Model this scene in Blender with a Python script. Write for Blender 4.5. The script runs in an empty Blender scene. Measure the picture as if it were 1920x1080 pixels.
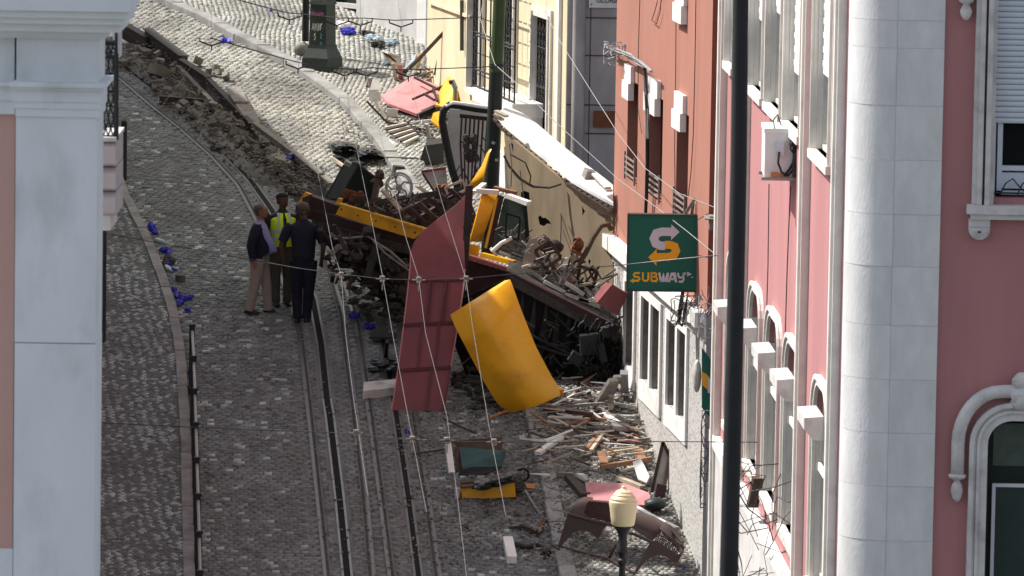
import bpy, math, random
import numpy as np
from math import radians, sin, cos, pi
from mathutils import Vector, Matrix, Euler, noise
random.seed(7); rng = np.random.default_rng(7)
V = Vector
sc = bpy.context.scene
COL = sc.collection
# ---------------------------------------------------------------- camera, light, exposure
FPX = 11000.0; ROLL = 0.016; PITCH = radians(6.4)
_f = V((0, cos(PITCH), -sin(PITCH))); _r0 = V((1, 0, 0)); _u0 = V((0, sin(PITCH), cos(PITCH)))
CR = _r0 * cos(ROLL) + _u0 * sin(ROLL); CU = _u0 * cos(ROLL) - _r0 * sin(ROLL)
cam = bpy.data.cameras.new('camera'); cam.sensor_width = 36; cam.lens = FPX / 1920 * 36
cam.clip_start = 1; cam.clip_end = 2000
cam.dof.use_dof = True; cam.dof.focus_distance = 85; cam.dof.aperture_fstop = 7
co = bpy.data.objects.new('camera', cam); COL.objects.link(co)
co.matrix_world = Matrix((CR, CU, -_f)).transposed().to_4x4()
sc.camera = co
SUN_TO = V((-0.80, 0.36, 0)).normalized() * cos(radians(50)) + V((0, 0, sin(radians(50))))
w = bpy.data.worlds.new('World'); sc.world = w; w.use_nodes = True
nt = w.node_tree; bg = nt.nodes['Background']
sky = nt.nodes.new('ShaderNodeTexSky'); sky.sky_type = 'NISHITA'; sky.sun_disc = False
sky.sun_elevation = radians(50); sky.sun_rotation = math.atan2(SUN_TO.x, SUN_TO.y) % (2 * pi)
sky.air_density = 1.0; sky.dust_density = 2.0; sky.ozone_density = 1.0
hs = nt.nodes.new('ShaderNodeHueSaturation'); hs.inputs['Saturation'].default_value = 0.5; hs.inputs['Value'].default_value = 1.0
nt.links.new(sky.outputs[0], hs.inputs['Color']); nt.links.new(hs.outputs[0], bg.inputs[0]); bg.inputs[1].default_value = 0.13
sl = bpy.data.lights.new('sun', 'SUN'); sl.energy = 4.6; sl.angle = radians(0.53); sl.color = (1, .955, .89)
so = bpy.data.objects.new('sun', sl); COL.objects.link(so)
so.rotation_euler = SUN_TO.to_track_quat('Z', 'Y').to_euler()
sc.view_settings.view_transform = 'Standard'; sc.view_settings.look = 'None'
sc.view_settings.gamma = 1; sc.view_settings.exposure = 0.6
sc.cycles.max_bounces = 6
# ---------------------------------------------------------------- geometry helpers
SL = 0.18; H0 = 26.2
def ray(px, py): return _f + CR * ((px - 960) / FPX) + CU * ((540 - py) / FPX)
def P(px, py, Y):
    d = ray(px, py); return d * (Y / d.y)
def G(px, py, h=0.0):
    d = ray(px, py); return d * ((H0 - h) / (SL * d.y - d.z))
def gz(y): return -H0 + SL * y
def gp(x, y, h=0): return V((x, y, gz(y) + h))
def lerp(a, b, t): return a + (b - a) * t

class MB:
    def __init__(s): s.v = []; s.f = []
    def add(s, vs, fs):
        o = len(s.v); s.v += [V(p) for p in vs]; s.f += [tuple(i + o for i in q) for q in fs]; return s
    def frame_box(s, c, ax, ay, az):
        c = V(c); vs = [c + ax * i + ay * j + az * k for k in (-1, 1) for j in (-1, 1) for i in (-1, 1)]
        return s.add(vs, [(0, 2, 3, 1), (4, 5, 7, 6), (0, 1, 5, 4), (2, 6, 7, 3), (0, 4, 6, 2), (1, 3, 7, 5)])
    def box(s, c, sx, sy, sz, rot=None):
        R = rot or Matrix.Identity(3)
        return s.frame_box(c, R @ V((sx / 2, 0, 0)), R @ V((0, sy / 2, 0)), R @ V((0, 0, sz / 2)))
    def bb(s, a, b): return s.box((V(a) + V(b)) / 2, abs(b[0] - a[0]), abs(b[1] - a[1]), abs(b[2] - a[2]))
    def beam(s, a, b, w, h, up=V((0, 0, 1)), taper=1):
        a = V(a); b = V(b); d = (b - a).normalized(); x = d.cross(up)
        if x.length < 1e-4: x = d.cross(V((1, 0, 0)))
        x.normalize(); y = x.cross(d); x *= w / 2; y *= h / 2; t = taper
        return s.add([a - x - y, a + x - y, a + x + y, a - x + y, b - x * t - y * t, b + x * t - y * t, b + x * t + y * t, b - x * t + y * t],
                     [(0, 3, 2, 1), (4, 5, 6, 7), (0, 1, 5, 4), (1, 2, 6, 5), (2, 3, 7, 6), (3, 0, 4, 7)])
    def tube(s, pts, r, n=6, r2=None, cap=True):
        pts = [V(p) for p in pts]; m = len(pts); o = len(s.v)
        prev = None
        for i, p in enumerate(pts):
            d = (pts[min(i + 1, m - 1)] - pts[max(i - 1, 0)]).normalized()
            if prev is None:
                x = d.cross(V((0, 0, 1)))
                if x.length < .05: x = d.cross(V((1, 0, 0)))
            else: x = prev - d * prev.dot(d)
            x.normalize(); prev = x; y = d.cross(x)
            rr = (r[i] if isinstance(r, (list, tuple)) else (r if r2 is None else lerp(r, r2, i / (m - 1))))
            s.v += [p + (x * cos(2 * pi * k / n) + y * sin(2 * pi * k / n)) * rr for k in range(n)]
        for i in range(m - 1):
            for k in range(n):
                s.f.append((o + i * n + k, o + i * n + (k + 1) % n, o + (i + 1) * n + (k + 1) % n, o + (i + 1) * n + k))
        if cap:
            s.f.append(tuple(o + k for k in range(n))[::-1]); s.f.append(tuple(o + (m - 1) * n + k for k in range(n)))
        return s
    def prism(s, poly, vec):
        n = len(poly); poly = [V(p) for p in poly]; vec = V(vec)
        return s.add(poly + [p + vec for p in poly], [tuple(range(n))[::-1], tuple(range(n, 2 * n))] +
                     [(i, (i + 1) % n, n + (i + 1) % n, n + i) for i in range(n)])
    def grid(s, fn, nu, nv, th=0.0, tv=None):
        pts = [[V(fn(i / nu, j / nv)) for i in range(nu + 1)] for j in range(nv + 1)]
        W_ = nu + 1; vs = [p for r in pts for p in r]
        fs = [(j * W_ + i, j * W_ + i + 1, (j + 1) * W_ + i + 1, (j + 1) * W_ + i) for j in range(nv) for i in range(nu)]
        if th:
            N = len(vs); nn = []
            for j in range(nv + 1):
                for i in range(nu + 1):
                    if tv is not None: nn.append(V(tv)); continue
                    a = pts[j][min(i + 1, nu)] - pts[j][max(i - 1, 0)]; b = pts[min(j + 1, nv)][i] - pts[max(j - 1, 0)][i]
                    nn.append(a.cross(b).normalized() * th)
            vs = vs + [vs[k] + nn[k] for k in range(N)]
            fs = [q[::-1] for q in fs] + [tuple(k + N for k in q) for q in fs]
            bd = [i for i in range(W_)] + [j * W_ + nu for j in range(1, nv + 1)] + [nv * W_ + i for i in range(nu - 1, -1, -1)] + [j * W_ for j in range(nv - 1, 0, -1)]
            for k in range(len(bd)):
                a, b = bd[k], bd[(k + 1) % len(bd)]; fs.append((a, b, b + N, a + N))
        return s.add(vs, fs)
    def lathe(s, prof, c, n=20, ax=V((0, 0, 1))):
        c = V(c); q = V((0, 0, 1)).rotation_difference(ax); o = len(s.v); m = len(prof)
        for r, z in prof: s.v += [c + q @ V((r * cos(2 * pi * k / n), r * sin(2 * pi * k / n), z)) for k in range(n)]
        for i in range(m - 1):
            for k in range(n): s.f.append((o + i * n + k, o + i * n + (k + 1) % n, o + (i + 1) * n + (k + 1) % n, o + (i + 1) * n + k))
        s.f.append(tuple(o + k for k in range(n))[::-1]); s.f.append(tuple(o + (m - 1) * n + k for k in range(n)))
        return s
    def blob(s, c, rx, ry, rz, rot=None, j=.25, n=6, m=4, seed=None):
        rd = random.Random(seed if seed is not None else random.random()); R = rot or Matrix.Identity(3); c = V(c)
        vs = [c + R @ V((0, 0, -rz))]
        for a in range(1, m):
            for k in range(n):
                t = pi * a / m; q = 1 + rd.uniform(-j, j); p = 2 * pi * (k + .5 * (a % 2)) / n
                vs.append(c + R @ V((rx * sin(t) * cos(p) * q, ry * sin(t) * sin(p) * q, -rz * cos(t) * (1 + rd.uniform(-j, j) * .5))))
        vs.append(c + R @ V((0, 0, rz))); fs = []
        for k in range(n):
            fs.append((0, 1 + (k + 1) % n, 1 + k)); L = 1 + (m - 2) * n; fs.append((len(vs) - 1, L + k, L + (k + 1) % n))
            for a in range(m - 2):
                b = 1 + a * n; fs.append((b + k, b + (k + 1) % n, b + n + (k + 1) % n, b + n + k))
        return s.add(vs, fs)

BASE = {}
def mesh_from(vs, fs, name, mat, off, smooth=False):
    me = bpy.data.meshes.new(name)
    me.from_pydata([tuple(p - off) for p in vs], [], fs); me.materials.append(mat)
    if smooth: me.shade_smooth() if smooth is True else me.set_sharp_from_angle(angle=radians(35))
    return me
def obj(name, mb, mat, parent=None, smooth=False, label=None):
    if parent is not None: off = BASE[parent.name]
    else:
        n = len(mb.v); xs = [p.x for p in mb.v]; ys = [p.y for p in mb.v]; zs = [p.z for p in mb.v]
        off = V(((min(xs) + max(xs)) / 2, (min(ys) + max(ys)) / 2, min(zs)))
    me = mesh_from(mb.v, mb.f, name, mat, off, smooth)
    o = bpy.data.objects.new(name, me); COL.objects.link(o)
    if parent is not None: o.parent = parent
    else: o.location = off
    BASE[o.name] = off
    if label: o['label'] = label
    return o
def thing(name, label, cat, loc, group=None):
    o = bpy.data.objects.new(name, None); COL.objects.link(o); o.location = V(loc); o.empty_display_size = .2
    o['label'] = label; o['category'] = cat; BASE[o.name] = V(loc)
    if group: o['group'] = group
    return o
def tag(o, label, cat, group=None):
    o['label'] = label; o['category'] = cat
    if group: o['group'] = group
    return o
def struct(name, mb, mat, smooth=False):
    o = obj(name, mb, mat, None, smooth); o['kind'] = 'structure'; return o
def copy_obj(src, parent=None, loc=None, rot=None, scale=None):
    c = src.copy(); COL.objects.link(c)
    if parent is not None: c.parent = parent
    if loc is not None: c.location = loc
    if rot is not None: c.rotation_euler = rot
    if scale is not None: c.scale = scale
    BASE[c.name] = V(c.location); return c
# ---------------------------------------------------------------- materials
def mat(name, col, rough=.8, var=.15, scale=4, bump=.15, metal=0, col2=None, thr=.55, sharp=.1, scale2=1.5, attr=None, bscale=None, spec=.3, streak=1, **kw):
    m = bpy.data.materials.new(name); m.use_nodes = True; t = m.node_tree; n = t.nodes; L = t.links
    b = n['Principled BSDF']; b.inputs['Roughness'].default_value = rough; b.inputs['Metallic'].default_value = metal
    b.inputs['Specular IOR Level'].default_value = spec
    tc = n.new('ShaderNodeTexCoord'); mp = n.new('ShaderNodeMapping'); mp.inputs['Scale'].default_value = (1, 1, 1 / streak)
    L.new(tc.outputs['Object'], mp.inputs[0])
    oi = n.new('ShaderNodeObjectInfo'); mp2 = n.new('ShaderNodeVectorMath'); mp2.operation = 'ADD'
    ml = n.new('ShaderNodeMath'); ml.operation = 'MULTIPLY'; ml.inputs[1].default_value = 37.; L.new(oi.outputs['Random'], ml.inputs[0])
    L.new(mp.outputs[0], mp2.inputs[0]); L.new(ml.outputs[0], mp2.inputs[1]); vec = mp2.outputs[0]
    def nz(s, d=6, r=.6):
        q = n.new('ShaderNodeTexNoise'); q.inputs['Scale'].default_value = s; q.inputs['Detail'].default_value = d; q.inputs['Roughness'].default_value = r
        L.new(vec, q.inputs['Vector']); return q.outputs[0]
    def ramp(src, a, c0, b_, c1):
        r = n.new('ShaderNodeMapRange'); r.inputs[1].default_value = a; r.inputs[2].default_value = b_; r.inputs[3].default_value = c0; r.inputs[4].default_value = c1
        L.new(src, r.inputs[0]); return r.outputs[0]
    if attr:
        at = n.new('ShaderNodeAttribute'); at.attribute_name = attr; base = at.outputs['Color']
    else:
        rgb = n.new('ShaderNodeRGB'); rgb.outputs[0].default_value = (*col, 1); base = rgb.outputs[0]
    if col2:
        mx = n.new('ShaderNodeMix'); mx.data_type = 'RGBA'
        L.new(ramp(nz(scale2), thr - sharp, 0, thr + sharp, 1), mx.inputs[0]); L.new(base, mx.inputs[6]); mx.inputs[7].default_value = (*col2, 1)
        base = mx.outputs[2]
    mm = n.new('ShaderNodeVectorMath'); mm.operation = 'SCALE'; L.new(base, mm.inputs[0]); L.new(ramp(nz(scale), .3, 1 - var, .7, 1 + var), mm.inputs['Scale'])
    L.new(mm.outputs[0], b.inputs['Base Color'])
    if bump:
        bp = n.new('ShaderNodeBump'); bp.inputs['Strength'].default_value = bump; bp.inputs['Distance'].default_value = .02
        L.new(nz(bscale or scale * 6, 4), bp.inputs['Height']); L.new(bp.outputs[0], b.inputs['Normal'])
    for k, v in kw.items(): b.inputs[k.replace('_', ' ')].default_value = v
    return m
M = {}
M['ground'] = mat('ground', (.16, .155, .148), .95, .3, 3, .5, col2=(.10, .097, .092), thr=.5, sharp=.15, scale2=.8)
M['cobble'] = mat('cobble', (.2, .2, .2), .8, .28, 9, .35, attr='col', col2=(.115, .11, .105), thr=.60, sharp=.16, scale2=.55)
M['kerb'] = mat('kerb', (.28, .275, .265), .85, .2, 5, .3, col2=(.18, .175, .165), thr=.55)
M['slab'] = mat('slab', (.155, .15, .148), .8, .15, 6, .25, col2=(.10, .095, .09), thr=.55)
M['rail'] = mat('rail', (.16, .155, .15), .45, .2, 8, .1, metal=.7)
M['shinyrail'] = mat('shinyrail', (.26, .26, .265), .5, .2, 8, .05, metal=.8)
M['black'] = mat('black', (.016, .017, .019), .6, .2, 6, .1)
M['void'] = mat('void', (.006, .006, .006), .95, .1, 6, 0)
M['iron'] = mat('iron', (.06, .05, .046), .6, .3, 9, .3, metal=.3, col2=(.08, .045, .03), thr=.6)
M['maroon'] = mat('maroon', (.05, .022, .024), .55, .25, 6, .15, col2=(.03, .022, .02), thr=.55)
M['redpanel'] = mat('redpanel', (.235, .065, .068), .5, .1, 2, .06, col2=(.165, .05, .055), thr=.56, sharp=.15, scale2=2.2, streak=2)
M['pinkpanel'] = mat('pinkpanel', (.56, .24, .25), .6, .12, 3, .1, col2=(.38, .13, .14), thr=.62, scale2=3)
M['yellow'] = mat('yellow', (.80, .39, .010), .38, .08, 2.5, .05, col2=(.55, .25, .02), thr=.63, sharp=.12, scale2=2.2, spec=.5)
M['white'] = mat('white', (.76, .75, .73), .6, .08, 5, .1, col2=(.6, .585, .56), thr=.66, scale2=3)
M['offwhite'] = mat('offwhite', (.55, .53, .49), .7, .12, 5, .1, col2=(.33, .3, .26), thr=.6, scale2=4)
M['beige'] = mat('beige', (.30, .235, .155), .7, .12, 2, .1, col2=(.21, .165, .11), thr=.56, sharp=.12, scale2=1.6, streak=3)
M['wood'] = mat('wood', (.30, .165, .10), .7, .25, 12, .2, streak=4, col2=(.22, .1, .05), thr=.55)
M['palewood'] = mat('palewood', (.50, .42, .32), .8, .25, 12, .2, col2=(.3, .24, .18), thr=.55)
M['greywood'] = mat('greywood', (.22, .20, .18), .85, .3, 12, .25)
M['darkwood'] = mat('darkwood', (.07, .045, .032), .75, .3, 12, .25)
M['glass'] = mat('glass', (.03, .05, .045), .12, .1, 3, 0, spec=.6)
M['greenglass'] = mat('greenglass', (.045, .075, .06), .3, .3, 6, .1, spec=.6)
M['stone'] = mat('stone', (.27, .255, .23), .9, .25, 8, .5, col2=(.12, .11, .10), thr=.5)
M['rubble'] = mat('rubble', (.17, .155, .135), .95, .3, 8, .6, col2=(.07, .062, .055), thr=.52, scale2=4)
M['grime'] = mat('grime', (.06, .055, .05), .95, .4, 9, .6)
M['tarp'] = mat('tarp', (.018, .02, .022), .28, .2, 6, .2, spec=.6)
M['darkgreen'] = mat('darkgreen', (.006, .015, .011), .65, .25, 5, .1)
M['castgreen'] = mat('castgreen', (.032, .042, .037), .5, .15, 7, .15)
M['polegreen'] = mat('polegreen', (.05, .085, .03), .5, .15, 4, .08)
M['poledark'] = mat('poledark', (.02, .028, .025), .5, .2, 4, .08, col2=(.045, .05, .045), thr=.62)
M['blue'] = mat('blue', (.035, .035, .42), .45, .25, 30, .2)
M['bottle'] = mat('bottle', (.45, .55, .6), .25, .1, 9, 0, spec=.6)
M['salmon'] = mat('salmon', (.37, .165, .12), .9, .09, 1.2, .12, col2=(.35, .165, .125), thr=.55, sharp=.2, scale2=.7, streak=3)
M['salmon_shade'] = mat('salmon_shade', (.26, .075, .055), .9, .08, 1.5, .1)  # salmon paint darkened; shade of the end wall is in this colour
M['palepink'] = mat('palepink', (.52, .33, .29), .9, .06, 1.0, .08)
M['ribred'] = mat('ribred', (.13, .04, .045), .6, .1, 3, .05)
M['pink'] = mat('pink', (.43, .20, .20), .9, .09, 1.6, .1, col2=(.37, .175, .175), thr=.57, sharp=.14, scale2=1.1, streak=7)
M['cream'] = mat('cream', (.68, .60, .41), .9, .08, 2, .1, col2=(.60, .50, .33), thr=.6, sharp=.15, scale2=1.1, streak=3)
M['plaster'] = mat('plaster', (.60, .59, .58), .9, .1, 3, .2, col2=(.46, .45, .44), thr=.55, sharp=.2, scale2=1.6)
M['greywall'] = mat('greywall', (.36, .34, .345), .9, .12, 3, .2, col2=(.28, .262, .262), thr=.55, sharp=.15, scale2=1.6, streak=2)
M['limestone'] = mat('limestone', (.63, .635, .635), .8, .07, 7, .2, col2=(.54, .545, .54), thr=.58, sharp=.14, scale2=1.8, streak=2.5)
M['trim'] = mat('trim', (.68, .65, .60), .75, .08, 4, .08, col2=(.56, .53, .48), thr=.62, scale2=3)
M['trimgrey'] = mat('trimgrey', (.56, .545, .535), .8, .12, 6, .15, col2=(.42, .405, .395), thr=.6, scale2=4)
M['bracket'] = mat('bracket', (.44, .38, .37), .85, .08, 3, .05)
M['lavender'] = mat('lavender', (.66, .70, .735), .85, .06, 2, .06, col2=(.54, .575, .60), thr=.60, sharp=.08, scale2=1.7, streak=2)
M['pebble'] = mat('pebble', (.58, .57, .55), .95, .12, 40, .6, col2=(.22, .21, .2), thr=.56, sharp=.05, scale2=26)
M['signgreen'] = mat('signgreen', (.008, .12, .085), .35, .03, 2, 0)
M['signwhite'] = mat('signwhite', (.62, .60, .66), .5, .03, 2, 0)
M['signyellow'] = mat('signyellow', (.85, .42, .02), .5, .03, 2, 0)
M['globe'] = mat('globe', (.66, .58, .37), .45, .06, 4, .02, spec=.5, Subsurface_Weight=.3, Subsurface_Radius=(.1, .08, .05))
M['rust'] = mat('rust', (.16, .06, .03), .8, .3, 9, .2)
M['shutter'] = mat('shutter', (.60, .65, .72), .5, .04, 3, .02)
M['skin'] = mat('skin', (.27, .13, .08), .6, .08, 20, .05)
M['skindark'] = mat('skindark', (.10, .055, .035), .6, .08, 20, .05)
M['navy'] = mat('navy', (.012, .015, .03), .85, .2, 15, .2)
M['jeans'] = mat('jeans', (.010, .012, .022), .9, .2, 15, .2)
M['khaki'] = mat('khaki', (.30, .26, .23), .9, .12, 8, .2)
M['olive'] = mat('olive', (.085, .075, .06), .9, .15, 8, .2)
M['hivis'] = mat('hivis', (.62, .93, .03), .7, .08, 10, .1)
M['reflective'] = mat('reflective', (.55, .58, .58), .4, .05, 10, 0)
M['hair'] = mat('hair', (.10, .085, .075), .8, .4, 40, .4)
M['hairdark'] = mat('hairdark', (.02, .016, .014), .8, .4, 40, .4)
M['shoe'] = mat('shoe', (.012, .011, .011), .4, .2, 10, .1)
M['cyan'] = mat('cyan', (.15, .42, .5), .6, .1, 10, 0)
M['magenta'] = mat('magenta', (.42, .1, .3), .6, .1, 10, 0)
M['aluminium'] = mat('aluminium', (.32, .32, .33), .5, .1, 6, .05, metal=.6)
M['orange'] = mat('orange', (.5, .2, .07), .7, .2, 10, .1)
# striped shirt: a woven stripe across X
def stripe_mat():
    m = bpy.data.materials.new('striped_shirt'); m.use_nodes = True; t = m.node_tree; n = t.nodes; L = t.links
    tc = n.new('ShaderNodeTexCoord'); wv = n.new('ShaderNodeTexWave'); wv.inputs['Scale'].default_value = 14; wv.inputs['Distortion'].default_value = 1; wv.bands_direction = 'DIAGONAL'
    L.new(tc.outputs['Object'], wv.inputs['Vector']); mx = n.new('ShaderNodeMix'); mx.data_type = 'RGBA'
    L.new(wv.outputs[0], mx.inputs[0]); mx.inputs[6].default_value = (.42, .42, .62, 1); mx.inputs[7].default_value = (.13, .13, .34, 1)
    L.new(mx.outputs[2], n['Principled BSDF'].inputs['Base Color']); n['Principled BSDF'].inputs['Roughness'].default_value = .9
    return m
M['striped'] = stripe_mat()
# ---------------------------------------------------------------- ground lines
class Line:
    """A line running up the street, given by sighted ground points; x as a function of y."""
    def __init__(s, pts):
        g = [G(*p) for p in pts]; g.sort(key=lambda p: p.y)
        ys = [p.y for p in g]; xs = [p.x for p in g]
        m0 = (xs[1] - xs[0]) / (ys[1] - ys[0]); m1 = (xs[-1] - xs[-2]) / (ys[-1] - ys[-2])
        s.y = np.array([ys[0] - 20] + ys + [ys[-1] + 20]); s.x = np.array([xs[0] - 20 * m0] + xs + [xs[-1] + 20 * m1])
    def __call__(s, y): return np.interp(y, s.y, s.x)
slot1 = Line([(-0 + 120, 40), (220, 117), (285, 166), (326, 201), (370, 245), (426, 294), (468, 337), (510, 396), (548, 470), (586, 560), (602, 645), (613, 751), (618, 780), (636, 930), (651, 1080)])
rail1 = Line([(130, 70), (220, 143), (285, 199), (331, 235), (398, 294), (447, 347), (472, 393), (520, 490), (563, 620), (582, 781), (598, 930), (613.6, 1080)])
rail1b = Line([(597, 445), (620, 515), (642, 592), (653, 688), (665, 773), (683, 919), (697, 1080)])
rail2 = Line([(640, 500), (670, 609), (683, 696), (695, 780), (713.6, 919), (734, 1080)])
slot2 = Line([(690, 520), (712, 600), (727, 688), (743, 780), (765, 930), (784.5, 1080)])
rail2b = Line([(745, 600), (760, 690), (777.5, 780), (800, 930), (820.6, 1080)])
kerbR = Line([(283, 0), (383, 43), (433, 73), (533, 123), (584, 158), (629, 189), (662, 224), (700, 270), (780, 390), (880, 560), (985, 780), (1023, 961), (1047, 1080), (1075, 1200)])
kerbL = Line([(120, 60), (190, 225), (225, 330), (253, 400), (283, 453), (303, 503), (317, 547), (333, 593), (342, 640), (350, 700), (357, 800), (362, 940), (366, 1080), (368, 1200)])
trench = Line([(225, 66), (290, 108), (345, 150), (400, 200), (450, 245), (500, 290), (550, 333), (600, 380), (660, 440)])
Y0, Y1 = 74.0, 110.0
YT = G(640, 420).y
def tr_d(x, y):
    m = (trench(y + .1) - trench(y - .1)) / .2
    d = np.abs(x - trench(y)) / np.sqrt(1 + m * m); return np.where(y > YT, d, 9.)
def sn(x, y, k=1.0, ph=0.0):
    return (np.sin(1.7 * k * x + 2.3 * k * y + ph) + np.sin(3.1 * k * x - 1.3 * k * y + 2 * ph + 1) + np.sin(-.9 * k * x + 3.7 * k * y + 3 * ph + 2) + np.sin(5.3 * k * x + 4.1 * k * y + ph * 5)) / 4
# terrain sheet
xs = [-90, -50, -25, -14] + list(np.arange(-9.6, 6.01, .13)) + [9, 15, 30, 60, 90]
ys = [-40, 10, 40, 60, 68] + list(np.arange(72, 110.4, .13)) + [115, 125, 150, 190, 240]
XX, YY = np.meshgrid(xs, ys)
d = tr_d(XX, YY)
ZZ = -H0 + SL * YY - .38 * np.clip(1 - (d / .38) ** 2, 0, 1) ** .5 - .004
ZZ += np.where((YY > 72) & (YY < 110), np.where(d < .6, .05 * sn(XX, YY, 4), .004 * sn(XX, YY, 2)), 0)
pile = np.clip(1 - ((XX - trench(YY) + .42) / .32) ** 2, 0, 1) * (YY > G(600, 350).y)
ZZ += pile * (.10 + .07 * sn(XX, YY, 3.1)) * (YY > 92)
nx = len(xs); ny = len(ys)
me = bpy.data.meshes.new('ground')
idx = np.arange(nx * ny).reshape(ny, nx)
q = np.stack([idx[:-1, :-1], idx[:-1, 1:], idx[1:, 1:], idx[1:, :-1]], -1).reshape(-1, 4)
me.from_pydata(np.stack([XX, YY, ZZ], -1).reshape(-1, 3).tolist(), [], q.tolist()); me.materials.append(M['ground']); me.shade_smooth()
o = bpy.data.objects.new('ground', me); COL.objects.link(o); o['kind'] = 'structure'

def strip(name, fl, fr, h, m, ya=Y0, yb=Y1, th=.05, step=.3, part=None):
    yy = np.arange(ya, yb + step, step); mb = MB(); L = []
    for y in yy:
        a, b = float(fl(y)), float(fr(y)); L.append((gp(a, y, h), gp(b, y, h)))
    n = len(L); vs = []
    for a, b in L: vs += [a, b, a - V((0, 0, th)), b - V((0, 0, th))]
    fs = []
    for i in range(n - 1):
        k = 4 * i; fs += [(k, k + 1, k + 5, k + 4), (k, k + 4, k + 6, k + 2), (k + 1, k + 3, k + 7, k + 5)]
    fs += [(0, 2, 3, 1), (4 * n - 4, 4 * n - 3, 4 * n - 1, 4 * n - 2)]
    mb.add(vs, fs)
    if part: return obj(name, mb, m, part)
    return struct(name, mb, m)
RS = .10
strip('left_pavement', lambda y: -12.5 + 0 * y, lambda y: kerbL(y) - .13, RS, M['ground'], 60, 112)
strip('right_pavement', lambda y: kerbR(y) + .2, lambda y: 9 + 0 * y, RS, M['ground'], 60, 116)

def stones(name, X, Y, sx, sy, h, colr, mt, crown=.25, hj=.006, hh=.02, ang=None):
    n = len(X)
    a = rng.normal(0, .06, n) + (0 if ang is None else ang); ca, sa = np.cos(a), np.sin(a)
    base = np.array([(-1, -1), (1, -1), (1, 1), (-1, 1)], float)
    zz = np.zeros((n, 8, 3))
    top = h + hh + rng.normal(0, hj, n)
    tx, ty = rng.normal(0, .035, n), rng.normal(0, .035, n)
    for k in range(4):
        for lay in (0, 1):
            s = 1 if lay == 0 else 1 - crown * .5
            jx = base[k, 0] * sx / 2 * s + rng.normal(0, .004, n); jy = base[k, 1] * sy / 2 * s + rng.normal(0, .004, n)
            x = X + jx * ca - jy * sa; y = Y + jx * sa + jy * ca
            z = -H0 + SL * y + (h - .02 if lay == 0 else top + jx * tx + jy * ty)
            zz[:, lay * 4 + k] = np.stack([x, y, z], -1)
    F_ = np.array([(4, 5, 6, 7), (0, 1, 5, 4), (1, 2, 6, 5), (2, 3, 7, 6), (3, 0, 4, 7)])
    fs = (np.arange(n)[:, None, None] * 8 + F_[None]).reshape(-1, 4)
    me = bpy.data.meshes.new(name); nv = n * 8; nf = len(fs)
    me.vertices.add(nv); me.vertices.foreach_set('co', zz.reshape(-1)); me.loops.add(nf * 4); me.polygons.add(nf)
    me.loops.foreach_set('vertex_index', fs.reshape(-1).astype(np.int32)); me.polygons.foreach_set('loop_start', np.arange(0, nf * 4, 4, dtype=np.int32))
    me.update(calc_edges=True)
    at = me.attributes.new('col', 'FLOAT_COLOR', 'FACE'); c = np.ones((n, 5, 4)); c[:, :, :3] = colr[:, None, :]
    at.data.foreach_set('color', c.reshape(-1)); me.materials.append(mt)
    o = bpy.data.objects.new(name, me); COL.objects.link(o); o['kind'] = 'stuff'; return o
def tint(g, n, warm=0):
    w_ = rng.normal(0, .03, n)
    return np.stack([g * (.935 + w_ * .7 + .09 * warm), g, g * (.985 - w_ - .10 * warm)], -1)
def field(ya, yb, dx, dy, xa, xb):
    yy = np.arange(ya, yb, dy); out = []
    for i, y in enumerate(yy):
        a, b = xa(y), xb(y)
        x = np.arange(a + dx * (.5 if i % 2 else 0), b, dx); x = x + rng.normal(0, dx * .07, len(x))
        out.append(np.stack([x, np.full(len(x), y) + rng.normal(0, dy * .06, len(x))], -1))
    return np.concatenate(out).T
def vis(X, Y, m=60):
    Z = -H0 + SL * Y; dz = (np.array(X) * CR.x + Y * CR.y + Z * CR.z); dep = X * _f.x + Y * _f.y + Z * _f.z
    px = 960 + FPX * dz / dep; py = 540 - FPX * (X * CU.x + Y * CU.y + Z * CU.z) / dep
    return (px > 150 - m) & (px < 1340 + m) & (py < 1080 + m) & (py > -m)
def near_track(X, Y, w):
    k = np.zeros(len(X), bool)
    for L, wl, ylim in ((slot1, .13, 999), (rail1, .09, 999), (rail1b, .09, 93), (rail2, .09, 91), (slot2, .13, 90), (rail2b, .09, 88)):
        k |= (np.abs(X - L(Y)) < wl * w) & (Y < ylim)
    return k
# road setts
def between(X, Y):
    hi = np.where(Y < 88, rail2b(Y) + .05, np.where(Y < 92, rail1b(Y) + .05, slot1(Y) + .45))
    return (X > rail1(Y) - .22) & (X < hi)
X, Y = field(Y0, Y1, .118, .112, lambda y: kerbL(y) + .05, lambda y: kerbR(y) - .02)
k = vis(X, Y) & ~between(X, Y) & (tr_d(X, Y) > .42 + .12 * sn(X, Y, 3)) & ~((X > trench(Y) - .72 - .25 * sn(X, Y, 2)) & (X < trench(Y)) & (Y > 93))
k &= rng.random(len(X)) > .015
X, Y = X[k], Y[k]; n = len(X)
cl = np.clip(sn(X, Y, 1.3) * 1.6 + sn(X, Y, 3.3, 1) * .8, -1, 1); pale_stone = rng.random(n) < .055 + .16 * np.clip(cl, 0, 1) ** 2  # scattered pale limestone setts, the stones' own colour
g = .20 + rng.normal(0, .03, n) + .02 * sn(X, Y, .8, 2); g = np.where(pale_stone, .48 + rng.normal(0, .06, n), g)
up = np.clip((X - trench(Y)) / .8, 0, 1) * (Y > YT); g = lerp(g, .35 + rng.normal(0, .05, n), up * .9)  # setts beyond the trench lightened: sunshine put into their colour
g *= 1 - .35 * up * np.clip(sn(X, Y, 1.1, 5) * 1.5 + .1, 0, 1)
stones('road_setts', X, Y, .112, .105, 0, tint(np.clip(g, .04, .55), n, up), M['cobble'], crown=.14, hj=.0035, hh=.011)
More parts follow.
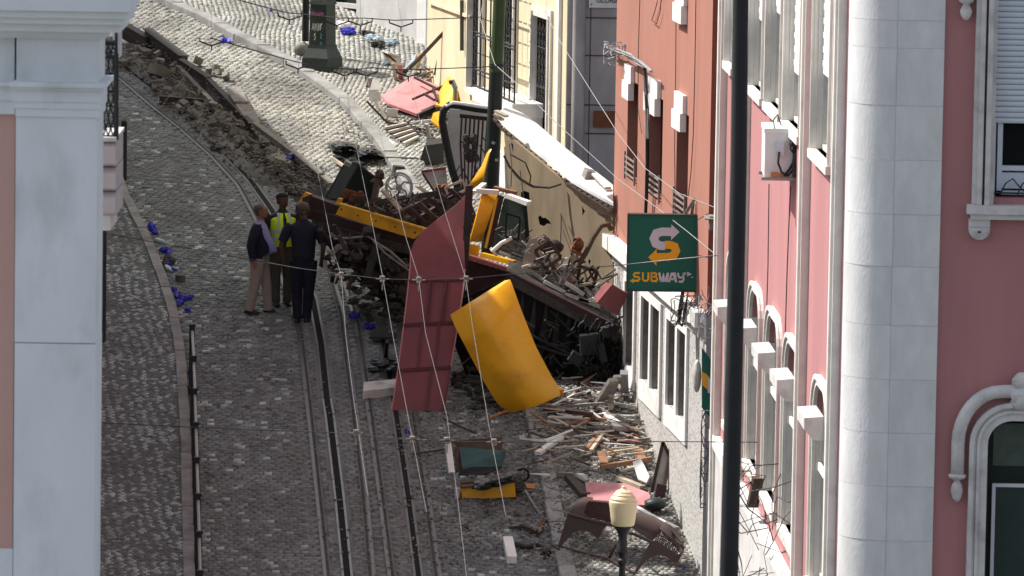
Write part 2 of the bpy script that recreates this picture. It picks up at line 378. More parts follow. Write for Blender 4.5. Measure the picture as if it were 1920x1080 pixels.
# granite setts between the rails
X, Y = field(Y0, Y1, .118, .112, lambda y: rail1(y) - .22, lambda y: float(np.where(y < 88, rail2b(y) + .05, np.where(y < 92, rail1b(y) + .05, slot1(y) + .45))))
k = vis(X, Y) & ~near_track(X, Y, .8); X, Y = X[k], Y[k]; n = len(X)
g = .205 + rng.normal(0, .018, n) + .015 * sn(X, Y, 1.1)
stones('track_setts', X, Y, .114, .109, 0, tint(g, n), M['cobble'], crown=.04, hj=.0015, hh=.008)
# left pavement: small limestone and basalt cubes laid in wavy lines
X, Y = field(Y0, 96, .068, .068, lambda y: kerbL(y) - 1.75, lambda y: kerbL(y) - .17)
k = vis(X, Y); X, Y = X[k], Y[k]; n = len(X)
ph = np.sin(X * 44 + Y * 6.5 + 1.5 * np.sin(Y * 1.3) + .8 * np.sin(X * 3)) + .35 * sn(X, Y, 2)
pale_stone = rng.random(n) < np.clip(.36 + .44 * ph, .04, .85) * np.clip(.85 + .4 * sn(X, Y, .9, 2), .4, 1)  # mask of the pale limestone cubes
g = np.where(pale_stone, .43 + rng.normal(0, .06, n), .17 + rng.normal(0, .025, n))
stones('left_pavement_cobbles', X, Y, .06, .056, RS, tint(np.clip(g, .04, .6), n), M['cobble'], crown=.16, hj=.003, hh=.012)
# right pavement: limestone cubes with darker patches
X, Y = field(Y0, 112, .088, .085, lambda y: kerbR(y) + .24, lambda y: kerbR(y) + 6.5)
d_ = (X - 960 * 0); k = vis(X, Y); X, Y = X[k], Y[k]; n = len(X)
dark = rng.random(n) < np.clip(.25 + .75 * sn(X, Y, 2.6, 4), 0, .8) * (Y < 86)
g = np.where(dark, .15 + rng.normal(0, .03, n), .37 + rng.normal(0, .05, n))
stones('right_pavement_cobbles', X, Y, .074, .07, RS, tint(np.clip(g, .05, .6), n, .8), M['cobble'], crown=.14, hj=.003, hh=.011)

# kerbs: each kerb stone its own piece
def kerb(name, L, sgn, wdt, ya, yb, ln=.95, h=.125):
    p0 = gp(float(L(ya)), ya); e = bpy.data.objects.new(name, None); COL.objects.link(e); e.location = p0; e['kind'] = 'structure'; BASE[e.name] = p0
    y = ya
    while y < yb:
        x0, x1 = float(L(y)), float(L(y + 1)); dirv = V((x1 - x0, 1, SL)).normalized(); l = ln * random.uniform(.85, 1.15)
        a = gp(x0, y); b = a + dirv * l; b = gp(float(L(b.y)), b.y); side = V((1, 0, 0)) * sgn
        hh = h + random.uniform(-.008, .008); g_ = (b - a).normalized() * .008; mb = MB()
        a2, b2 = a + g_, b - g_; j = V((random.uniform(-.008, .008), 0, 0))
        lo = V((0, 0, -.05)); hi = V((0, 0, hh)); hc = V((0, 0, hh - .018))
        c = side * .015
        prof = [V((0, 0, 0)) + lo, hc, hi + c, side * wdt + hi, side * wdt + lo]
        vs = [a2 + j + q_ for q_ in prof] + [b2 + j + q_ for q_ in prof]
        f_ = [(i, (i + 1) % 5, 5 + (i + 1) % 5, 5 + i) for i in range(5)] + [(4, 3, 2, 1, 0), (5, 6, 7, 8, 9)]
        mb.add(vs, f_); obj('kerb_stone', mb, M['kerb'], e); y = b.y
kerb('right_kerb', kerbR, 1, .22, 75, 108.5); kerb('left_kerb', kerbL, -1, .15, 75, 98, ln=.8)
# rails and cable slots
for L, yb in ((rail1, 108), (rail1b, 92.3), (rail2, 90), (rail2b, 85.5)):
    s_ = -1 if L in (rail1, rail2) else 1
    e = bpy.data.objects.new('rail_track', None); COL.objects.link(e); e.location = gp(float(L(75)), 75); e['kind'] = 'structure'; BASE[e.name] = V(e.location)
    strip('concrete_bed', lambda y: L(y) - .06, lambda y: L(y) + .06, .012, M['slab'], 75, yb, part=e)
    strip('rail_head', lambda y: L(y) + s_ * .03 - .022, lambda y: L(y) + s_ * .03 + .022, .018, M['rail'], 75, yb, part=e)
    strip('flange_groove', lambda y: L(y) - s_ * .02 - .02, lambda y: L(y) - s_ * .02 + .014, .015, M['grime'], 75, yb, part=e)
for L, yb, wd in ((slot1, 108, 1), (slot2, 87, .8)):
    e = bpy.data.objects.new('cable_slot', None); COL.objects.link(e); e.location = gp(float(L(75)), 75); e['kind'] = 'structure'; BASE[e.name] = V(e.location)
    strip('slot_bed', lambda y: L(y) - .13, lambda y: L(y) + .13, .008, M['slab'], 75, yb, part=e)
    strip('slot_shade_strip', lambda y: L(y) - .043 * wd, lambda y: L(y) + .043 * wd, .014, M['void'], 75, yb, part=e)  # flat black strip; the slot's inner shade is put into its colour
    strip('slot_edge', lambda y: L(y) - .043 * wd - .03, lambda y: L(y) - .043 * wd, .018, M['shinyrail'] if wd == 1 else M['rail'], 75, 84 if wd == 1 else yb, part=e)
    strip('slot_edge', lambda y: L(y) + .043 * wd, lambda y: L(y) + .043 * wd + .032, .019, M['shinyrail'] if wd == 1 else M['rail'], 75, 84 if wd == 1 else yb, part=e)
    if wd == 1:
        strip('slot_edge', lambda y: L(y) - .073, lambda y: L(y) - .043, .018, M['rail'], 84.05, yb, part=e)
        strip('slot_edge', lambda y: L(y) + .043, lambda y: L(y) + .075, .018, M['rail'], 84.05, yb, part=e)

# ---------------------------------------------------------------- walls
class Wall:
    def __init__(s, A, D):
        s.A = V(A); s.D = V((D[0], D[1], 0)).normalized(); n = V((s.D.y, -s.D.x, 0))
        if n.dot(s.A) > 0: n = -n
        s.N = n
    def p(s, px, py, off=0):
        d = ray(px, py); return d * ((s.A + s.N * off).dot(s.N) / d.dot(s.N))
    def uz(s, px, py, off=0):
        q = s.p(px, py, off) - s.A; return q.dot(s.D), q.z + s.A.z
    def pt(s, u, z, off=0): return V((s.A.x, s.A.y, 0)) + s.D * u + s.N * off + V((0, 0, z))
    def box(s, mb, u0, u1, z0, z1, o0, o1):
        c = s.pt((u0 + u1) / 2, (z0 + z1) / 2, (o0 + o1) / 2)
        return mb.frame_box(c, s.D * abs(u1 - u0) / 2, s.N * abs(o1 - o0) / 2, V((0, 0, abs(z1 - z0) / 2)))
    def shell(s, u0, u1, z0, z1, ops, depth=.28, th=.5):
        """front skin with real openings, their reveals, ends, top and back"""
        mb = MB(); us = sorted({u0, u1} | {min(max(v, u0), u1) for o in ops for v in o[:2]}); zs = sorted({z0, z1} | {min(max(v, z0), z1) for o in ops for v in o[2:4]})
        for i in range(len(us) - 1):
            for j in range(len(zs) - 1):
                cu, cz = (us[i] + us[i + 1]) / 2, (zs[j] + zs[j + 1]) / 2
                if any(o[0] < cu < o[1] and o[2] < cz < o[3] for o in ops): continue
                mb.add([s.pt(us[i], zs[j]), s.pt(us[i + 1], zs[j]), s.pt(us[i + 1], zs[j + 1]), s.pt(us[i], zs[j + 1])], [(0, 1, 2, 3)])
        for a, b, c, d in ops:
            v = [(a, c), (b, c), (b, d), (a, d)]
            for k in range(4):
                p, q = v[k], v[(k + 1) % 4]; mb.add([s.pt(*p), s.pt(*q), s.pt(*q, -depth), s.pt(*p, -depth)], [(0, 1, 2, 3)])
        for (ua, ub, oa, ob) in ((u0, u0, 0, -th), (u1, u1, 0, -th), (u0, u1, -th, -th)):
            mb.add([s.pt(ua, z0, oa), s.pt(ub, z0, ob), s.pt(ub, z1, ob), s.pt(ua, z1, oa)], [(0, 1, 2, 3)])
        mb.add([s.pt(u0, z1), s.pt(u1, z1), s.pt(u1, z1, -th), s.pt(u0, z1, -th)], [(0, 1, 2, 3)])
        return mb
def op_px(W, x0, x1, yt, yb, off=0):
    """opening from sighted edges: top seen at its left edge, bottom seen at its right edge"""
    a, zt = W.uz(x0, yt, off); b, zb = W.uz(x1, yb, off); return (min(a, b), max(a, b), zb, zt)
def window(W, o, parent, fr=.06, depth=.22, frm='trim', gl='glass', mull=1, sill=True, trim=0.0, trimm='trim', lab=None):
    a, b, c, d = o; mb = MB()
    W.box(mb, a, a + fr, c, d, -depth, -depth + .07); W.box(mb, b - fr, b, c, d, -depth, -depth + .07)
    W.box(mb, a + fr, b - fr, c, c + fr, -depth, -depth + .07); W.box(mb, a + fr, b - fr, d - fr, d, -depth, -depth + .07)
    for k in range(mull): 
        u = lerp(a, b, (k + 1) / (mull + 1)); W.box(mb, u - fr / 2, u + fr / 2, c + fr, d - fr, -depth + .002, -depth + .06)
    w_ = obj('window', mb, M[frm], parent, label=lab)
    g_ = MB(); W.box(g_, a, b, c, d, -depth - .06, -depth - .002); obj('pane', g_, M[gl], w_)
    if sill:
        s_ = MB(); W.box(s_, a - .06, b + .06, c - .09, c, -depth, .09); obj('sill', s_, M[trimm], w_)
    if trim:
        t = MB(); p = .045
        W.box(t, a, a + .02, c, d, -depth + .072, .001); W.box(t, b - .02, b, c, d, -depth + .072, .001)
        W.box(t, a - trim, a, c, d + trim, .002, p); W.box(t, b, b + trim, c, d + trim, .002, p); W.box(t, a, b, d, d + trim, .002, p)
        W.box(t, a - trim * .45, a - .01, c, d + trim * .45, p, p + .03); W.box(t, b + .01, b + trim * .45, c, d + trim * .45, p, p + .03)
        obj('surround', t, M[trimm], w_)
    return w_
hdir = lambda px, py: V((ray(px, py).x, ray(px, py).y, 0)).normalized()

# --- right: salmon building over a pebble-dash shop floor
W1 = Wall(G(1185, 765), hdir(-205, -694))
u_far = W1.uz(1150, 400)[0]; u_near = W1.uz(1325, 600)[0]; zt = 1.5; zb = -16
b1 = thing('salmon_building', 'salmon plaster house over a pebble-dash shop floor with white blind boxes', 'building', W1.pt(u_near, gz(76)))
ops = []; up_w = [(1178, 1194, 150, 345), (1218, 1240, 168, 380), (1270, 1288, 205, 420), (1176, 1191, -160, -10), (1215, 1236, -160, 5), (1270, 1290, -150, -20)]
lo_w = [(1176, 1189, 535, 712), (1207, 1219, 556, 729), (1225, 1238, 570, 746), (1255, 1268, 596, 772), (1275, 1287, 612, 792)]
zband = W1.uz(1180, 468)[1]
uo = [op_px(W1, *q) for q in up_w]; lo = [op_px(W1, *q) for q in lo_w]
zt_l = sum(o[3] for o in lo[1:]) / 4; zb_l = sum(o[2] for o in lo[1:]) / 4; lo = [(o[0], o[1], zb_l, zt_l) for o in lo]
zt_u = sum(o[3] for o in uo[:3]) / 3; zb_u = sum(o[2] for o in uo[:3]) / 3; uo = [(o[0], o[1], zb_u, zt_u) for o in uo[:3]] + [(o[0], o[1], o[2], o[3]) for o in uo[3:]]
ua, ub = min(u_far, u_near), max(u_far, u_near)
obj('upper_wall', W1.shell(ua, ub, zband, zt, uo), M['salmon'], b1)
obj('shop_wall', W1.shell(ua, ub, zb, zband - .002, lo), M['pebble'], b1)
t = MB(); W1.box(t, ua, ub, zband - .16, zband + .04, .003, .16); obj('ledge', t, M['white'], b1)
zsur = W1.uz(1209, 735)[1]
t = MB(); W1.box(t, ua, ub, zt_l + .12, zband - .165, .003, .03); obj('smooth_band', t, M['white'], b1)
for o_ in uo:
    window(W1, o_, b1, gl='void', frm='darkwood', trim=0, depth=.24, trimm='salmon', sill=False)
for pair in ((lo[0],), (lo[1], lo[2]), (lo[3], lo[4])):
    a = min(o[0] for o in pair); b = max(o[1] for o in pair); t = MB(); e = .14; z1 = zt_l + .12
    W1.box(t, a - e, a, zb_l - .28, z1 - .002, .003, .04); W1.box(t, b, b + e, zb_l - .28, z1 - .002, .003, .04); W1.box(t, a, b, zb_l - .28, zb_l, .003, .04)
    W1.box(t, a, b, zt_l, z1 - .002, .003, .04)
    if len(pair) == 2:
        m0, m1 = sorted([pair[0][0], pair[0][1], pair[1][0], pair[1][1]])[1:3]; W1.box(t, m0, m1, zb_l, zt_l, .003, .04)
    obj('window_surround', t, M['white'], b1)
    for o_ in pair:
        wn = window(W1, o_, b1, gl='glass', frm='darkwood', depth=.2, sill=False, mull=0)
        for ue in ((o_[0] + .002, o_[0] + .022), (o_[1] - .022, o_[1] - .002)):
            t = MB(); W1.box(t, *ue, o_[2] + .002, o_[3] - .002, -.126, .0015); obj('reveal', t, M['greywood'], wn)
# end wall that faces down the street
E1 = Wall(W1.pt(ub if W1.pt(ub, 0).y < W1.pt(ua, 0).y else ua, 0), (1, 0, 0))
uc = 0 if False else 0
sgn = 1
t = MB(); E1.box(t, 0.002, 3.2, zband, zt, -.5, 0); obj('end_wall', t, M['salmon_shade'], b1)  # upper end wall: its shade put into a darker red
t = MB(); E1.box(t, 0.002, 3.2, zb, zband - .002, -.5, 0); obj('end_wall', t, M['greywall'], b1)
# small railings at the feet of two windows
for o_ in uo[:3]:
    t = MB()
    for k in range(4): W1.box(t, o_[0] + .02, o_[1] - .02, o_[2] + .06 + k * .08, o_[2] + .08 + k * .08, .02, .04)
    W1.box(t, o_[0] + .02, o_[0] + .05, o_[2] - .02, o_[2] + .38, .02, .045); W1.box(t, o_[1] - .05, o_[1] - .02, o_[2] - .02, o_[2] + .38, .02, .045)
    obj('window_rail', t, M['greywood'], b1)
# blind boxes
for (x0, x1, y0, y1) in ((1176, 1194, 118, 150), (1217, 1244, 140, 172), (1270, 1292, 170, 205), (1272, 1294, -30, 2)):
    o_ = op_px(W1, x0 + 2, x1 - 4, y0, y1); t = MB(); hgt = .24
    W1.box(t, o_[0], o_[1], o_[3] - hgt, o_[3], .004, .06); bx = obj('blind_box', t, M['white'], b1)
    t = MB(); W1.box(t, o_[0] + .03, o_[1] + .01, o_[3] - hgt * 2.05, o_[3] - hgt - .004, .004, .09); obj('housing', t, M['white'], bx)

# --- right: pink building, long side down the street
W2 = Wall(V((2.67, 75.3, 0)), hdir(560, -694))
_, ztp = 0, 3.0
uA = W2.uz(1350, 500)[0]; uB = W2.uz(1580, 500)[0]; u0, u1 = min(uA, uB), max(uA, uB)
b2 = thing('pink_building', 'large pink building with white pilasters, a rounded stone corner and roller-shuttered windows', 'building', W2.pt(uB, gz(58)))
upw = [(1374, 1382, -200, 133), (1420, 1437, -200, 185), (1452, 1471, -200, 215), (1487, 1508, -200, 255), (1541, 1563, -200, 310)]
low = [(1372, 1381, 480, 880), (1412, 1426, 540, 895), (1444, 1461, 585, 960), (1479, 1498, 630, 1010), (1533, 1552, 705, 1085)]
uw = [op_px(W2, *q) for q in upw]; z_ = sum(o[2] for o in uw) / 5; uw = [(o[0], o[1], z_, z_ + 2.6) for o in uw]
lw = [op_px(W2, *q) for q in low]; zt_ = sum(o[3] for o in lw) / 5; z_ = sum(o[2] for o in lw) / 5; lw = [(o[0], o[1], z_, zt_) for o in lw]
obj('side_wall', W2.shell(u0, u1, -16, ztp, uw + lw, depth=.35), M['pink'], b2)
for i, o_ in enumerate(uw):
    wn = window(W2, o_, b2, trim=.10, depth=.13, fr=.05, frm='trim', mull=1)
    # half lowered roller blind
    t = MB(); zz_ = o_[2] + .55 + .25 * (i % 3)
    k = 0
    while zz_ + k * .075 < o_[3]: W2.box(t, o_[0] + .07, o_[1] - .07, zz_ + k * .075, zz_ + k * .075 + .066, -.066, -.05 + .008 * (k % 2)); k += 1
    obj('roller_blind', t, M['white'], wn)
for o_ in lw:
    wn = window(W2, o_, b2, trim=0, depth=.13, fr=.05, frm='trim', mull=1)
    # rounded head of the surround with pink spandrels
    a, b, c, d_ = o_; R_ = min((b - a) / 2, .5); tw_ = .11; hh_ = R_ * .75
    def arcp(g):   # arch outline grown outwards by g
        out = [(a - g, c)]
        for q_ in range(9): out.append((a + R_ - (R_ + g) * cos(q_ * pi / 16), d_ - hh_ + (hh_ + g) * sin(q_ * pi / 16)))
        for q_ in range(9): out.append((b - R_ + (R_ + g) * sin(q_ * pi / 16), d_ - hh_ + (hh_ + g) * cos(q_ * pi / 16)))
        return out + [(b + g, c)]
    for nm_, g0, g1, o1 in (('surround', 0, tw_, .045), ('outer_fillet', tw_ * .6, tw_ + .006, .07)):
        A_, B_ = arcp(g0), arcp(g1); n_ = len(A_); t = MB()
        bs_ = .003 if nm_ == 'surround' else .0465; vs = [W2.pt(*p, bs_) for p in A_] + [W2.pt(*p, bs_) for p in B_] + [W2.pt(*p, o1) for p in A_] + [W2.pt(*p, o1) for p in B_]; fs = []
        for i_ in range(n_ - 1): fs += [(2 * n_ + i_, 3 * n_ + i_, 3 * n_ + i_ + 1, 2 * n_ + i_ + 1), (i_, 2 * n_ + i_, 2 * n_ + i_ + 1, i_ + 1), (n_ + i_, n_ + i_ + 1, 3 * n_ + i_ + 1, 3 * n_ + i_)]
        t.add(vs, fs); obj(nm_, t, M['trim'], wn)
    for sg, e_ in ((1, a), (-1, b)):
        t = MB(); t.prism([W2.pt(e_ - sg * .02, d_ + .02, .002)] + [W2.pt(e_ + sg * (R_ - R_ * cos(q_ * pi / 16)), d_ - hh_ + hh_ * sin(q_ * pi / 16), .002) for q_ in range(9)], W2.N * -.13); obj('spandrel', t, M['pink'], wn)
    t = MB(); W2.box(t, b - .02, b, c, d_ - hh_, -.058, .001); obj('reveal', t, M['trim'], wn); t = MB(); W2.box(t, a, a + .02, c, d_ - hh_, -.058, .001); obj('reveal', t, M['trim'], wn)
    t = MB(); W2.box(t, a + .025, b - .025, d_ - .95, d_ - .87, -.05, -.02); obj('transom', t, M['trim'], wn)
# pilaster strips
for px in (1355, 1401, 1515, 1577):
    uc_, _z = W2.uz(px, 500); wd_ = .11 if px != 1355 else .16
    t = MB(); W2.box(t, uc_ - wd_, uc_ + wd_, -16, ztp, .003, .09); W2.box(t, uc_ - wd_ * .5, uc_ + wd_ * .5, -16, ztp, .09, .12)
    obj('pilaster', t, M['trim'], b2)
# stone plinth course at the foot of the pink wall
zpl = W2.uz(1430, 975)[1]
t = MB(); W2.box(t, u0, u1, zpl - .12, zpl + .03, .004, .1); obj('plinth_course', t, M['white'], b2)
t = MB(); W2.box(t, u0, u1, -16, zpl - .125, .003, .06); obj('plinth', t, M['plaster'], b2)
# projecting stone hoods over the lower windows
for (x0, x1, yt, ym, yb_), o_ in zip(((1350, 1366, 525, 545, 572), (1392, 1428, 590, 612, 640), (1422, 1461, 632, 655, 684), (1452, 1498, 680, 705, 742), (1503, 1552, 752, 776, 818)), lw):
    a, b = o_[0] + .03, o_[1] - .03; t = MB()
    z1 = W2.uz(x1, ym)[1]; dp = .27; w__ = b - a; a, b = a + .04, a + .04 + w__ * .55
    prof = [(.072, z1 + .015), (dp, z1), (dp, z1 - .12), (dp * .62, z1 - .23), (.072, z1 - .23)]
    t.prism([W2.pt(a, q_[1], q_[0]) for q_ in prof], W2.D * (b - a)); obj('stone_hood', t, M['trimgrey'], b2)
# --- corner: rounded limestone pier in courses, then the facade facing the camera
YF = 58.0
W3 = Wall(V((3.3, YF, 0)), (1, 0, 0))
uz3 = lambda px, py, off=0: W3.uz(px, py, off)
mpp = YF / FPX
X0c = W3.pt(uz3(1585, 540)[0], 0).x; X1c = W3.pt(uz3(1672, 540)[0], 0).x; X2c = W3.pt(uz3(1760, 540)[0], 0).x
Rc = X1c - X0c
joints = [-60, 38, 90, 198, 300, 402, 500, 610, 712, 812, 912, 1014, 1120]
for i in range(len(joints) - 1):
    dj = rng.normal(0, .01); z1 = uz3(1670, joints[i])[1] - .0015; z0 = uz3(1670, joints[i + 1])[1] + .0015
    for kind in (0, 1):
        t = MB(); jj = random.uniform(-.003, .003)
        if kind == 0:
            poly = [V((X1c - .0015, YF + .0, z0))]
            arc = [V((X1c - .0015 - (Rc - .0015) * sin(a_ * pi / 2 / 10), YF - .0 + Rc - Rc * cos(a_ * pi / 2 / 10) + jj, z0)) for a_ in range(11)]
            poly = arc + [V((X1c - .0015, YF + Rc, z0))]
        else:
            poly = [V((X1c + .0015, YF + jj, z0)), V((X2c, YF + jj, z0)), V((X2c, YF + .5, z0)), V((X1c + .0015, YF + .5, z0))]
        t.prism(poly, (0, 0, z1 - z0)); obj('stone_block', t, M['limestone'], b2, smooth='a')
t = MB(); t.prism([V((X1c - (Rc - .008) * sin(a_ * pi / 20), YF + Rc - (Rc - .008) * cos(a_ * pi / 20), -15)) for a_ in range(11)] + [V((X1c, YF + Rc + .3, -15)), V((X2c - .01, YF + Rc + .3, -15)), V((X2c - .01, YF + .008, -15))], (0, 0, 18)); obj('pier_core', t, M['trimgrey'], b2)
# facade facing the camera with a window above and an arched door below
wop = (uz3(1866, 200)[0], uz3(1866, 200)[0] + 1.25, uz3(1866, 372)[1], uz3(1866, -200)[1])
dop = (uz3(1850, 900)[0], uz3(1850, 900)[0] + 1.3, uz3(1850, 1300)[1], uz3(1850, 788)[1])
uu0 = uz3(1760, 540)[0]; W3f = Wall(W3.pt(0, 0, -.05), (1, 0, 0))
obj('front_wall', W3f.shell(uu0, uu0 + 6.0, -15, 3.0, [wop, dop], depth=.3), M['pink'], b2)
def zz3(y): return uz3(1850, y)[1]
def xx3(x, y=540): return uz3(x, y)[0]
wn = MB()
for k, (wd_, o0, o1) in enumerate(((.21, .0, .04), (.165, .04, .075), (.09, .0, .10), (.045, .03, .05))):
    a = wop[0] - wd_; a2 = wop[0] - max(0, wd_ - .05)
    W3.box(wn, a, a2, wop[2] - .06, wop[3] + .2, -.045, o1); W3.box(wn, wop[1] + max(0, wd_ - .05), wop[1] + wd_, wop[2] - .06, wop[3] + .2, -.045, o1)
uwn = obj('window', wn, M['trimgrey'], b2, label='tall window with a half lowered roller shutter')
t = MB(); W3.box(t, wop[0] - .26, wop[1] + .26, wop[2] - .15, wop[2] - .062, -.045, .12); W3.box(t, wop[0] - .22, wop[1] + .22, wop[2] - .205, wop[2] - .15, -.045, .085); obj('sill', t, M['trimgrey'], uwn)
for sx_ in (wop[0] - .13, wop[1] + .13):
    t = MB(); c = W3.pt(sx_, wop[2] - .28, -.04); pr = []
    z_a = wop[2] - .207
    poly = [W3.pt(sx_ - .105, z_a, -.045), W3.pt(sx_ - .105, z_a - .1, -.045)] + [W3.pt(sx_ - .105 * cos(q_ * pi / 10), z_a - .1 - .105 * sin(q_ * pi / 10), -.045) for q_ in range(1, 10)] + [W3.pt(sx_ + .105, z_a - .1, -.045), W3.pt(sx_ + .105, z_a, -.045)]
    t.prism(poly, W3.N * .1); cb = obj('corbel', t, M['trimgrey'], uwn)
    t = MB(); c = W3.pt(sx_, z_a - .12, .055)
    for q_ in range(7):
        a_ = pi + pi * q_ / 6; t.beam(c, c + V((cos(a_) * .075, 0, sin(a_) * .075)), .014, .014)
    t.tube([W3.pt(sx_ - .1, z_a - .07, .058), W3.pt(sx_ + .1, z_a - .07, .058)], .009, 5); obj('carved_fan', t, M['trimgrey'], cb)
zsh = zz3(233); k = 0
while zsh + k * .0555 < .75 + zsh + .75:
    t = MB(); z_a = zsh + k * .0555
    prof = [(-.17, z_a), (-.155, z_a + .008), (-.148, z_a + .028), (-.155, z_a + .048), (-.17, z_a + .053)]
    t.prism([W3.pt(wop[0] + .01, z, o_) for o_, z in prof], V((wop[1] - wop[0] - .02, 0, 0))); obj('shutter_slat', t, M['shutter'], uwn); k += 1
t = MB(); W3.box(t, wop[0], wop[1], wop[2], wop[3], -.34, -.28); obj('pane', t, M['void'], uwn)
t = MB()
a = wop[0] + .03; W3.box(t, wop[0], wop[0] + .025, wop[2] + .0, zsh, -.2, -.12)
W3.box(t, a + .02, a + .07, wop[2] + .02, zsh, -.26, -.2); W3.box(t, a + .07, wop[1] - .03, wop[2] + .26, wop[2] + .31, -.26, -.2); W3.box(t, a + .07, wop[1] - .03, wop[2] + .08, wop[2] + .24, -.265, -.225); W3.box(t, a + .02, wop[1] - .03, wop[2] + .02, wop[2] + .06, -.26, -.2)
obj('sash', t, M['shutter'], uwn)
t = MB()
for q_ in range(7): 
    xq = wop[0] + .08 + q_ * .17
    t.tube([W3.pt(xq, wop[2] + .03, -.11), W3.pt(xq + .05, wop[2] + .14, -.11), W3.pt(xq + .12, wop[2] + .19, -.11), W3.pt(xq + .2, wop[2] + .10, -.11), W3.pt(xq + .26, wop[2] + .05, -.11)], .008, 5)
t.tube([W3.pt(wop[0] + .02, wop[2] + .045, -.11), W3.pt(wop[1] - .02, wop[2] + .045, -.11)], .01, 5); obj('low_grille', t, M['castgreen'], uwn)
# arched door
def arch(a, b, zs_, R_, z0, n_=8):
    """up the left, round the corner, along to the right and down, as (u,z)"""
    pts = [(a, z0), (a, zs_ - R_)] + [(a + R_ - R_ * cos(q_ * pi / 2 / n_), zs_ - R_ + R_ * sin(q_ * pi / 2 / n_)) for q_ in range(1, n_ + 1)]
    pts += [(b - R_ + R_ * sin(q_ * pi / 2 / n_), zs_ - R_ + R_ * cos(q_ * pi / 2 / n_)) for q_ in range(0, n_ + 1)] + [(b, z0)]
    return pts
dz = dop[3]; da, db = dop[0], dop[1]
dr = MB()
def sweep(mb, path, ins, outs, o0, o1):
    A_ = arch(da - ins, db + ins, dz + ins, .24 + ins, dop[2]); B_ = arch(da - outs, db + outs, dz + outs, .24 + outs, dop[2]); n_ = len(A_)
    vs = [W3.pt(*p, o0) for p in A_] + [W3.pt(*p, o0) for p in B_] + [W3.pt(*p, o1) for p in A_] + [W3.pt(*p, o1) for p in B_]; fs = []
    for i in range(n_ - 1): fs += [(i, i + 1, n_ + i + 1, n_ + i), (2 * n_ + i, 3 * n_ + i, 3 * n_ + i + 1, 2 * n_ + i + 1), (i, 2 * n_ + i, 2 * n_ + i + 1, i + 1), (n_ + i, n_ + i + 1, 3 * n_ + i + 1, 3 * n_ + i)]
    mb.add(vs, fs)
sweep(dr, None, -.0, .075, -.28, .03); sweep(dr, None, .078, .11, -.045, .06); sweep(dr, None, .113, .135, -.045, .045); sweep(dr, None, .138, .185, -.045, .075)
door = obj('door', dr, M['trimgrey'], b2, label='arched doorway with a moulded stone surround')
# spandrel that closes the wall at the rounded corners
for sg, e_ in ((1, da), (-1, db)):
    t = MB(); t.prism([W3.pt(e_ - sg * .02, dz + .02, -.048)] + [W3.pt(e_ + sg * (.24 - .24 * cos(q_ * pi / 16)), dz - .24 + .24 * sin(q_ * pi / 16), -.048) for q_ in range(9)], W3.N * -.2); obj('spandrel', t, M['trimgrey'], door)
hz = zz3(890)
pts = [(xx3(1803), hz), (xx3(1803), zz3(830))] + [(xx3(1803) + .42 - .42 * cos(q_ * pi / 16), zz3(830) + .52 * sin(q_ * pi / 16)) for q_ in range(1, 9)]
xm = (da + db) / 2; pts += [(xm, pts[-1][1] + .02)]; pts += [(2 * xm - p[0], p[1]) for p in pts[-2::-1]]
t = MB(); t.tube([W3.pt(*p, .03) for p in pts], .068, 10); hm = obj('hood_mould', t, M['trimgrey'], door, smooth=True)
for xq in (pts[0][0], pts[-1][0]):
    t = MB(); t.lathe([(.02, -.27), (.045, -.235), (.062, -.16), (.05, -.10), (.025, -.06), (.04, -.05), (.085, -.03), (.09, 0), (.06, .01)], W3.pt(xq, hz, .03), 14); obj('pendant', t, M['trimgrey'], hm, smooth=True)
t = MB(); c = W3.pt(xx3(1922), zz3(735), .0)
for q_ in range(6): t.blob(c + V((random.uniform(-.05, .05), -.05, random.uniform(-.14, .14))), .12, .09, .1, n=8, m=5)
obj('carved_boss', t, M['trimgrey'], door, smooth=True)
t = MB(); W3.box(t, da + .003, db - .003, dop[2], dz + .0, -.34, -.29); dl = obj('door_leaf', t, M['darkgreen'], door)
t = MB(); W3.box(t, da + .08, db - .08, zz3(880), zz3(800), -.288, -.278); obj('fanlight', t, M['greenglass'], dl)
t = MB(); a = xx3(1862, 1000); z1 = zz3(913)
W3.box(t, a, a + .035, dop[2], z1, -.285, -.25); W3.box(t, a + .036, db - .1, z1 - .035, z1, -.285, -.25); W3.box(t, db - .135, db - .1, dop[2], z1 - .036, -.285, -.25)
obj('light_frame', t, M['signwhite'], dl); t = MB(); W3.box(t, a + .036, db - .136, dop[2], z1 - .036, -.287, -.275); obj('pane', t, M['glass'], dl)
# pendant of the hood above, at the top edge
t = MB(); t.lathe([(.02, -.20), (.045, -.17), (.062, -.11), (.03, -.04), (.07, -.02), (.08, .01), (.06, .3)], W3.pt(xx3(1811, 20), zz3(0), .03), 14); obj('pendant', t, M['trimgrey'], b2, smooth=True)
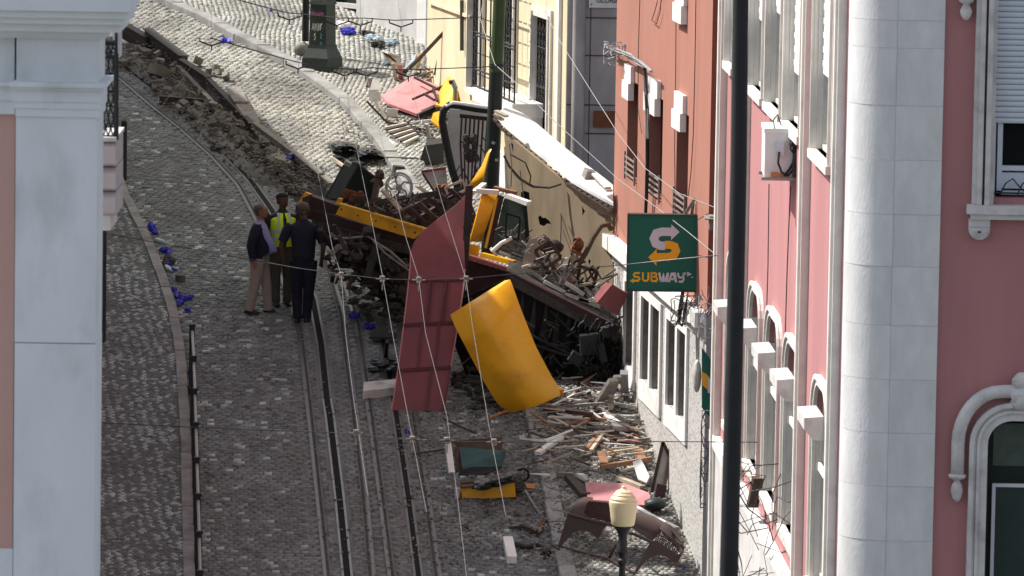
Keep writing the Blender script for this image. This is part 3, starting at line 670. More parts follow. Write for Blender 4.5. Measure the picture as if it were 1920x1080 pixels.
# --- cream house behind the wreck and its grey end wall
Wc = Wall(G(1055, 520), (G(1055, 520) - G(800, 150)).xy)
def quad_op(W, x0, x1, yt, yb): return op_px(W, x0, x1, yt, yb)
ca, cb_ = sorted([Wc.uz(1055, 520)[0], Wc.uz(800, 150)[0]])
b3 = thing('cream_building', 'cream house with ornate iron grilles and a grey end wall bearing a street name plaque', 'building', G(1055, 520))
c_ops = [quad_op(Wc, 1004, 1030, 28, 250), quad_op(Wc, 886, 903, -120, 172), quad_op(Wc, 945, 966, -120, 185)]
c_ops = [(o[0], o[1], o[2], min(o[3], 2.8)) for o in c_ops]
obj('front_wall', Wc.shell(ca, cb_, -16, 3.0, c_ops, depth=.3), M['cream'], b3)
def grille(W, o, parent, off=-.04, n=6, name='window_grille'):
    a, b, c, d = o; mb = MB()
    for k in range(n):
        u = lerp(a + .02, b - .02, k / (n - 1)); mb.tube([W.pt(u, c + .02, off), W.pt(u, d - .02, off)], .014, 5)
    for z in [c + .04, lerp(c, d, .33), lerp(c, d, .37), lerp(c, d, .72), d - .05]:
        mb.tube([W.pt(a, z, off), W.pt(b, z, off)], .015, 5)
    for z0 in (lerp(c, d, .08), lerp(c, d, .42), lerp(c, d, .8)):
        for k in range(n - 1):
            u = lerp(a + .02, b - .02, (k + .5) / (n - 1)); r = (b - a) / n * .42
            for q_ in range(4):
                zc = z0 + q_ * r * 2.1; mb.tube([W.pt(u + r * cos(j * pi / 3), zc + r * sin(j * pi / 3), off) for j in range(7)], .008, 4, cap=False)
    return obj(name, mb, M['black'], parent)
for i, o_ in enumerate(c_ops):
    wn = window(Wc, o_, b3, trim=.16, depth=.26, frm='darkgreen', gl='void', mull=0); grille(Wc, o_, wn, n=6)
# balcony with tall iron grille
bo = (Wc.uz(893, 180, .46)[0], Wc.uz(962, 190, .46)[0]); a, b = min(bo), max(bo); zb_ = Wc.uz(925, 178, .46)[1]
bal = MB(); Wc.box(bal, a - .15, b + .15, zb_ - .22, zb_, .004, .5); Wc.box(bal, a - .1, b + .1, zb_ - .42, zb_ - .222, .004, .32)
balc = obj('balcony', bal, M['white'], b3)
class Sub: pass
def screen(u0, u1, z0, z1, off, parent, n):
    mb = MB()
    for k in range(n):
        u = lerp(u0, u1, k / (n - 1)); mb.tube([Wc.pt(u, z0, off), Wc.pt(u, z1, off)], .014, 5)
    for z in (z0 + .03, z0 + .3, z0 + .85, z0 + .9, z1 - .02): mb.tube([Wc.pt(u0, z, off), Wc.pt(u1, z, off)], .016, 5)
    for zc0, rows in ((z0 + .08, 2), (z0 + 1.0, 4)):
        for k in range(n - 1):
            u = lerp(u0, u1, (k + .5) / (n - 1)); r = (u1 - u0) / n * .42
            for q_ in range(rows): mb.tube([Wc.pt(u + r * cos(j * pi / 3), zc0 + q_ * r * 2.2 + r, off) for j in range(7)], .009, 4, cap=False)
    return obj('iron_grille', mb, M['black'], parent)
screen(a - .1, b + .1, zb_, zb_ + 1.75, .46, balc, 9)
# recess moulding and green conduit
t = MB(); Wc.box(t, *sorted([Wc.uz(807, 60)[0], Wc.uz(885, 60)[0]]), Wc.uz(850, 22)[1], Wc.uz(850, 16)[1], .003, .05); obj('moulding', t, M['cream'], b3)
t = MB(); t.tube([Wc.p(866, 0, .05), Wc.p(866, 95, .05)], .035, 8); obj('conduit', t, M['olive'], b3)
# corner pilaster strip
t = MB(); cu_ = Wc.uz(1050, 300)[0]; Wc.box(t, cu_ - .22 if cu_ > (ca + cb_) / 2 else cu_, cu_ + (.0 if cu_ > (ca + cb_) / 2 else .22), -16, 3.0, .003, .06); obj('corner_strip', t, M['white'], b3)
t = MB(); Wc.box(t, *sorted([Wc.uz(800, 160)[0], Wc.uz(1055, 500)[0]]), -16, Wc.uz(1040, 330)[1], .003, .08); obj('base_course', t, M['white'], b3)
# end wall facing the camera
cc = Wc.pt(Wc.uz(1055, 520)[0], 0, 0); Wg = Wall((cc.x + .01, cc.y - .06, 0), (1, .02, 0))
t = MB(); gu0 = 0.0; Wg.box(t, .0, 3.5, -16, 3.0, -.5, 0)
ew = obj('end_wall', t, M['greywall'], b3)
t = MB(); pc = Wg.uz(1083, 200)[0]; t.tube([Wg.pt(pc, -14, .02), Wg.pt(pc, 3.0, .02)], .10, 14); obj('round_pilaster', t, M['greywall'], ew, smooth='a')
for y in (30, 95, 215, 330):
    pass
t = MB()
for (xa, xb, y) in ((1097, 1215, 33), (1097, 1215, 104), (1062, 1215, 196), (1097, 1215, 250)):
    qa, z = Wg.uz(xa, y); qb, _ = Wg.uz(xb, y); Wg.box(t, qa, qb, z - .008, z + .008, .002, .012)
qa, _ = Wg.uz(1104, 200); Wg.box(t, qa, qa + .012, -14, 3, .002, .010)
obj('masonry_joint', t, M['grime'], ew)
def text(name, s, size, c, R, m, parent, ext=.004):
    cu = bpy.data.curves.new(name, 'FONT'); cu.body = s; cu.size = size; cu.extrude = ext; cu.align_x = 'CENTER'; cu.align_y = 'CENTER'
    to = bpy.data.objects.new(name, cu); COL.objects.link(to); to.matrix_world = Matrix.Translation(c) @ R.to_4x4(); bpy.context.view_layer.update()
    dg = bpy.context.evaluated_depsgraph_get(); me = bpy.data.meshes.new_from_object(to.evaluated_get(dg)); me.transform(to.matrix_world)
    if parent: me.transform(Matrix.Translation(-BASE[parent.name]))
    bpy.data.objects.remove(to); me.materials.clear(); me.materials.append(m)
    o = bpy.data.objects.new(name, me); COL.objects.link(o); o.parent = parent; return o
t = MB(); qa, z = Wg.uz(1104, 14); qb, _ = Wg.uz(1170, 14); Wg.box(t, qa, qb, z, z + .55, .002, .03)
pl = obj('name_plaque', t, M['limestone'], ew)
RF = Matrix(((1, 0, 0), (0, 0, -1), (0, 1, 0)))
text('plaque_text', 'GLORIA', .10, Wg.pt((qa + qb) / 2 + .02, z + .11, .035), RF, M['grime'], pl)
text('plaque_text', 'CALÇADA DA', .10, Wg.pt((qa + qb) / 2 + .02, z + .27, .035), RF, M['grime'], pl)
t = MB(); t.lathe([(.012, 0), (.012, .012)], Wg.pt(qa + .04, z + .05, .042), 8, ax=Wg.N); obj('screw', t, M['rust'], pl)
t = MB(); qa, z = Wg.uz(1112, 238); qb, _ = Wg.uz(1160, 238); Wg.box(t, qa, qb, z, z + .25, .002, .04); obj('rusty_plate', t, M['rust'], ew)
# --- white plastered house at the top of the street
Ww = Wall(G(789, 89), (G(789, 89) - G(669, 42)).xy)
b4 = thing('white_building', 'white plastered house end at the top of the street with a dark green doorway', 'building', G(789, 89))
wa, wb = sorted([Ww.uz(800, 60)[0], Ww.uz(668, 20)[0]])
t = MB(); Ww.box(t, wa, wb, -14, 3, -.6, 0); obj('wall', t, M['plaster'], b4)
wc_, wd2 = sorted([Ww.uz(668, 20)[0], Ww.uz(606, 0)[0]])
if abs(wc_ - wb) > .05: wc_, wd2 = wd2, wc_
e0, e1 = sorted([Ww.uz(667, 10)[0], Ww.uz(606, 0)[0]])
t = MB(); Ww.box(t, e0, e1, -14, 3, -.6, -.25); dd = obj('doorway', t, M['darkgreen'], b4)
t = MB(); z = Ww.uz(640, 10)[1]; Ww.box(t, e0, e1, z - .05, z + .03, -.24, -.12); obj('door_rail', t, M['trimgrey'], dd)
z = Ww.uz(640, 30)[1]
t = MB(); Ww.box(t, e0 - .02, e1, z - .3, z, -.2, .15); obj('door_step', t, M['kerb'], dd)
e2 = Ww.uz(505, 0)[0]; f0, f1 = sorted([e2, Ww.uz(603, 0)[0]])
t = MB(); Ww.box(t, f0 - 3, f1, -14, 3, -.55, .03); obj('neighbour_wall', t, M['plaster'], b4)
t = MB(); f0, f1 = sorted([Ww.uz(530, 0)[0], Ww.uz(556, 0)[0]]); Ww.box(t, f0, f1, -14, 3, .032, .25); obj('buttress', t, M['white'], b4)
t = MB(); f0, f1 = sorted([Ww.uz(789, 0)[0], Ww.uz(806, 0)[0]]); Ww.box(t, f0, f1, -14, 3, .003, .08); obj('corner_strip', t, M['white'], b4)
t = MB(); q0 = Ww.p(804, 160, .18); t.tube([V((q0.x, q0.y, gz(q0.y) + .15)), V((q0.x, q0.y, 3))], .055, 10)
for z in (-6.2, -5.0, -3.8): t.tube([V((q0.x, q0.y, z)), V((q0.x, q0.y, z + .06))], .068, 10)
tag(obj('drainpipe', t, M['trimgrey'], smooth='a'), 'grey drainpipe standing in the corner between the white and the cream house', 'drainpipe')

# --- left row of houses: stands outside the left edge and shades the street
lp = [(-6.55, 40), (-6.55, 86), (-8.2, 92), (-10.5, 98), (-12.2, 103.4), (-14.2, 108), (-19, 114), (-32, 114), (-32, 40)]
b5 = thing('house_row', 'row of houses along the left pavement', 'building', gp(-6.75, 70)); t = MB()
HL = 9.5; n = len(lp)
t.add([V((x, y, gz(y) - 1)) for x, y in lp] + [V((x, y, gz(y) + HL)) for x, y in lp], [tuple(range(n, 2 * n))] + [(i, (i + 1) % n, n + (i + 1) % n, n + i) for i in range(n)])
obj('wall', t, M['plaster'], b5)
for (y, ww, hh) in ((62, 1.2, 1.0), (66.5, .5, 1.2), (71, 2.2, .7), (76.4, .6, .9), (78.2, .5, 1.3), (81.5, 1.6, .5), (86, .5, 1.2), (91, .6, 1.1), (98, .6, 1.2), (79.3, .25, 1.9), (80.0, .3, .8), (80.9, .3, 1.6), (82.5, .2, 1.9), (83.2, .35, .9), (77.4, .3, 1.7), (75.2, .4, 1.5), (84.2, .2, 1.5)):
    xq = float(np.interp(y, [p[1] for p in lp[1:5]], [p[0] for p in lp[1:5]])); t = MB(); t.box((xq - .5, y, gz(y) + HL + hh / 2), .7, ww, hh); obj('shadow_block', t, M['plaster'], b5)  # unseen roof blocks added to fray the shadow edge across the street
# --- near building at the left edge: pier, cornice, balcony
YL = 45.0
b6 = thing('near_building', 'pale stone pier with cornice and pink wall at the left edge of the view', 'building', P(100, 1080, YL))
def lbox(mb, x0, x1, y0, y1, f, dpt=.6):
    a = P(x0, y1, YL); b = P(x1, y0, YL); mb.bb((a.x, YL - f, a.z), (b.x, YL + dpt, b.z)); return mb
def lobj(name, rows, m, parent=b6):
    t = MB()
    for r in rows: lbox(t, *r)
    return obj(name, t, m, parent)
def crown(name, x0, x1, y0, y1, m):
    """moulded band: cyma profile returning round the right side"""
    return lobj(name, [(x0, x1, y0, y1, .3)], m)
lobj('shaft', [(29, 184, 216, 640, .10)], M['lavender']); lobj('shaft', [(26, 181, 641, 1160, .10)], M['lavender'])
lobj('cornice', [(-60, 254, -60, 8, .62), (-60, 247, 8.2, 22, .56), (-60, 243, 22.2, 34, .50), (-60, 232, 36, 50, .40), (-60, 205, 50.2, 61, .24), (-60, 200, 61.2, 66, .2)], M['lavender'])
lobj('cornice', [(10, 228, 34.2, 36, .36)], M['trimgrey'])
lobj('frieze_block', [(33, 187, 66.2, 152, .12)], M['lavender'])
lobj('capital', [(22, 203, 152.2, 158, .24), (25, 198, 158.2, 164, .2), (28, 191, 164.2, 187, .15), (30, 190.5, 187.2, 200, .135), (31, 188, 200.2, 215.5, .12)], M['lavender'])
lobj('side_return', [(-60, 28, 66.2, 152, .03), (-60, 28, 153, 158, .12), (-60, 28, 158.2, 186, .07), (-60, 28.5, 187, 212, .05)], M['lavender'])
lobj('wall', [(-60, 28.5, 212.5, 1028, 0)], M['palepink']); lobj('plinth', [(-60, 24, 1028.5, 1160, .02)], M['lavender'])
# balcony on the side of the near building
YB = 47.0
bl = thing('iron_balcony', 'black wrought iron balcony on pink stone brackets beside the pale pier', 'balcony', P(200, 262, YB))
t = MB(); 
for x in (189, 218): t.tube([P(x, 48, YB), P(x, 262, YB)], .014, 6)
t.tube([P(218, 262, YB), P(218, 100, YB)], .022, 6)
for y in (78, 82, 108, 172, 256): t.tube([P(187, y, YB), P(219, y, YB)], .014, 5)
obj('railing', t, M['black'], bl)
t = MB()
for (y0, y1) in ((84, 106), (112, 170), (176, 216), (216, 254)):
    for xc in (194, 203, 212):
        c0 = P(xc, (y0 + y1) / 2, YB); rz_ = (y1 - y0) / 2 * YB / FPX; rx_ = 4.5 * YB / FPX
        for s_ in (-1, 1):
            t.tube([c0 + V((s_ * rx_ * sin(j * pi / 5) * (1 - .4 * j / 5), .0, -rz_ + 2 * rz_ * j / 6)) for j in range(7)], .006, 4)
        t.tube([c0 + V((rx_ * .8 * cos(j * pi / 4), 0, rx_ * .8 * sin(j * pi / 4))) for j in range(9)], .006, 4)
obj('scrollwork', t, M['black'], bl)
t = MB(); a = P(186, 263, YB); b = P(219, 256, YB); t.bb((a.x, YB - .1, a.z), (b.x, YB + .9, b.z)); obj('balcony_slab', t, M['trimgrey'], bl)
t = MB(); a = P(208, 112, YB); b = P(221, 46, YB); t.bb((a.x, YB + .2, a.z), (b.x, YB + .5, b.z)); obj('corner_post', t, M['trimgrey'], bl)
for (y0, y1, xr) in ((264, 311, 218.5), (312, 357, 218.5), (358, 403, 218.5)):
    t = MB(); a = P(180, y1, YB); b = P(xr, y0, YB); 
    prof = [V((b.x, YB - .05, a.z + .004)), V((b.x, YB - .12, a.z + .03)), V((b.x, YB - .12, b.z - .05)), V((b.x, YB - .03, b.z - .004)), V((b.x, YB + .8, b.z - .004)), V((b.x, YB + .8, a.z + .004))]
    t.prism(prof, (a.x - b.x, 0, 0)); obj('stone_bracket', t, M['bracket'], bl, smooth=False)
t = MB(); a = P(182, 432, YB); b = P(207, 404, YB); t.bb((a.x, YB, a.z), (b.x, YB + .8, b.z)); obj('bracket_foot', t, M['trimgrey'], bl)

# ---------------------------------------------------------------- poles, posts, railing, lamp
def pole(name, label, cat, px0, py0, px1, py1, Y, r, m, n=14, parts=None):
    pass
Yg = 90.0
lpz = [P(939, -60, Yg), P(935, 40, Yg), P(930, 150, Yg), P(922, 335, Yg), P(917, 480, Yg)]
tp = thing('tram_pole', 'thick green overhead line pole on the right pavement, dark painted below', 'pole', lpz[-1])
t = MB(); t.tube(lpz[:3] , .098, 16); obj('upper_shaft', t, M['polegreen'], tp, smooth='a')
t = MB(); t.tube([lpz[1] + (lpz[2] - lpz[1]) * .86] + lpz[2:], [.108, .108, .118, .125], 16); obj('lower_shaft', t, M['poledark'], tp, smooth='a')
t = MB(); t.tube([P(931.5, 119, Yg), P(931.2, 125, Yg)], .118, 16); obj('collar', t, M['poledark'], tp)
t = MB()
for (x, y) in ((925, 268), (931, 300)): t.box(P(x, y, Yg - .13), .05, .01, .04, Euler((0, random.uniform(-.4, .4), 0)).to_matrix())
obj('sticker', t, M['offwhite'], tp)
# dark near lamp pole, soft in the foreground
t = MB(); Yp = 50; t.tube([P(1389, -40, Yp), P(1385, 300, Yp), P(1378, 620, Yp), P(1364, 1180, Yp)], [.068, .071, .074, .082], 20)
tag(obj('street_pole', t, M['black'], smooth='a'), 'dark slender street pole close to the camera in front of the pink facade', 'pole')
# green cast iron lamp pedestal
Yq = 102.4; s_ = Yq / FPX
def qv(x, y, dy=0): p = P(x, y, Yq); return V((p.x, Yq + dy, p.z))
c0 = qv(604, 128); lb = thing('lamp_pedestal', 'dark green cast iron pedestal with graffiti standing at the top of the street', 'pedestal', c0)
def rotq(a): return Matrix.Rotation(a, 3, 'Z')
RQ = rotq(radians(-28))
def tier(mb, w0, w1, y0, y1):
    z0 = (qv(604, y0) - c0).z; z1 = (qv(604, y1) - c0).z
    b_ = [V((x * w0, y * w0, z0)) for x, y in ((-1, -1), (1, -1), (1, 1), (-1, 1))] + [V((x * w1, y * w1, z1)) for x, y in ((-1, -1), (1, -1), (1, 1), (-1, 1))]
    mb.add([c0 + RQ @ p for p in b_], [(0, 3, 2, 1), (4, 5, 6, 7), (0, 1, 5, 4), (1, 2, 6, 5), (2, 3, 7, 6), (3, 0, 4, 7)])
t = MB(); tier(t, .26, .26, 134, 108); tier(t, .255, .19, 107.8, 90); tier(t, .19, .185, 89.8, 84); tier(t, .172, .16, 83.8, 8); tier(t, .18, .165, 7.8, 0); tier(t, .15, .09, -.2, -22)
obj('pedestal_body', t, M['castgreen'], lb)
t = MB(); n2 = RQ @ V((-1, 0, 0)); s2 = RQ @ V((0, 1, 0))
zp0, zp1 = (qv(604, 80) - c0).z, (qv(604, 18) - c0).z
for (a_, b_, z0, z1) in ((-.10, -.085, zp0, zp1), (.085, .10, zp0, zp1), (-.085, .085, zp0, zp0 + .02), (-.085, .085, zp1 - .02, zp1)):
    c = c0 + n2 * .172 + s2 * ((a_ + b_) / 2) + V((0, 0, (z0 + z1) / 2)); t.frame_box(c, n2 * .012, s2 * ((b_ - a_) / 2), V((0, 0, (z1 - z0) / 2)))
obj('side_panel', t, M['castgreen'], lb)
def scrib(name, pts, m, parent, r=.004, off=.185):
    n3 = RQ @ V((0, -1, 0)); s3 = RQ @ V((1, 0, 0)); t = MB()
    for st in pts: t.tube([c0 + n3 * (off - .008 * q_[1]) + s3 * q_[0] + V((0, 0, q_[1])) for q_ in st], r, 4)
    return obj(name, t, m, parent)
scrib('graffiti', [[(-.11, .68), (-.09, .80), (-.075, .67)], [(-.105, .72), (-.07, .73)], [(-.05, .66), (-.05, .79), (-.03, .70), (-.01, .80), (-.01, .67)], [(.01, .66), (.02, .80), (.035, .68)], [(.05, .79), (.055, .68), (.08, .73), (.055, .74), (.09, .80)], [(-.07, .60), (-.04, .62), (-.07, .56), (-.03, .57), (-.06, .50)]], M['white'], lb)
scrib('graffiti', [[(.06, .62), (.09, .60), (.06, .54), (.10, .53)], [(.06, .48), (.06, .40), (.09, .47), (.10, .40)], [(.05, .36), (.10, .37), (.07, .30), (.10, .28)], [(.05, .26), (.08, .22), (.11, .25)]], M['cyan'], lb)
scrib('graffiti', [[(-.13, .97), (-.10, 1.0), (-.08, .96), (-.05, 1.0), (-.03, .96), (0, .99), (.03, .96), (.06, 1.0), (.09, .96), (.12, .99)], [(-.12, .955), (-.06, .965), (0, .95), (.06, .965), (.11, .95)]], M['magenta'], lb, .006, .178)
t = MB(); a = qv(569, 84, .9); t.tube([a, a + V((.005, 0, 2.2))], .062, 12); tag(obj('bollard_pole', t, M['black'], smooth='a'), 'black upright pole just behind the green pedestal', 'pole')
t = MB(); t.blob(G(566, 92, .2), .16, .13, .13, n=9, m=6, j=.08); tag(obj('stone_ball', t, M['stone'], smooth=True), 'rounded stone at the foot of the black pole beside the pedestal', 'stone')
# lantern in the lower right foreground
YLn = 71.0; c = P(1168, 985, YLn); ln_ = thing('street_lantern', 'street lamp with a cream ribbed globe on a black cast post', 'lamp', V((c.x, YLn, gz(YLn))))
sc_ = YLn / FPX
t = MB(); pr = [(29, -26 * 1), (30, -15), (31, 0), (32, 22), (30, 27), (27, 29), (28.5, 33), (26, 36), (21, 45), (22, 47), (16, 56), (16.5, 58), (10, 65), (10, 67), (4, 73), (1, 76)]
pr = [(20, 0), (22, 3), (24, 18), (26, 34), (27.3, 42), (26.8, 46), (24, 48), (24.8, 51), (23, 54.5), (19.8, 57), (20, 59), (17, 62), (15.6, 63), (15.4, 64.5), (12, 67), (9.5, 68), (6, 69.5), (4.6, 71), (4, 74), (1.5, 76)]
t.lathe([(a * sc_, b * sc_) for a, b in pr], V((c.x, YLn, c.z)), 28); obj('globe', t, M['globe'], ln_, smooth='a')
t = MB(); pr = [(16, -.3), (17, -4), (13, -9), (9.5, -14), (8.5, -22), (8.5, -40), (10.5, -44), (10.5, -51), (7.5, -55), (6.5, -63), (10, -66), (10, -71), (6, -76), (6.2, -95), (7, -150), (8, -260), (10, -330), (16, -340), (17, -380), (22, -390), (24, -520)]
zbot = gz(YLn) - .05
t.lathe([(a * sc_, max(b * sc_, zbot - c.z)) for a, b in pr][::-1], V((c.x, YLn, c.z)), 18); obj('post', t, M['black'], ln_, smooth='a')
# thin posts at the left pavement
t = MB(); a = G(194, 642, .1); t.tube([a, V((a.x, a.y, P(195, 430, a.y).z))], .034, 8); tag(obj('sign_post', t, M['poledark']), 'thin dark metal post on the left pavement beside the pale pier', 'post')
t = MB(); a = G(232, 338, 0); t.tube([a, V((a.x, a.y, P(231, 232, a.y).z))], .05, 10); t.lathe([(.05, 0), (.055, .02), (.04, .05), (.005, .06)], V((a.x, a.y, P(231, 232, a.y).z)), 10); t.beam(a + V((-.18, .5, .35)), a + V((0, 0, .12)), .04, .04)
tag(obj('bollard', t, M['black'], smooth='a'), 'black bollard on the upper left kerb below the iron balcony', 'bollard')
# pedestrian railing down the left kerb, seen end on
rl = thing('kerb_railing', 'black metal railing with a shiny top rail running down the left kerb', 'railing', G(366, 1080))
rl_line = Line([(358, 738), (361, 800), (364, 900), (367, 1010), (370, 1110), (374, 1300)])
ys_ = [G(360, 738).y - k * 1.5 for k in range(10)]
tops = []
for y in ys_:
    a = gp(float(rl_line(y)), y, 0); b = a + V((0.012, 0, .98)); tops.append(b); t = MB(); t.box((a + b) / 2, .075, .05, .98); t.box(b + V((0, 0, .012)), .09, .07, .035); t.box(a + V((0, 0, .06)), .14, .14, .1)
    obj('post', t, M['black'], rl)
for a, b in zip(tops[:-1], tops[1:]):
    t = MB(); t.tube([a + V((.0, -.03, -.07)), b + V((.0, .03, -.07))], .022, 8); obj('top_rail', t, M['aluminium'], rl, smooth='a')
    t = MB(); t.tube([a + V((-.01, -.03, -.5)), b + V((-.01, .03, -.5))], .018, 6); t.tube([a + V((-.01, -.03, -.8)), b + V((-.01, .03, -.8))], .014, 6); obj('lower_rail', t, M['black'], rl)

# ---------------------------------------------------------------- overhead wires
HW = 5.2
def wire(name, pts, r, m, label, h=None, Ys=None, cat='wire', group=None, sub=6):
    q_ = [G(*p, HW if h is None else h) if Ys is None else P(*p, Ys[i]) for i, p in enumerate(pts)]
    t = MB(); t.tube(q_, r, 6); o = obj(name, t, m); return tag(o, label, cat, group)
M['wiregrey'] = mat('wiregrey', (.16, .16, .165), .6, .1, 5, 0); M['wire'] = mat('wire', (.30, .30, .31), .5, .1, 5, 0, metal=.3); M['wiredark'] = mat('wiredark', (.05, .05, .055), .6, .1, 5, 0)
M['rope'] = mat('rope', (.34, .34, .34), .6, .1, 5, 0)
tw = [[(543, 27), (559, 118), (578, 240), (597, 328), (623, 463), (640, 516), (648, 625), (662, 740), (690, 930)],
      [(632, 37), (645, 131), (656, 210), (669, 280), (694, 399), (717, 516), (736, 625), (765, 780), (800, 960)],
      [(675, -20), (676, 38), (685, 131), (705, 220), (723, 293), (761, 445), (785, 521), (798, 625), (838, 780), (858, 935), (876, 1090)],
      [(741, -30), (752, 38), (766, 131), (783, 210), (800, 280), (836, 403), (874, 524), (884, 598), (917, 800), (948, 965)]]
wlab = ['leftmost trolley wire hanging in front of the men and the wreck', 'second trolley wire from the left, crossing the yellow beam', 'third trolley wire from the left, crossing the red panel', 'rightmost trolley wire, crossing the yellow curved panel']
for p, l in zip(tw, wlab): wire('trolley_wire', p, .0032, M['wiregrey'], l, group='trolley wires over the tracks')
wire('trolley_wire', [(397, -20), (397, 72), (370, 105), (345, 145), (300, 203)], .003, M['wiregrey'], 'fine pale wire dropping over the rubble trench', group='trolley wires over the tracks')
wire('span_wire', [(440, -2), (533, 23), (640, 34), (684, 34), (740, 38), (770, 37), (887, 33)], .008, M['wiredark'], 'topmost dark cross wire reaching the cream house balcony', group='cross wires')
wire('span_wire', [(397, 72), (540, 112), (573, 120), (628, 128), (664, 130), (700, 127), (751, 131), (784, 130), (900, 126), (932, 124)], .008, M['wiredark'], 'dark cross wire tied to the green pole', group='cross wires')
wire('span_wire', [(190, 436), (400, 474), (560, 503), (640, 514), (716, 523), (785, 525), (875, 522), (960, 514), (1176, 496), (1345, 479)], .0055, M['wiredark'], 'cross wire with white insulators in front of the wreck', group='cross wires')
wire('span_wire', [(150, 791), (430, 804), (620, 811), (760, 824), (870, 828), (1060, 829), (1240, 828), (1420, 829)], .0055, M['wiredark'], 'lowest cross wire above the green box and splintered wood', group='cross wires')
def yoke(x, y, lab):
    a = G(x, y, HW); t = MB(); w_ = .17; t.tube([a + V((-w_, 0, .02)), a + V((-w_, 0, -.03)), a + V((0, 0, -.09)), a + V((w_, 0, -.03)), a + V((w_, 0, .02))], .012, 6); t.tube([a + V((0, 0, -.08)), a + V((0, 0, -.16))], .009, 5)
    tag(obj('wire_yoke', t, M['black']), lab, 'wire fitting', 'black yokes on the cross wires')
for x, y, l in ((543, 26, 'black yoke at the left end of the topmost cross wire'), (632, 36, 'black yoke on the topmost cross wire in front of the pedestal'), (676, 36, 'black yoke on the topmost cross wire just right of the pedestal'), (752, 39, 'rightmost black yoke on the topmost cross wire'),
                (559, 117, 'leftmost black yoke on the cross wire tied to the green pole'), (646, 130, 'black yoke on the lower cross wire at the foot of the pedestal'), (686, 130, 'black yoke above the white bent frame'), (766, 132, 'black yoke above the pink roof panel'), (397, 74, 'small black yoke over the upper left roadway')): yoke(x, y, l)
for x, y, l in ((640, 516, 'leftmost white insulator on the cross wire before the wreck'), (717, 523, 'white insulator on the cross wire over the dark undercarriage'), (785, 525, 'white insulator in front of the red panel'), (874, 523, 'white insulator right of the red panel'),
                (668, 812, 'grey clamp on the lowest cross wire above the tracks'), (773, 824, 'grey clamp on the lowest cross wire left of the green box'), (838, 826, 'grey clamp on the lowest cross wire above the green box'), (926, 829, 'grey clamp on the lowest cross wire right above the green box')):
    a = G(x, y, HW); t = MB(); t.lathe([(.02, -.04), (.033, -.036), (.033, -.012), (.02, -.008), (.02, .008), (.033, .012), (.033, .036), (.02, .04)], a, 10); t.tube([a - V((.08, 0, 0)), a + V((.08, 0, 0))], .010, 6); t.tube([a - V((0, 0, .05)), a - V((0, 0, .14))], .010, 5)
    tag(obj('insulator', t, M['greywood'] if y < 700 else M['greywood']), l, 'insulator', 'insulators on the cross wires')
def ywire(pts, Ya, Yb, r, m, lab, grp='guy wires across the right side'):
    n = len(pts); wire('guy_wire', pts, r, m, lab, Ys=[lerp(Ya, Yb, i / (n - 1)) for i in range(n)], group=grp)
ywire([(905, 10), (900, 33), (915, 80), (928, 121), (969, 157), (1035, 223), (1160, 337), (1231, 389), (1290, 435), (1345, 480)], 89.5, 75, .0048, M['rope'], 'pale guy wire from the green pole down across the sandwich sign')
ywire([(1020, -40), (1026, 31), (1051, 79), (1105, 165), (1160, 252), (1209, 315), (1274, 363), (1348, 392)], 89, 75.5, .0048, M['rope'], 'upper pale guy wire crossing the salmon facade')
ywire([(1345, 479), (1290, 484), (1240, 489), (1176, 496)], 75, 76.3, .008, M['rope'], 'short pale guy wire lying across the sandwich sign')

# ---------------------------------------------------------------- sandwich shop sign
YS = 77.4; q0 = P(1177, 543, YS); q1 = P(1313, 406, YS)
sg = thing('shop_sign', 'square green sandwich shop sign with white and yellow arrow emblem projecting from the salmon house', 'sign', q0)
t = MB(); t.bb((q0.x, YS, q0.z), (q1.x, YS + .16, q1.z)); obj('sign_face', t, M['signgreen'], sg)
t = MB(); e = .02
for a, b in (((q0.x - e, q1.z), (q1.x + e, q1.z + e)), ((q0.x - e, q0.z - e), (q1.x + e, q0.z)), ((q0.x - e, q0.z), (q0.x, q1.z)), ((q1.x, q0.z), (q1.x + e, q1.z))): t.bb((a[0], YS - .012, a[1]), (b[0], YS + .17, b[1]))
obj('sign_frame', t, M['castgreen'], sg)
t = MB(); t.bb((q1.x + e, YS + .05, q1.z - .15), (q1.x + .5, YS + .09, q1.z - .11)); t.bb((q1.x + e, YS + .05, q0.z + .11), (q1.x + .5, YS + .09, q0.z + .15)); obj('sign_bracket', t, M['black'], sg)
SW = q1.x - q0.x; SH = q1.z - q0.z
def sp(u, v, d=0): return V((q0.x + u * SW, YS - .004 - d, q0.z + v * SH))
def ribbon(mb, pts, wd, d=.006, y0=0, cap=True):
    """stroke of even width through (u,v) points, u and v in sign widths/heights"""
    P2 = [V((p[0] * SW, p[1] * SH)) for p in pts]; n = len(P2); Lf, Rt = [], []
    for i in range(n):
        t_ = (P2[min(i + 1, n - 1)] - P2[max(i - 1, 0)]).normalized(); nn = V((-t_.y, t_.x)); 
        k = 1.0
        if 0 < i < n - 1:
            a_ = (P2[i] - P2[i - 1]).normalized(); cth = abs(nn.dot(V((-a_.y, a_.x)))); k = 1 / max(cth, .5)
        Lf.append(P2[i] + nn * wd * SW / 2 * k); Rt.append(P2[i] - nn * wd * SW / 2 * k)
    vs = [V((q0.x + p.x, YS - .003 - y0, q0.z + p.y)) for p in Lf + Rt]; vs += [v - V((0, d, 0)) for v in vs]; m_ = 2 * n
    fs = []
    for i in range(n - 1): fs += [(i, i + 1, n + i + 1, n + i), (m_ + i, m_ + n + i, m_ + n + i + 1, m_ + i + 1), (i, m_ + i, m_ + i + 1, i + 1), (n + i, n + i + 1, m_ + n + i + 1, m_ + n + i)]
    fs += [(0, n, m_ + n, m_), (n - 1, m_ + n - 1, m_ + 2 * n - 1, 2 * n - 1)]
    mb.add(vs, fs)
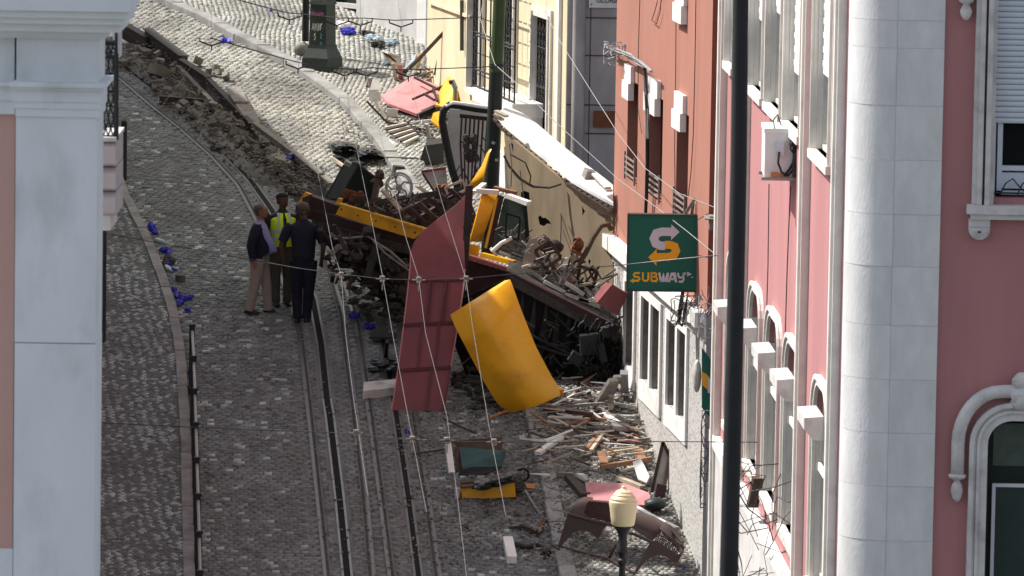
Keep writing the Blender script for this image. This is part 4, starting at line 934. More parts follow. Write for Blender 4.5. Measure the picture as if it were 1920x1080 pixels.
def head(mb, pts, d=.006): mb.prism([sp(*p) for p in pts], (0, -d, 0))
def SP(x, y): return ((x - 1177) / 136, (543 - y) / 137)   # sign-relative position sighted on the sign
t = MB()
ribbon(t, [SP(*p) for p in ((1260, 435), (1240, 435), (1230, 438), (1225, 448), (1229, 457), (1238, 461), (1247, 461))], .118)
head(t, [SP(*p) for p in ((1258, 421), (1274, 435), (1258, 450))]); obj('emblem', t, M['signwhite'], sg)
t = MB()
ribbon(t, [SP(*p) for p in ((1247, 459), (1257, 459), (1265, 462), (1268, 470), (1264, 478), (1254, 481.5), (1229, 482))], .112)
head(t, [SP(*p) for p in ((1231, 467), (1231, 498), (1215, 482.5))], .007); obj('emblem', t, M['signyellow'], sg)
# green counter between the two arrow bodies is the sign itself; lettering
Lx = [1186, 1203, 1218.5, 1235, 1256, 1271.5, 1287]; 
yt_, yb__ = 510.5, 527.5; ym_ = 519
def LT(mb, strokes, x0, wd, wt=.026, y0=0):
    for st in strokes: ribbon(mb, [SP(x0 + a * wd, lerp(yb__, yt_, b)) for a, b in st], wt, y0=y0)
t = MB(); w1 = 13
LT(t, [[(1.0, .92), (.25, .92), (.06, .72), (.25, .5), (.75, .5), (.94, .28), (.75, .08), (-.15, .08)]], 1187, 13)
head(t, [SP(1181, 527), SP(1188, 521), SP(1188, 531)])
LT(t, [[(.08, 1), (.08, .25), (.3, .08), (.7, .08), (.92, .25), (.92, 1)]], 1204.5, 12.5)
LT(t, [[(.08, 1.05), (.08, 0)], [(.1, .93), (.72, .93), (.88, .80), (.80, .62), (.62, .53), (.1, .53)], [(.62, .52), (.86, .44), (1.0, .26), (.84, .07), (.1, .07)]], 1221, 12)
obj('lettering', t, M['signyellow'], sg)
t = MB()
LT(t, [[(.04, 1), (.2, .05), (.36, .05), (.5, .8), (.64, .05), (.8, .05), (.96, 1)]], 1236, 18, .028)
LT(t, [[(.04, -.03), (.36, .95), (.64, .95), (.96, -.03)], [(.2, .3), (.8, .3)]], 1255, 15, .028)
LT(t, [[(.06, 1), (.06, .72), (.3, .5), (.7, .5), (.94, .72), (.94, 1)], [(.94, .7), (.94, .25), (.75, .05), (.2, .05)]], 1272, 12, .028)
LT(t, [[(.94, .95), (1.35, .95)]], 1272, 12, .024); head(t, [SP(1290, 508), SP(1299, 512.5), SP(1290, 517)])
LT(t, [[(1.6, .5), (1.9, .6)]], 1279, 12, .012)
obj('lettering', t, M['signwhite'], sg)
# second sign, narrow, on the grey end wall
YS2 = 76.0; a = P(1317, 745, YS2); s2_ = thing('small_shop_sign', 'narrow green sign with yellow and white mark under the cable tangle', 'sign', a)
t = MB(); t.prism([P(1316, 652, YS2), P(1316, 765, YS2), P(1337, 790, YS2), P(1337, 680, YS2)], (0, .05, 0)); obj('sign_face', t, M['signgreen'], s2_)
t = MB(); t.prism([P(1316.5, 697, YS2 - .004), P(1316.5, 722, YS2 - .004), P(1326, 730, YS2 - .004), P(1326, 702, YS2 - .004)], (0, -.008, 0)); obj('mark', t, M['signyellow'], s2_)
t = MB(); t.prism([P(1326.5, 703, YS2 - .004), P(1326.5, 736, YS2 - .004), P(1332, 738, YS2 - .004), P(1332, 712, YS2 - .004)], (0, -.008, 0)); obj('mark', t, M['signwhite'], s2_)
t = MB(); c = W1.p(1307, 705, .14); t.blob(c, .06, .09, .22, n=10, m=8, j=.02); tag(obj('wall_lamp', t, M['offwhite'], smooth=True), 'oval white fitting on the pebble-dash wall beside the small green sign', 'wall lamp')
# ---------------------------------------------------------------- air conditioner on the pink wall
Wa = W2; a0 = op_px(W2, 1446, 1488, 245, 335)
pa = W2.p(1490, 245, .02); YA = pa.y
ac = thing('air_conditioner', 'white wall mounted air conditioning unit with rusty base on the pink wall', 'air conditioner', W2.p(1470, 335, 0))
A_ = P(1433, 332, YA); B_ = P(1487, 250, YA); t = MB(); t.bb((A_.x, YA, A_.z), (B_.x, YA + .8, B_.z)); obj('casing', t, M['white'], ac)
t = MB(); t.bb((A_.x - .01, YA - .01, B_.z), (B_.x + .01, YA + .81, B_.z + .05)); obj('lid', t, M['white'], ac)
t = MB(); t.bb((A_.x - .03, YA - .02, A_.z - .035), (B_.x + .1, YA + .05, A_.z)); obj('wall_bracket', t, M['aluminium'], ac); t = MB(); t.bb((A_.x - .03, YA + .7, A_.z - .035), (B_.x + .1, YA + .76, A_.z)); obj('wall_bracket', t, M['aluminium'], ac)
t = MB(); t.box(P(1463, 278, YA - .03), .085, .05, .16); obj('service_cover', t, M['shutter'], ac)
t = MB(); c = P(1461, 285, YA - .06)
t.tube([c, c + V((-.01, -.02, -.12)), c + V((.03, -.03, -.22)), c + V((.1, 0, -.26)), c + V((.16, .05, -.2))], .013, 6)
t.tube([P(1470, 330, YA - .04), P(1480, 318, YA - .05), P(1490, 300, YA), P(1495, 270, YA + .1)], .016, 6); t.tube([P(1452, 240, YA), P(1450, 225, YA + .1), P(1458, 215, YA + .2), P(1465, 235, YA + .3)], .008, 5)
obj('hose', t, M['black'], ac)
t = MB()
for q_ in range(6): t.blob(P(1490 + random.uniform(-3, 6), 268 + q_ * 11, YA - .05), .045, .06, .06, n=6, m=4)
obj('foam_lagging', t, M['grime'], ac)
t = MB(); t.box(P(1452, 327, YA - .012), .08, .02, .05); t.box(P(1470, 328, YA - .012), .10, .02, .04); obj('rust_patch', t, M['orange'], ac)

# ---------------------------------------------------------------- cable tangles
def tangle(name, label, c, ext, n, r, m, seed, drop=0, grp='cable tangles on the right walls'):
    rd = random.Random(seed); t = MB()
    for i in range(n):
        p = V([c[k] + rd.uniform(-1, 1) * ext[k] for k in range(3)]); d = V((rd.uniform(-1, 1), rd.uniform(-1, 1), rd.uniform(-1, 1) - drop)).normalized()
        pts = [p]; st = max(ext) * .35
        for k in range(6):
            d = (d + V((rd.uniform(-.7, .7), rd.uniform(-.5, .5), rd.uniform(-.7, .7) - drop * .3))).normalized(); p = p + d * st
            p = V([min(max(p[j], c[j] - ext[j] * 1.15), c[j] + ext[j] * 1.15) for j in range(3)]); pts.append(p)
        t.tube(pts, r * rd.uniform(.6, 1.3), 5)
    return tag(obj(name, t, m), label, 'cables', grp)
def wallrun(name, label, W, pts, off, r, m, n=1, spread=0, seed=1, grp='cables fixed to the right walls'):
    rd = random.Random(seed); t = MB()
    for i in range(n):
        t.tube([W.p(x + rd.uniform(-spread, spread), y + rd.uniform(-spread, spread), off + rd.uniform(0, .06) * (n > 1)) for x, y in pts], r, 5)
    return tag(obj(name, t, m), label, 'cables', grp)
wallrun('cable_bundle', 'grey cable bundle sagging along the upper salmon wall', W1, [(1140, 88), (1160, 95), (1180, 104), (1200, 118), (1220, 132)], .12, .009, M['wire'], 16, 4, 3)
wallrun('cable_bundle', 'thick black cable bundle hanging down the salmon wall', W1, [(1208, 122), (1212, 180), (1214, 260), (1213, 340), (1210, 420)], .08, .014, M['black'], 9, 2.2, 4)
for i, (l, p) in enumerate((('thin black cable down the salmon wall left of the bundle', [(1200, -10), (1197, 90), (1196, 200), (1203, 250)]), ('thin black cable right of the third window on the salmon wall', [(1305, -10), (1303, 120), (1300, 250), (1295, 330), (1290, 370)]), ('thin black cable between second and third window of the salmon wall', [(1268, -10), (1267, 130), (1265, 280), (1266, 400)]), ('loose looping cable high on the salmon wall', [(1236, -10), (1228, 20), (1222, 38), (1231, 45), (1238, 20), (1240, -10)]))):
    wallrun('wall_cable', l, W1, p, .04, .006, M['black'], 1, 0, i)
tangle('cable_tangle', 'pale cable tangle at the upper left corner of the salmon house', W1.p(1152, 100, .15), (.13, .4, .12), 22, .006, M['wire'], 5)
tangle('cable_tangle', 'knot of black and grey cables just below the sandwich sign', P(1291, 582, 76.6), (.2, .15, .17), 34, .006, M['wiredark'], 6)
tangle('cable_tangle', 'pale strands of cable beside the sandwich sign corner', P(1327, 580, 76.0), (.10, .15, .32), 26, .006, M['wire'], 7, .4)
t = MB()
for i in range(6): t.tube([P(1278 + i, 545, 76.8), P(1272 + i * 1.4, 580, 76.7), P(1270 + i, 605, 76.7), P(1277 + i * .6, 612, 76.7), P(1286 - i, 590, 76.7), P(1290, 548, 76.8)], .007, 5)
tag(obj('cable_loop', t, M['black']), 'black cable loops hanging under the sandwich sign', 'cables')
t = MB(); rd = random.Random(9)
for i in range(12):
    x = rd.uniform(1338, 1350); t.tube([P(x + rd.uniform(-3, 3), 575, 75.7), P(x - 2, 650, 75.7), P(x - 4 + rd.uniform(-2, 2), 750, 75.7), P(x - 9, 850, 75.7), P(x - 11, 1000, 75.7), P(x - 13, 1110, 75.7)], .012, 5)
tag(obj('cable_bundle', t, M['black']), 'thick black cable bundle running down behind the dark street pole', 'cables', 'cables fixed to the right walls')
tangle('cable_tangle', 'mess of cables and clamps left of the street pole low down', P(1334, 860, 75.5), (.12, .1, .55), 30, .006, M['wiredark'], 10, .3)
tangle('cable_tangle', 'fine loose cables over the white plinth of the pink building', W2.p(1430, 985, .25), (.3, .9, .55), 34, .006, M['wiredark'], 12)
t = MB(); t.frame_box(W2.p(1416, 922, .12), W2.N * .06, W2.D * .12, V((.03, 0, .17))); tag(obj('junction_box', t, M['darkwood']), 'dark brown junction box hanging at the foot of the pink wall', 'junction box')
t = MB(); t.box(P(1335, 895, 75.4), .08, .06, .16); t.box(P(1330, 870, 75.4), .03, .04, .3); tag(obj('junction_box', t, M['black']), 'small black box in the cable run left of the street pole', 'junction box')
t = MB(); t.tube([P(1330, 905, 75.3), P(1331, 1090, 75.3)], .035, 8); tag(obj('conduit_pipe', t, M['wire']), 'grey conduit pipe with blue tape left of the street pole', 'pipe')
t = MB(); t.tube([P(1330.6, 985, 75.3), P(1330.8, 1003, 75.3)], .038, 8); obj('tape', t, M['cyan'], None); o = bpy.data.objects['tape']; tag(o, 'band of blue tape wound round the grey conduit pipe', 'tape')
wallrun('wall_cable', 'dark cable down the pink wall between the first two lower windows', W2, [(1442, 345), (1440, 500), (1434, 700), (1432, 900)], .03, .007, M['grime'], 1)
wallrun('wall_cable', 'dark cable down the pink wall from the air conditioner', W2, [(1482, 350), (1476, 500), (1470, 700), (1462, 1000)], .03, .007, M['grime'], 1)
# bracket and dark props above the sign
t = MB(); t.beam(P(1303, 372, 77.5), P(1273, 420, 77.5), .05, .04); t.beam(P(1300, 380, 77.6), P(1293, 432, 77.6), .05, .04); tag(obj('sign_stay', t, M['greywood']), 'pair of crossed dark struts behind the top of the sandwich sign', 'bracket')
t = MB(); t.bb(tuple(P(1330, 432, 75.9)), tuple(P(1350, 402, 76.2))); t.bb(tuple(P(1322, 412, 75.8)), tuple(P(1352, 404, 76.25))); tag(obj('wall_box', t, M['greywood']), 'grey metal shelf box on the shaded end wall beside the sign', 'box')
# ---------------------------------------------------------------- the wreck
def quadslab(name, pts, th, m, parent=None, tv=None):
    q_ = [V(p) for p in pts]; n_ = (q_[1] - q_[0]).cross(q_[2] - q_[0]).normalized()
    if n_.y < 0: n_ = -n_
    t = MB(); t.prism(q_, (tv if tv is not None else n_) * th); return obj(name, t, m, parent)
def pp(pts, Ya, Yb=None):
    """sighted outline standing in a plane from depth Ya (left) to Yb (right)"""
    Yb = Ya if Yb is None else Yb; x0 = min(p[0] for p in pts); x1 = max(p[0] for p in pts)
    return [P(x, y, lerp(Ya, Yb, (x - x0) / max(x1 - x0, 1))) for x, y in pts]
wk = thing('wrecked_tram', 'smashed yellow and maroon funicular car, floor and undercarriage torn open against the corner', 'tram', G(880, 640))
def wp(name, pts, th, m, Ya, Yb=None, label=None):
    o = quadslab(name, pp(pts, Ya, Yb), th, m, wk)
    if label: o['label'] = label
    return o
def wb(name, a, b, wd, h, m, Ya, Yb=None):
    t = MB(); t.beam(P(*a, Ya), P(*b, Ya if Yb is None else Yb), wd, h); return obj(name, t, m, wk)
def wt(name, pts, r, m, Ya, Yb=None, sm=True, n=8):
    Yb = Ya if Yb is None else Yb; k = len(pts); t = MB(); t.tube([P(*p, lerp(Ya, Yb, i / (k - 1))) for i, p in enumerate(pts)], r, n); return obj(name, t, m, wk, smooth='a' if sm else False)
# side sill with its yellow board
wp('side_board', [(639, 384), (797, 430), (776, 448), (629, 402)], .05, M['yellow'], 88.2, 86.6, 'long yellow side board along the floor edge')
t = MB(); t.beam(P(637, 382, 88.16), P(800, 430, 86.56), .05, .03); obj('board_lip', t, M['yellow'], wk)
for x, y in ((640, 392), (671, 404), (705, 414), (741, 425), (778, 436)):
    t = MB(); t.lathe([(.018, 0), (.012, .012)], P(x, y, lerp(88.2, 86.6, (x - 629) / 168) - .01), 8, ax=V((0, -1, 0))); obj('bolt', t, M['rust'], wk)
wb('floor_beam', (560, 393), (800, 462), .14, .16, M['maroon'], 88.9, 86.9)
wb('floor_beam', (583, 378), (636, 398), .10, .20, M['maroon'], 88.7, 88.4)
wb('floor_beam', (572, 372), (640, 392), .10, .05, M['maroon'], 89.3, 88.6)
wb('floor_beam', (590, 420), (775, 470), .12, .12, M['iron'], 88.6, 87.0)
wp('end_plate', [(566, 372), (583, 364), (636, 384), (627, 403), (612, 405), (570, 392)], .06, M['darkwood'], 89.2, 88.6)
wp('corner_board', [(555, 386), (572, 360), (584, 365), (567, 388)], .05, M['yellow'], 89.4, 89.2, 'short yellow corner board at the far left end')
wp('corner_board', [(629, 381), (634, 371), (639, 373), (635, 384)], .05, M['yellow'], 88.4, 88.3)
# underside
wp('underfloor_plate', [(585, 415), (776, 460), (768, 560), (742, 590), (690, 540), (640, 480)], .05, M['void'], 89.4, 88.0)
rd = random.Random(21)
for a, b, wd, mm in (((640, 440), (700, 500), .16, 'iron'), ((700, 480), (760, 570), .22, 'iron'), ((720, 500), (745, 560), .10, 'iron'), ((655, 455), (740, 470), .07, 'iron'), ((690, 430), (670, 510), .12, 'grime'), ((710, 440), (690, 520), .10, 'iron'), ((640, 470), (690, 520), .07, 'iron'), ((735, 480), (700, 540), .08, 'grime'), ((660, 500), (760, 540), .05, 'iron'), ((600, 430), (650, 500), .08, 'grime'), ((750, 470), (768, 520), .14, 'grime'), ((625, 440), (640, 470), .12, 'iron')):
    wb('undercarriage_beam', a, b, wd, wd * rd.uniform(.5, 1.2), M[mm], rd.uniform(87.2, 88.6), rd.uniform(87.2, 88.6))
wt('brake_rod', [(626, 448), (660, 446), (690, 443), (700, 450), (722, 475), (768, 508)], .018, M['greywood'], 87.6, 87.0)
wt('brake_rod', [(700, 452), (730, 470), (764, 500)], .02, M['greywood'], 86.9, 86.7)
wt('brake_rod', [(626, 422), (642, 442), (652, 470), (668, 500)], .03, M['grime'], 88, 87.6)
for x, y in ((738, 505), (750, 522), (700, 520), (668, 480), (757, 545), (765, 560)):
    t = MB(); t.lathe([(.07, -.05), (.10, -.03), (.10, .03), (.07, .05)], P(x, y, 87.4), 12, ax=V((rd.uniform(-1, 1), -1, rd.uniform(-.5, .5))).normalized()); obj('wheel_hub', t, M['iron'], wk, smooth='a')
for k in range(7):
    t = MB(); t.lathe([(.022, 0), (.022, .012)], P(716 + k * 6.5, 492 + k * 11, 87.0), 8, ax=V((0, -1, 0))); obj('bolt', t, M['grime'], wk)
t = MB()
for k in range(90):
    x = rd.uniform(615, 765); y = 425 + (x - 615) * .35 + rd.uniform(0, 95)
    a = P(x, y, rd.uniform(87.4, 88.8)); t.beam(a, a + V((rd.uniform(-.25, .25), rd.uniform(-.1, .1), rd.uniform(-.2, .2))), rd.uniform(.02, .07), rd.uniform(.02, .06))
o = obj('undercarriage_tangle', t, M['iron'], wk); o['kind'] = 'stuff'
# bits hanging between the chassis and the ground
t = MB()
for k in range(60):
    x = rd.uniform(660, 770); y = rd.uniform(520, 600); a = P(x, y, rd.uniform(87.0, 88.5)); a.z = max(a.z, gz(a.y) + .02)
    t.blob(a, rd.uniform(.03, .12), .06, rd.uniform(.02, .07), n=5, m=3)
o = obj('fallen_parts', t, M['grime'], wk); o['kind'] = 'stuff'
# floor with its ladder of joists
wp('floor_plate', [(640, 384), (870, 350), (905, 440), (795, 432)], .04, M['grime'], 89.0, 88.0)
for a, b in (((772, 418), (856, 368)), ((790, 428), (872, 375)), ((740, 405), (800, 375))): wb('floor_joist', a, b, .11, .08, M['darkwood'], 87.3, 87.6)
for k in range(5):
    a = (780 + k * 19, 398 - k * 9 + 5); wb('floor_joist', (a[0] - 12, a[1] - 12), (a[0] + 18, a[1] + 16), .06, .06, M['darkwood'] if k % 2 else M['maroon'], 87.25, 87.2)
for a, b in (((700, 395), (830, 385)), ((712, 400), (760, 390)), ((728, 372), (790, 378)), ((760, 383), (840, 365)), ((690, 400), (790, 425))): wb('floor_strip', a, b, .05, .05, M['maroon'], 88.2, 88.0)
wb('plank', (718, 357), (765, 408), .10, .03, M['palewood'], 87.7, 87.4)
t = MB()
for k in range(150):
    x = rd.uniform(650, 880); y = 395 + (x - 650) * .10 + rd.uniform(-26, 14); a = P(x, y, lerp(88.7, 87.2, (x - 650) / 230) + rd.uniform(0, .5))
    t.beam(a, a + V((rd.uniform(-.2, .2), rd.uniform(0, .2), rd.uniform(-.05, .08))), rd.uniform(.01, .05), rd.uniform(.01, .03))
o = obj('floor_debris', t, M['darkwood'], wk); o['kind'] = 'stuff'
t = MB()
for k in range(40):
    x = rd.uniform(690, 870); y = rd.uniform(375, 425); a = P(x, y, 87.6); d_ = [a]
    for j in range(6): d_.append(d_[-1] + V((rd.uniform(-.09, .13), rd.uniform(-.05, .05), rd.uniform(-.07, .07))))
    t.tube(d_, rd.uniform(.005, .012), 5)
obj('torn_wiring', t, M['greywood'], wk)
# hand brake wheel
t = MB(); cw = P(748, 352, 88.0); rx, rz_ = 25 * 88 / FPX, 27 * 88 / FPX
rg = [cw + V((rx * cos(j * pi / 12), .10 * sin(j * pi / 12), rz_ * sin(j * pi / 12))) for j in range(25)]
t.tube(rg, .016, 8, cap=False); t.tube([p * .999 + (cw - p) * .13 + V((0, -.03, 0)) for p in rg], .010, 8, cap=False)
for j in range(5):
    a = 2 * pi * j / 5 + .4; e = cw + V((rx * cos(a), 0, rz_ * sin(a))); mid = cw + (e - cw) * .5 + V((-.05 * sin(a), 0, .05 * cos(a))); t.tube([cw, mid, e], .015, 6)
t.lathe([(.05, -.03), (.05, .03)], cw, 10, ax=V((0, -1, 0)))
o = obj('brake_wheel', t, M['wire'], wk, smooth='a'); o['label'] = 'round spoked hand wheel standing out of the floor wreckage'
# maroon end post beside the red panel and lower apron
wp('end_post', [(873, 349), (887, 347), (884, 420), (877, 500), (874, 520), (866, 500)], .08, M['maroon'], 84.7)
wp('apron', [(876, 484), (900, 486), (962, 512), (935, 548), (866, 575)], .06, M['maroon'], 85.9, 85.6)
wp('apron', [(878, 478), (960, 505), (962, 513), (876, 487)], .08, M['redpanel'], 85.8, 85.4)
for k in range(8):
    t = MB(); t.lathe([(.012, 0), (.012, .015)], P(885 + k * 10, 487 + k * 3.3, 85.7 - k * .04), 7, ax=V((0, -1, 0))); obj('rivet', t, M['grime'], wk)
# driver cab remains
def curved(name, tl, tr, br, bl_, Ys, m, bulge=0, th=.02, nu=10, nv=10, wob=0, label=None, parent=wk, tag_=None, ledge=None, redge=None):
    rd = random.Random(hash(name) % 99)
    def fn(u, v):
        lx, ly = (lerp(tl[0], bl_[0], v), lerp(tl[1], bl_[1], v)) if ledge is None else (np.interp(v, ledge[0], ledge[1]), np.interp(v, ledge[0], ledge[2]))
        rx_, ry_ = (lerp(tr[0], br[0], v), lerp(tr[1], br[1], v)) if redge is None else (np.interp(v, redge[0], redge[1]), np.interp(v, redge[0], redge[2]))
        x, y = lerp(lx, rx_, u), lerp(ly, ry_, u); Y = Ys(u, v) if callable(Ys) else Ys
        return P(x, y, Y + bulge * (sin(pi * u) + .0) + wob * sin(7 * u + 5 * v))
    t = MB(); t.grid(fn, nu, nv, -th); return obj(name, t, m, parent, smooth='a', label=label)
curved('cab_panel', (903, 364), (932, 366), (901, 451), (880, 450), lambda u, v: 86.6 - .25 * sin(pi * v) + .1 * u, M['yellow'], th=.03, label='bent yellow cab corner panel')
curved('cab_panel', (878, 456), (900, 461), (897, 482), (876, 477), 86.3, M['yellow'], nu=3, nv=3)
curved('cab_trim', (930, 370), (934, 372), (913, 466), (908, 464), 86.4, M['yellow'], nu=2, nv=8)
wp('cab_sill', [(901, 474), (962, 489), (959, 497), (898, 482)], .08, M['yellow'], 86.2, 85.8)
wp('cab_cap', [(892, 354), (935, 357), (934, 365), (895, 363)], .10, M['white'], 86.5)
wp('cab_cap', [(949, 364), (989, 378), (986, 386), (946, 370)], .10, M['white'], 86.6, 86.3)
wb('cab_cap', (889, 360), (908, 345), .08, .04, M['white'], 86.9, 87.3)
wp('cab_post', [(934, 366), (945, 369), (921, 470), (911, 466)], .08, M['maroon'], 86.5)
wp('cab_window', [(945, 372), (984, 384), (990, 452), (966, 485), (921, 474)], .02, M['greenglass'], 86.7, 86.4, 'dark green broken cab window')
wb('cab_post', (984, 383), (990, 455), .05, .06, M['darkgreen'], 86.4)
wb('plank', (927, 352), (968, 362), .12, .05, M['wood'], 87.0, 86.9)
wt('handrail', [(922, 472), (940, 456), (960, 446)], .03, M['white'], 86.1)
wb('white_strip', (936, 472), (966, 483), .05, .04, M['white'], 86.2); wb('white_strip', (920, 465), (930, 478), .06, .04, M['white'], 86.2)
t = MB()
for k in range(40):
    a = P(rd.uniform(935, 985), rd.uniform(425, 480), 86.2); t.tube([a, a + V((rd.uniform(-.1, .1), 0, rd.uniform(-.1, .1))), a + V((rd.uniform(-.2, .2), 0, rd.uniform(-.15, .15)))], .006, 4)
obj('torn_wiring', t, M['greywood'], wk)
# machinery and seats on the right part of the floor
quadslab('floor_plate', [P(950, 508, 85.2), P(1163, 616, 84.85), P(1152, 580, 86.2), P(1100, 532, 86.6), P(1010, 466, 87.0), P(965, 452, 87.0)], .04, M['grime'], wk, tv=V((0, 0, -1)))
wp('board', [(991, 449), (1005, 446), (1014, 479), (997, 508), (978, 494)], .04, M['palewood'], 85.7, 85.6)
t = MB(); t.blob(P(1037, 463, 86.0), .15, .12, .11, n=10, m=7, j=.12); t.blob(P(1022, 460, 86.0), .10, .12, .13, n=10, m=7, j=.12); obj('motor', t, M['maroon'], wk, smooth=True)
for k in range(4):
    t = MB(); c = P(1016 + k * 2, 456 + k * 3, 86.0 - .02 * k); r_ = .13 - .015 * k
    t.tube([c + V((r_ * .7 * cos(j * pi / 8), .05 * sin(j), r_ * sin(j * pi / 8))) for j in range(14)], .011, 6); obj('coil', t, M['wire'], wk)
wt('lever', [(1041, 476), (1036, 500), (1026, 520)], .03, M['greywood'], 85.7)
wt('lever', [(1031, 476), (1020, 500), (1015, 520)], .02, M['iron'], 85.9)
wt('twin_post', [(1072, 474), (1060, 505), (1045, 543)], .014, M['aluminium'], 85.6); wt('twin_post', [(1079, 476), (1067, 508), (1053, 545)], .014, M['aluminium'], 85.6)
t = MB(); t.box(P(1082, 462, 85.8), .15, .12, .15, Euler((.3, .4, .2)).to_matrix()); t.blob(P(1083, 455, 85.7), .08, .07, .10, n=6, m=4); t.beam(P(1070, 470, 85.7), P(1092, 478, 85.7), .1, .05); obj('gear_housing', t, M['rust'], wk)
wt('bent_channel', [(1146, 430), (1140, 421), (1127, 424), (1112, 446), (1098, 475), (1086, 494), (1074, 512)], .04, M['darkwood'], 85.9, 85.6)
t = MB()
for k in range(46):
    x = rd.uniform(1000, 1140); y = 500 + (x - 1000) * .46 + rd.uniform(-20, 22); a = P(x, y, 85.6 + rd.uniform(-.2, .5)); pts = [a]
    for j in range(5): pts.append(pts[-1] + V((rd.uniform(-.12, .14), rd.uniform(-.05, .05), rd.uniform(-.1, .08))))
    t.tube(pts, rd.uniform(.005, .010), 5)
obj('torn_wiring', t, M['wire'], wk)
for a, b in (((1055, 550), (1105, 566)), ((1085, 560), (1125, 575)), ((1020, 528), (1060, 548)), ((1060, 530), (1095, 552))): wb('white_strip', a, b, .07, .05, M['offwhite'], 85.5)
t = MB(); t.blob(P(1112, 563, 85.3), .07, .06, .05, n=8, m=5); obj('lamp_shell', t, M['offwhite'], wk)
for k in range(12):
    x = rd.uniform(1000, 1120); y = 498 + (x - 1000) * .46 + rd.uniform(-14, 10); wb('plank', (x, y), (x + rd.uniform(-30, 30), y + rd.uniform(-22, 22)), rd.uniform(.04, .1), .03, M[rd.choice(['wood', 'greywood', 'darkwood', 'palewood'])], 85.7, 85.6)
# right floor edge and underside seen from below
wb('floor_edge', (950, 512), (1162, 618), .12, .09, M['maroon'], 85.0, 84.6)
wb('floor_beam', (955, 524), (1160, 634), .08, .12, M['grime'], 84.95, 84.6)
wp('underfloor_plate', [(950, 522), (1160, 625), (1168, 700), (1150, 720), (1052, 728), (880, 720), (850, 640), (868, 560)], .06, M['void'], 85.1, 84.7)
for k in range(9):
    x = 965 + k * 21; wb('joist', (x, 530 + k * 11), (x - 24 + k * 2, 660 + k * 6), .05, .09, M['black'], 85.0 - k * .03, 84.95 - k * .03)
for a, b in (((900, 600), (1100, 680)), ((880, 560), (1120, 690)), ((1030, 580), (1120, 660)), ((1060, 560), (1150, 640)), ((1090, 680), (1150, 700))): wt('pipe', [a, ((a[0] + b[0]) / 2, (a[1] + b[1]) / 2 + 6), b], .025, M['black'], 84.9, 84.6)
for (x, y, w_, h_) in ((1105, 645, .28, .3), (1080, 672, .2, .16), (1140, 620, .18, .14), (1128, 660, .1, .3)):
    t = MB(); t.box(P(x, y, 84.5), w_, .1, h_, Euler((.2, rd.uniform(-.6, .6), .2)).to_matrix()); obj('bent_plate', t, M['black'], wk)
t = MB()
for k in range(70):
    x = rd.uniform(1080, 1172); y = rd.uniform(590, 700); a = P(x, y, rd.uniform(84.4, 84.7)); pts = [a]
    for j in range(4): pts.append(pts[-1] + V((rd.uniform(-.06, .06), 0, rd.uniform(-.12, .02))))
    t.tube(pts, rd.uniform(.006, .014), 4)
obj('hanging_cables', t, M['black'], wk)
t = MB()
for k in range(120):
    x = rd.uniform(870, 1170); y = rd.uniform(600, 720); a = P(x, y, rd.uniform(84.6, 84.95)); a.z = max(a.z, gz(a.y) + .05)
    t.beam(a, a + V((rd.uniform(-.3, .3), rd.uniform(-.1, .1), rd.uniform(-.25, .25))), rd.uniform(.01, .03), rd.uniform(.01, .03))
o = obj('underfloor_tangle', t, M['grime'], wk); o['kind'] = 'stuff'
# dark heap on the ground under the wreck
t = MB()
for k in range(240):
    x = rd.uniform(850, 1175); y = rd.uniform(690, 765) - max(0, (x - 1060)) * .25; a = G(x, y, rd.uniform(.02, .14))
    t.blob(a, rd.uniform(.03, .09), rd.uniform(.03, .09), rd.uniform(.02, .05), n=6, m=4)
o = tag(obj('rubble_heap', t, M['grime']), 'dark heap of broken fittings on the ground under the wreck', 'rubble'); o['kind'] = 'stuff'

# torn off roof: pale top, beige inside
rf = thing('torn_roof', 'torn off tram roof leaning on the wall, bright white outside and beige within', 'tram roof', P(1050, 450, 87))
def rfn(u, v):
    nx_, ny_ = np.interp(u, [0, .1, .4, .66, 1], [926, 944, 1010, 1070, 1150]), np.interp(u, [0, .1, .4, .66, 1], [214, 236, 292, 342, 386])
    fx, fy = np.interp(u, [0, .1, .4, .7, 1], [950, 985, 1045, 1100, 1148]), np.interp(u, [0, .1, .4, .7, 1], [206, 222, 270, 316, 352])
    Y = lerp(89.3, 85.9, u) + v * .95; return P(lerp(nx_, fx, v), lerp(ny_, fy, v) + 1.2 * sin(9 * u + 4 * v), Y)
t = MB(); t.grid(rfn, 24, 5, .05); obj('roof_sheet', t, M['white'], rf, smooth='a')
t = MB()
for i in range(24):
    a, b = V(rfn(i / 24, 0)), V(rfn((i + 1) / 24, 0)); t.beam(a + V((0, -.02, -.07)), b + V((0, -.01, -.045)), .035, .04)
obj('roof_edge', t, M['darkwood'], rf)
t = MB()
for i in range(1, 22):
    a, b = V(rfn(i / 24, 1)), V(rfn((i + 1) / 24, 1)); t.beam(a + V((0, .06, .0)), b + V((0, .06, .0)), .06, .05)
obj('roof_gutter', t, M['greywood'], rf)
o = quadslab('ceiling_panel', pp([(946, 262), (962, 262), (1004, 296), (1070, 350), (1149, 400), (1149, 600), (1100, 560), (1040, 500), (985, 440), (955, 350)], 88.4, 86.2), .05, M['beige'], rf)
quadslab('dark_gap', pp([(958, 268), (985, 285), (1002, 300), (1010, 345), (990, 330), (965, 300)], 88.25, 87.9), .02, M['void'], rf)
quadslab('soffit', pp([(1062, 344), (1147, 398), (1140, 404), (1128, 402), (1090, 378)], 86.6, 85.9), .03, M['darkwood'], rf)
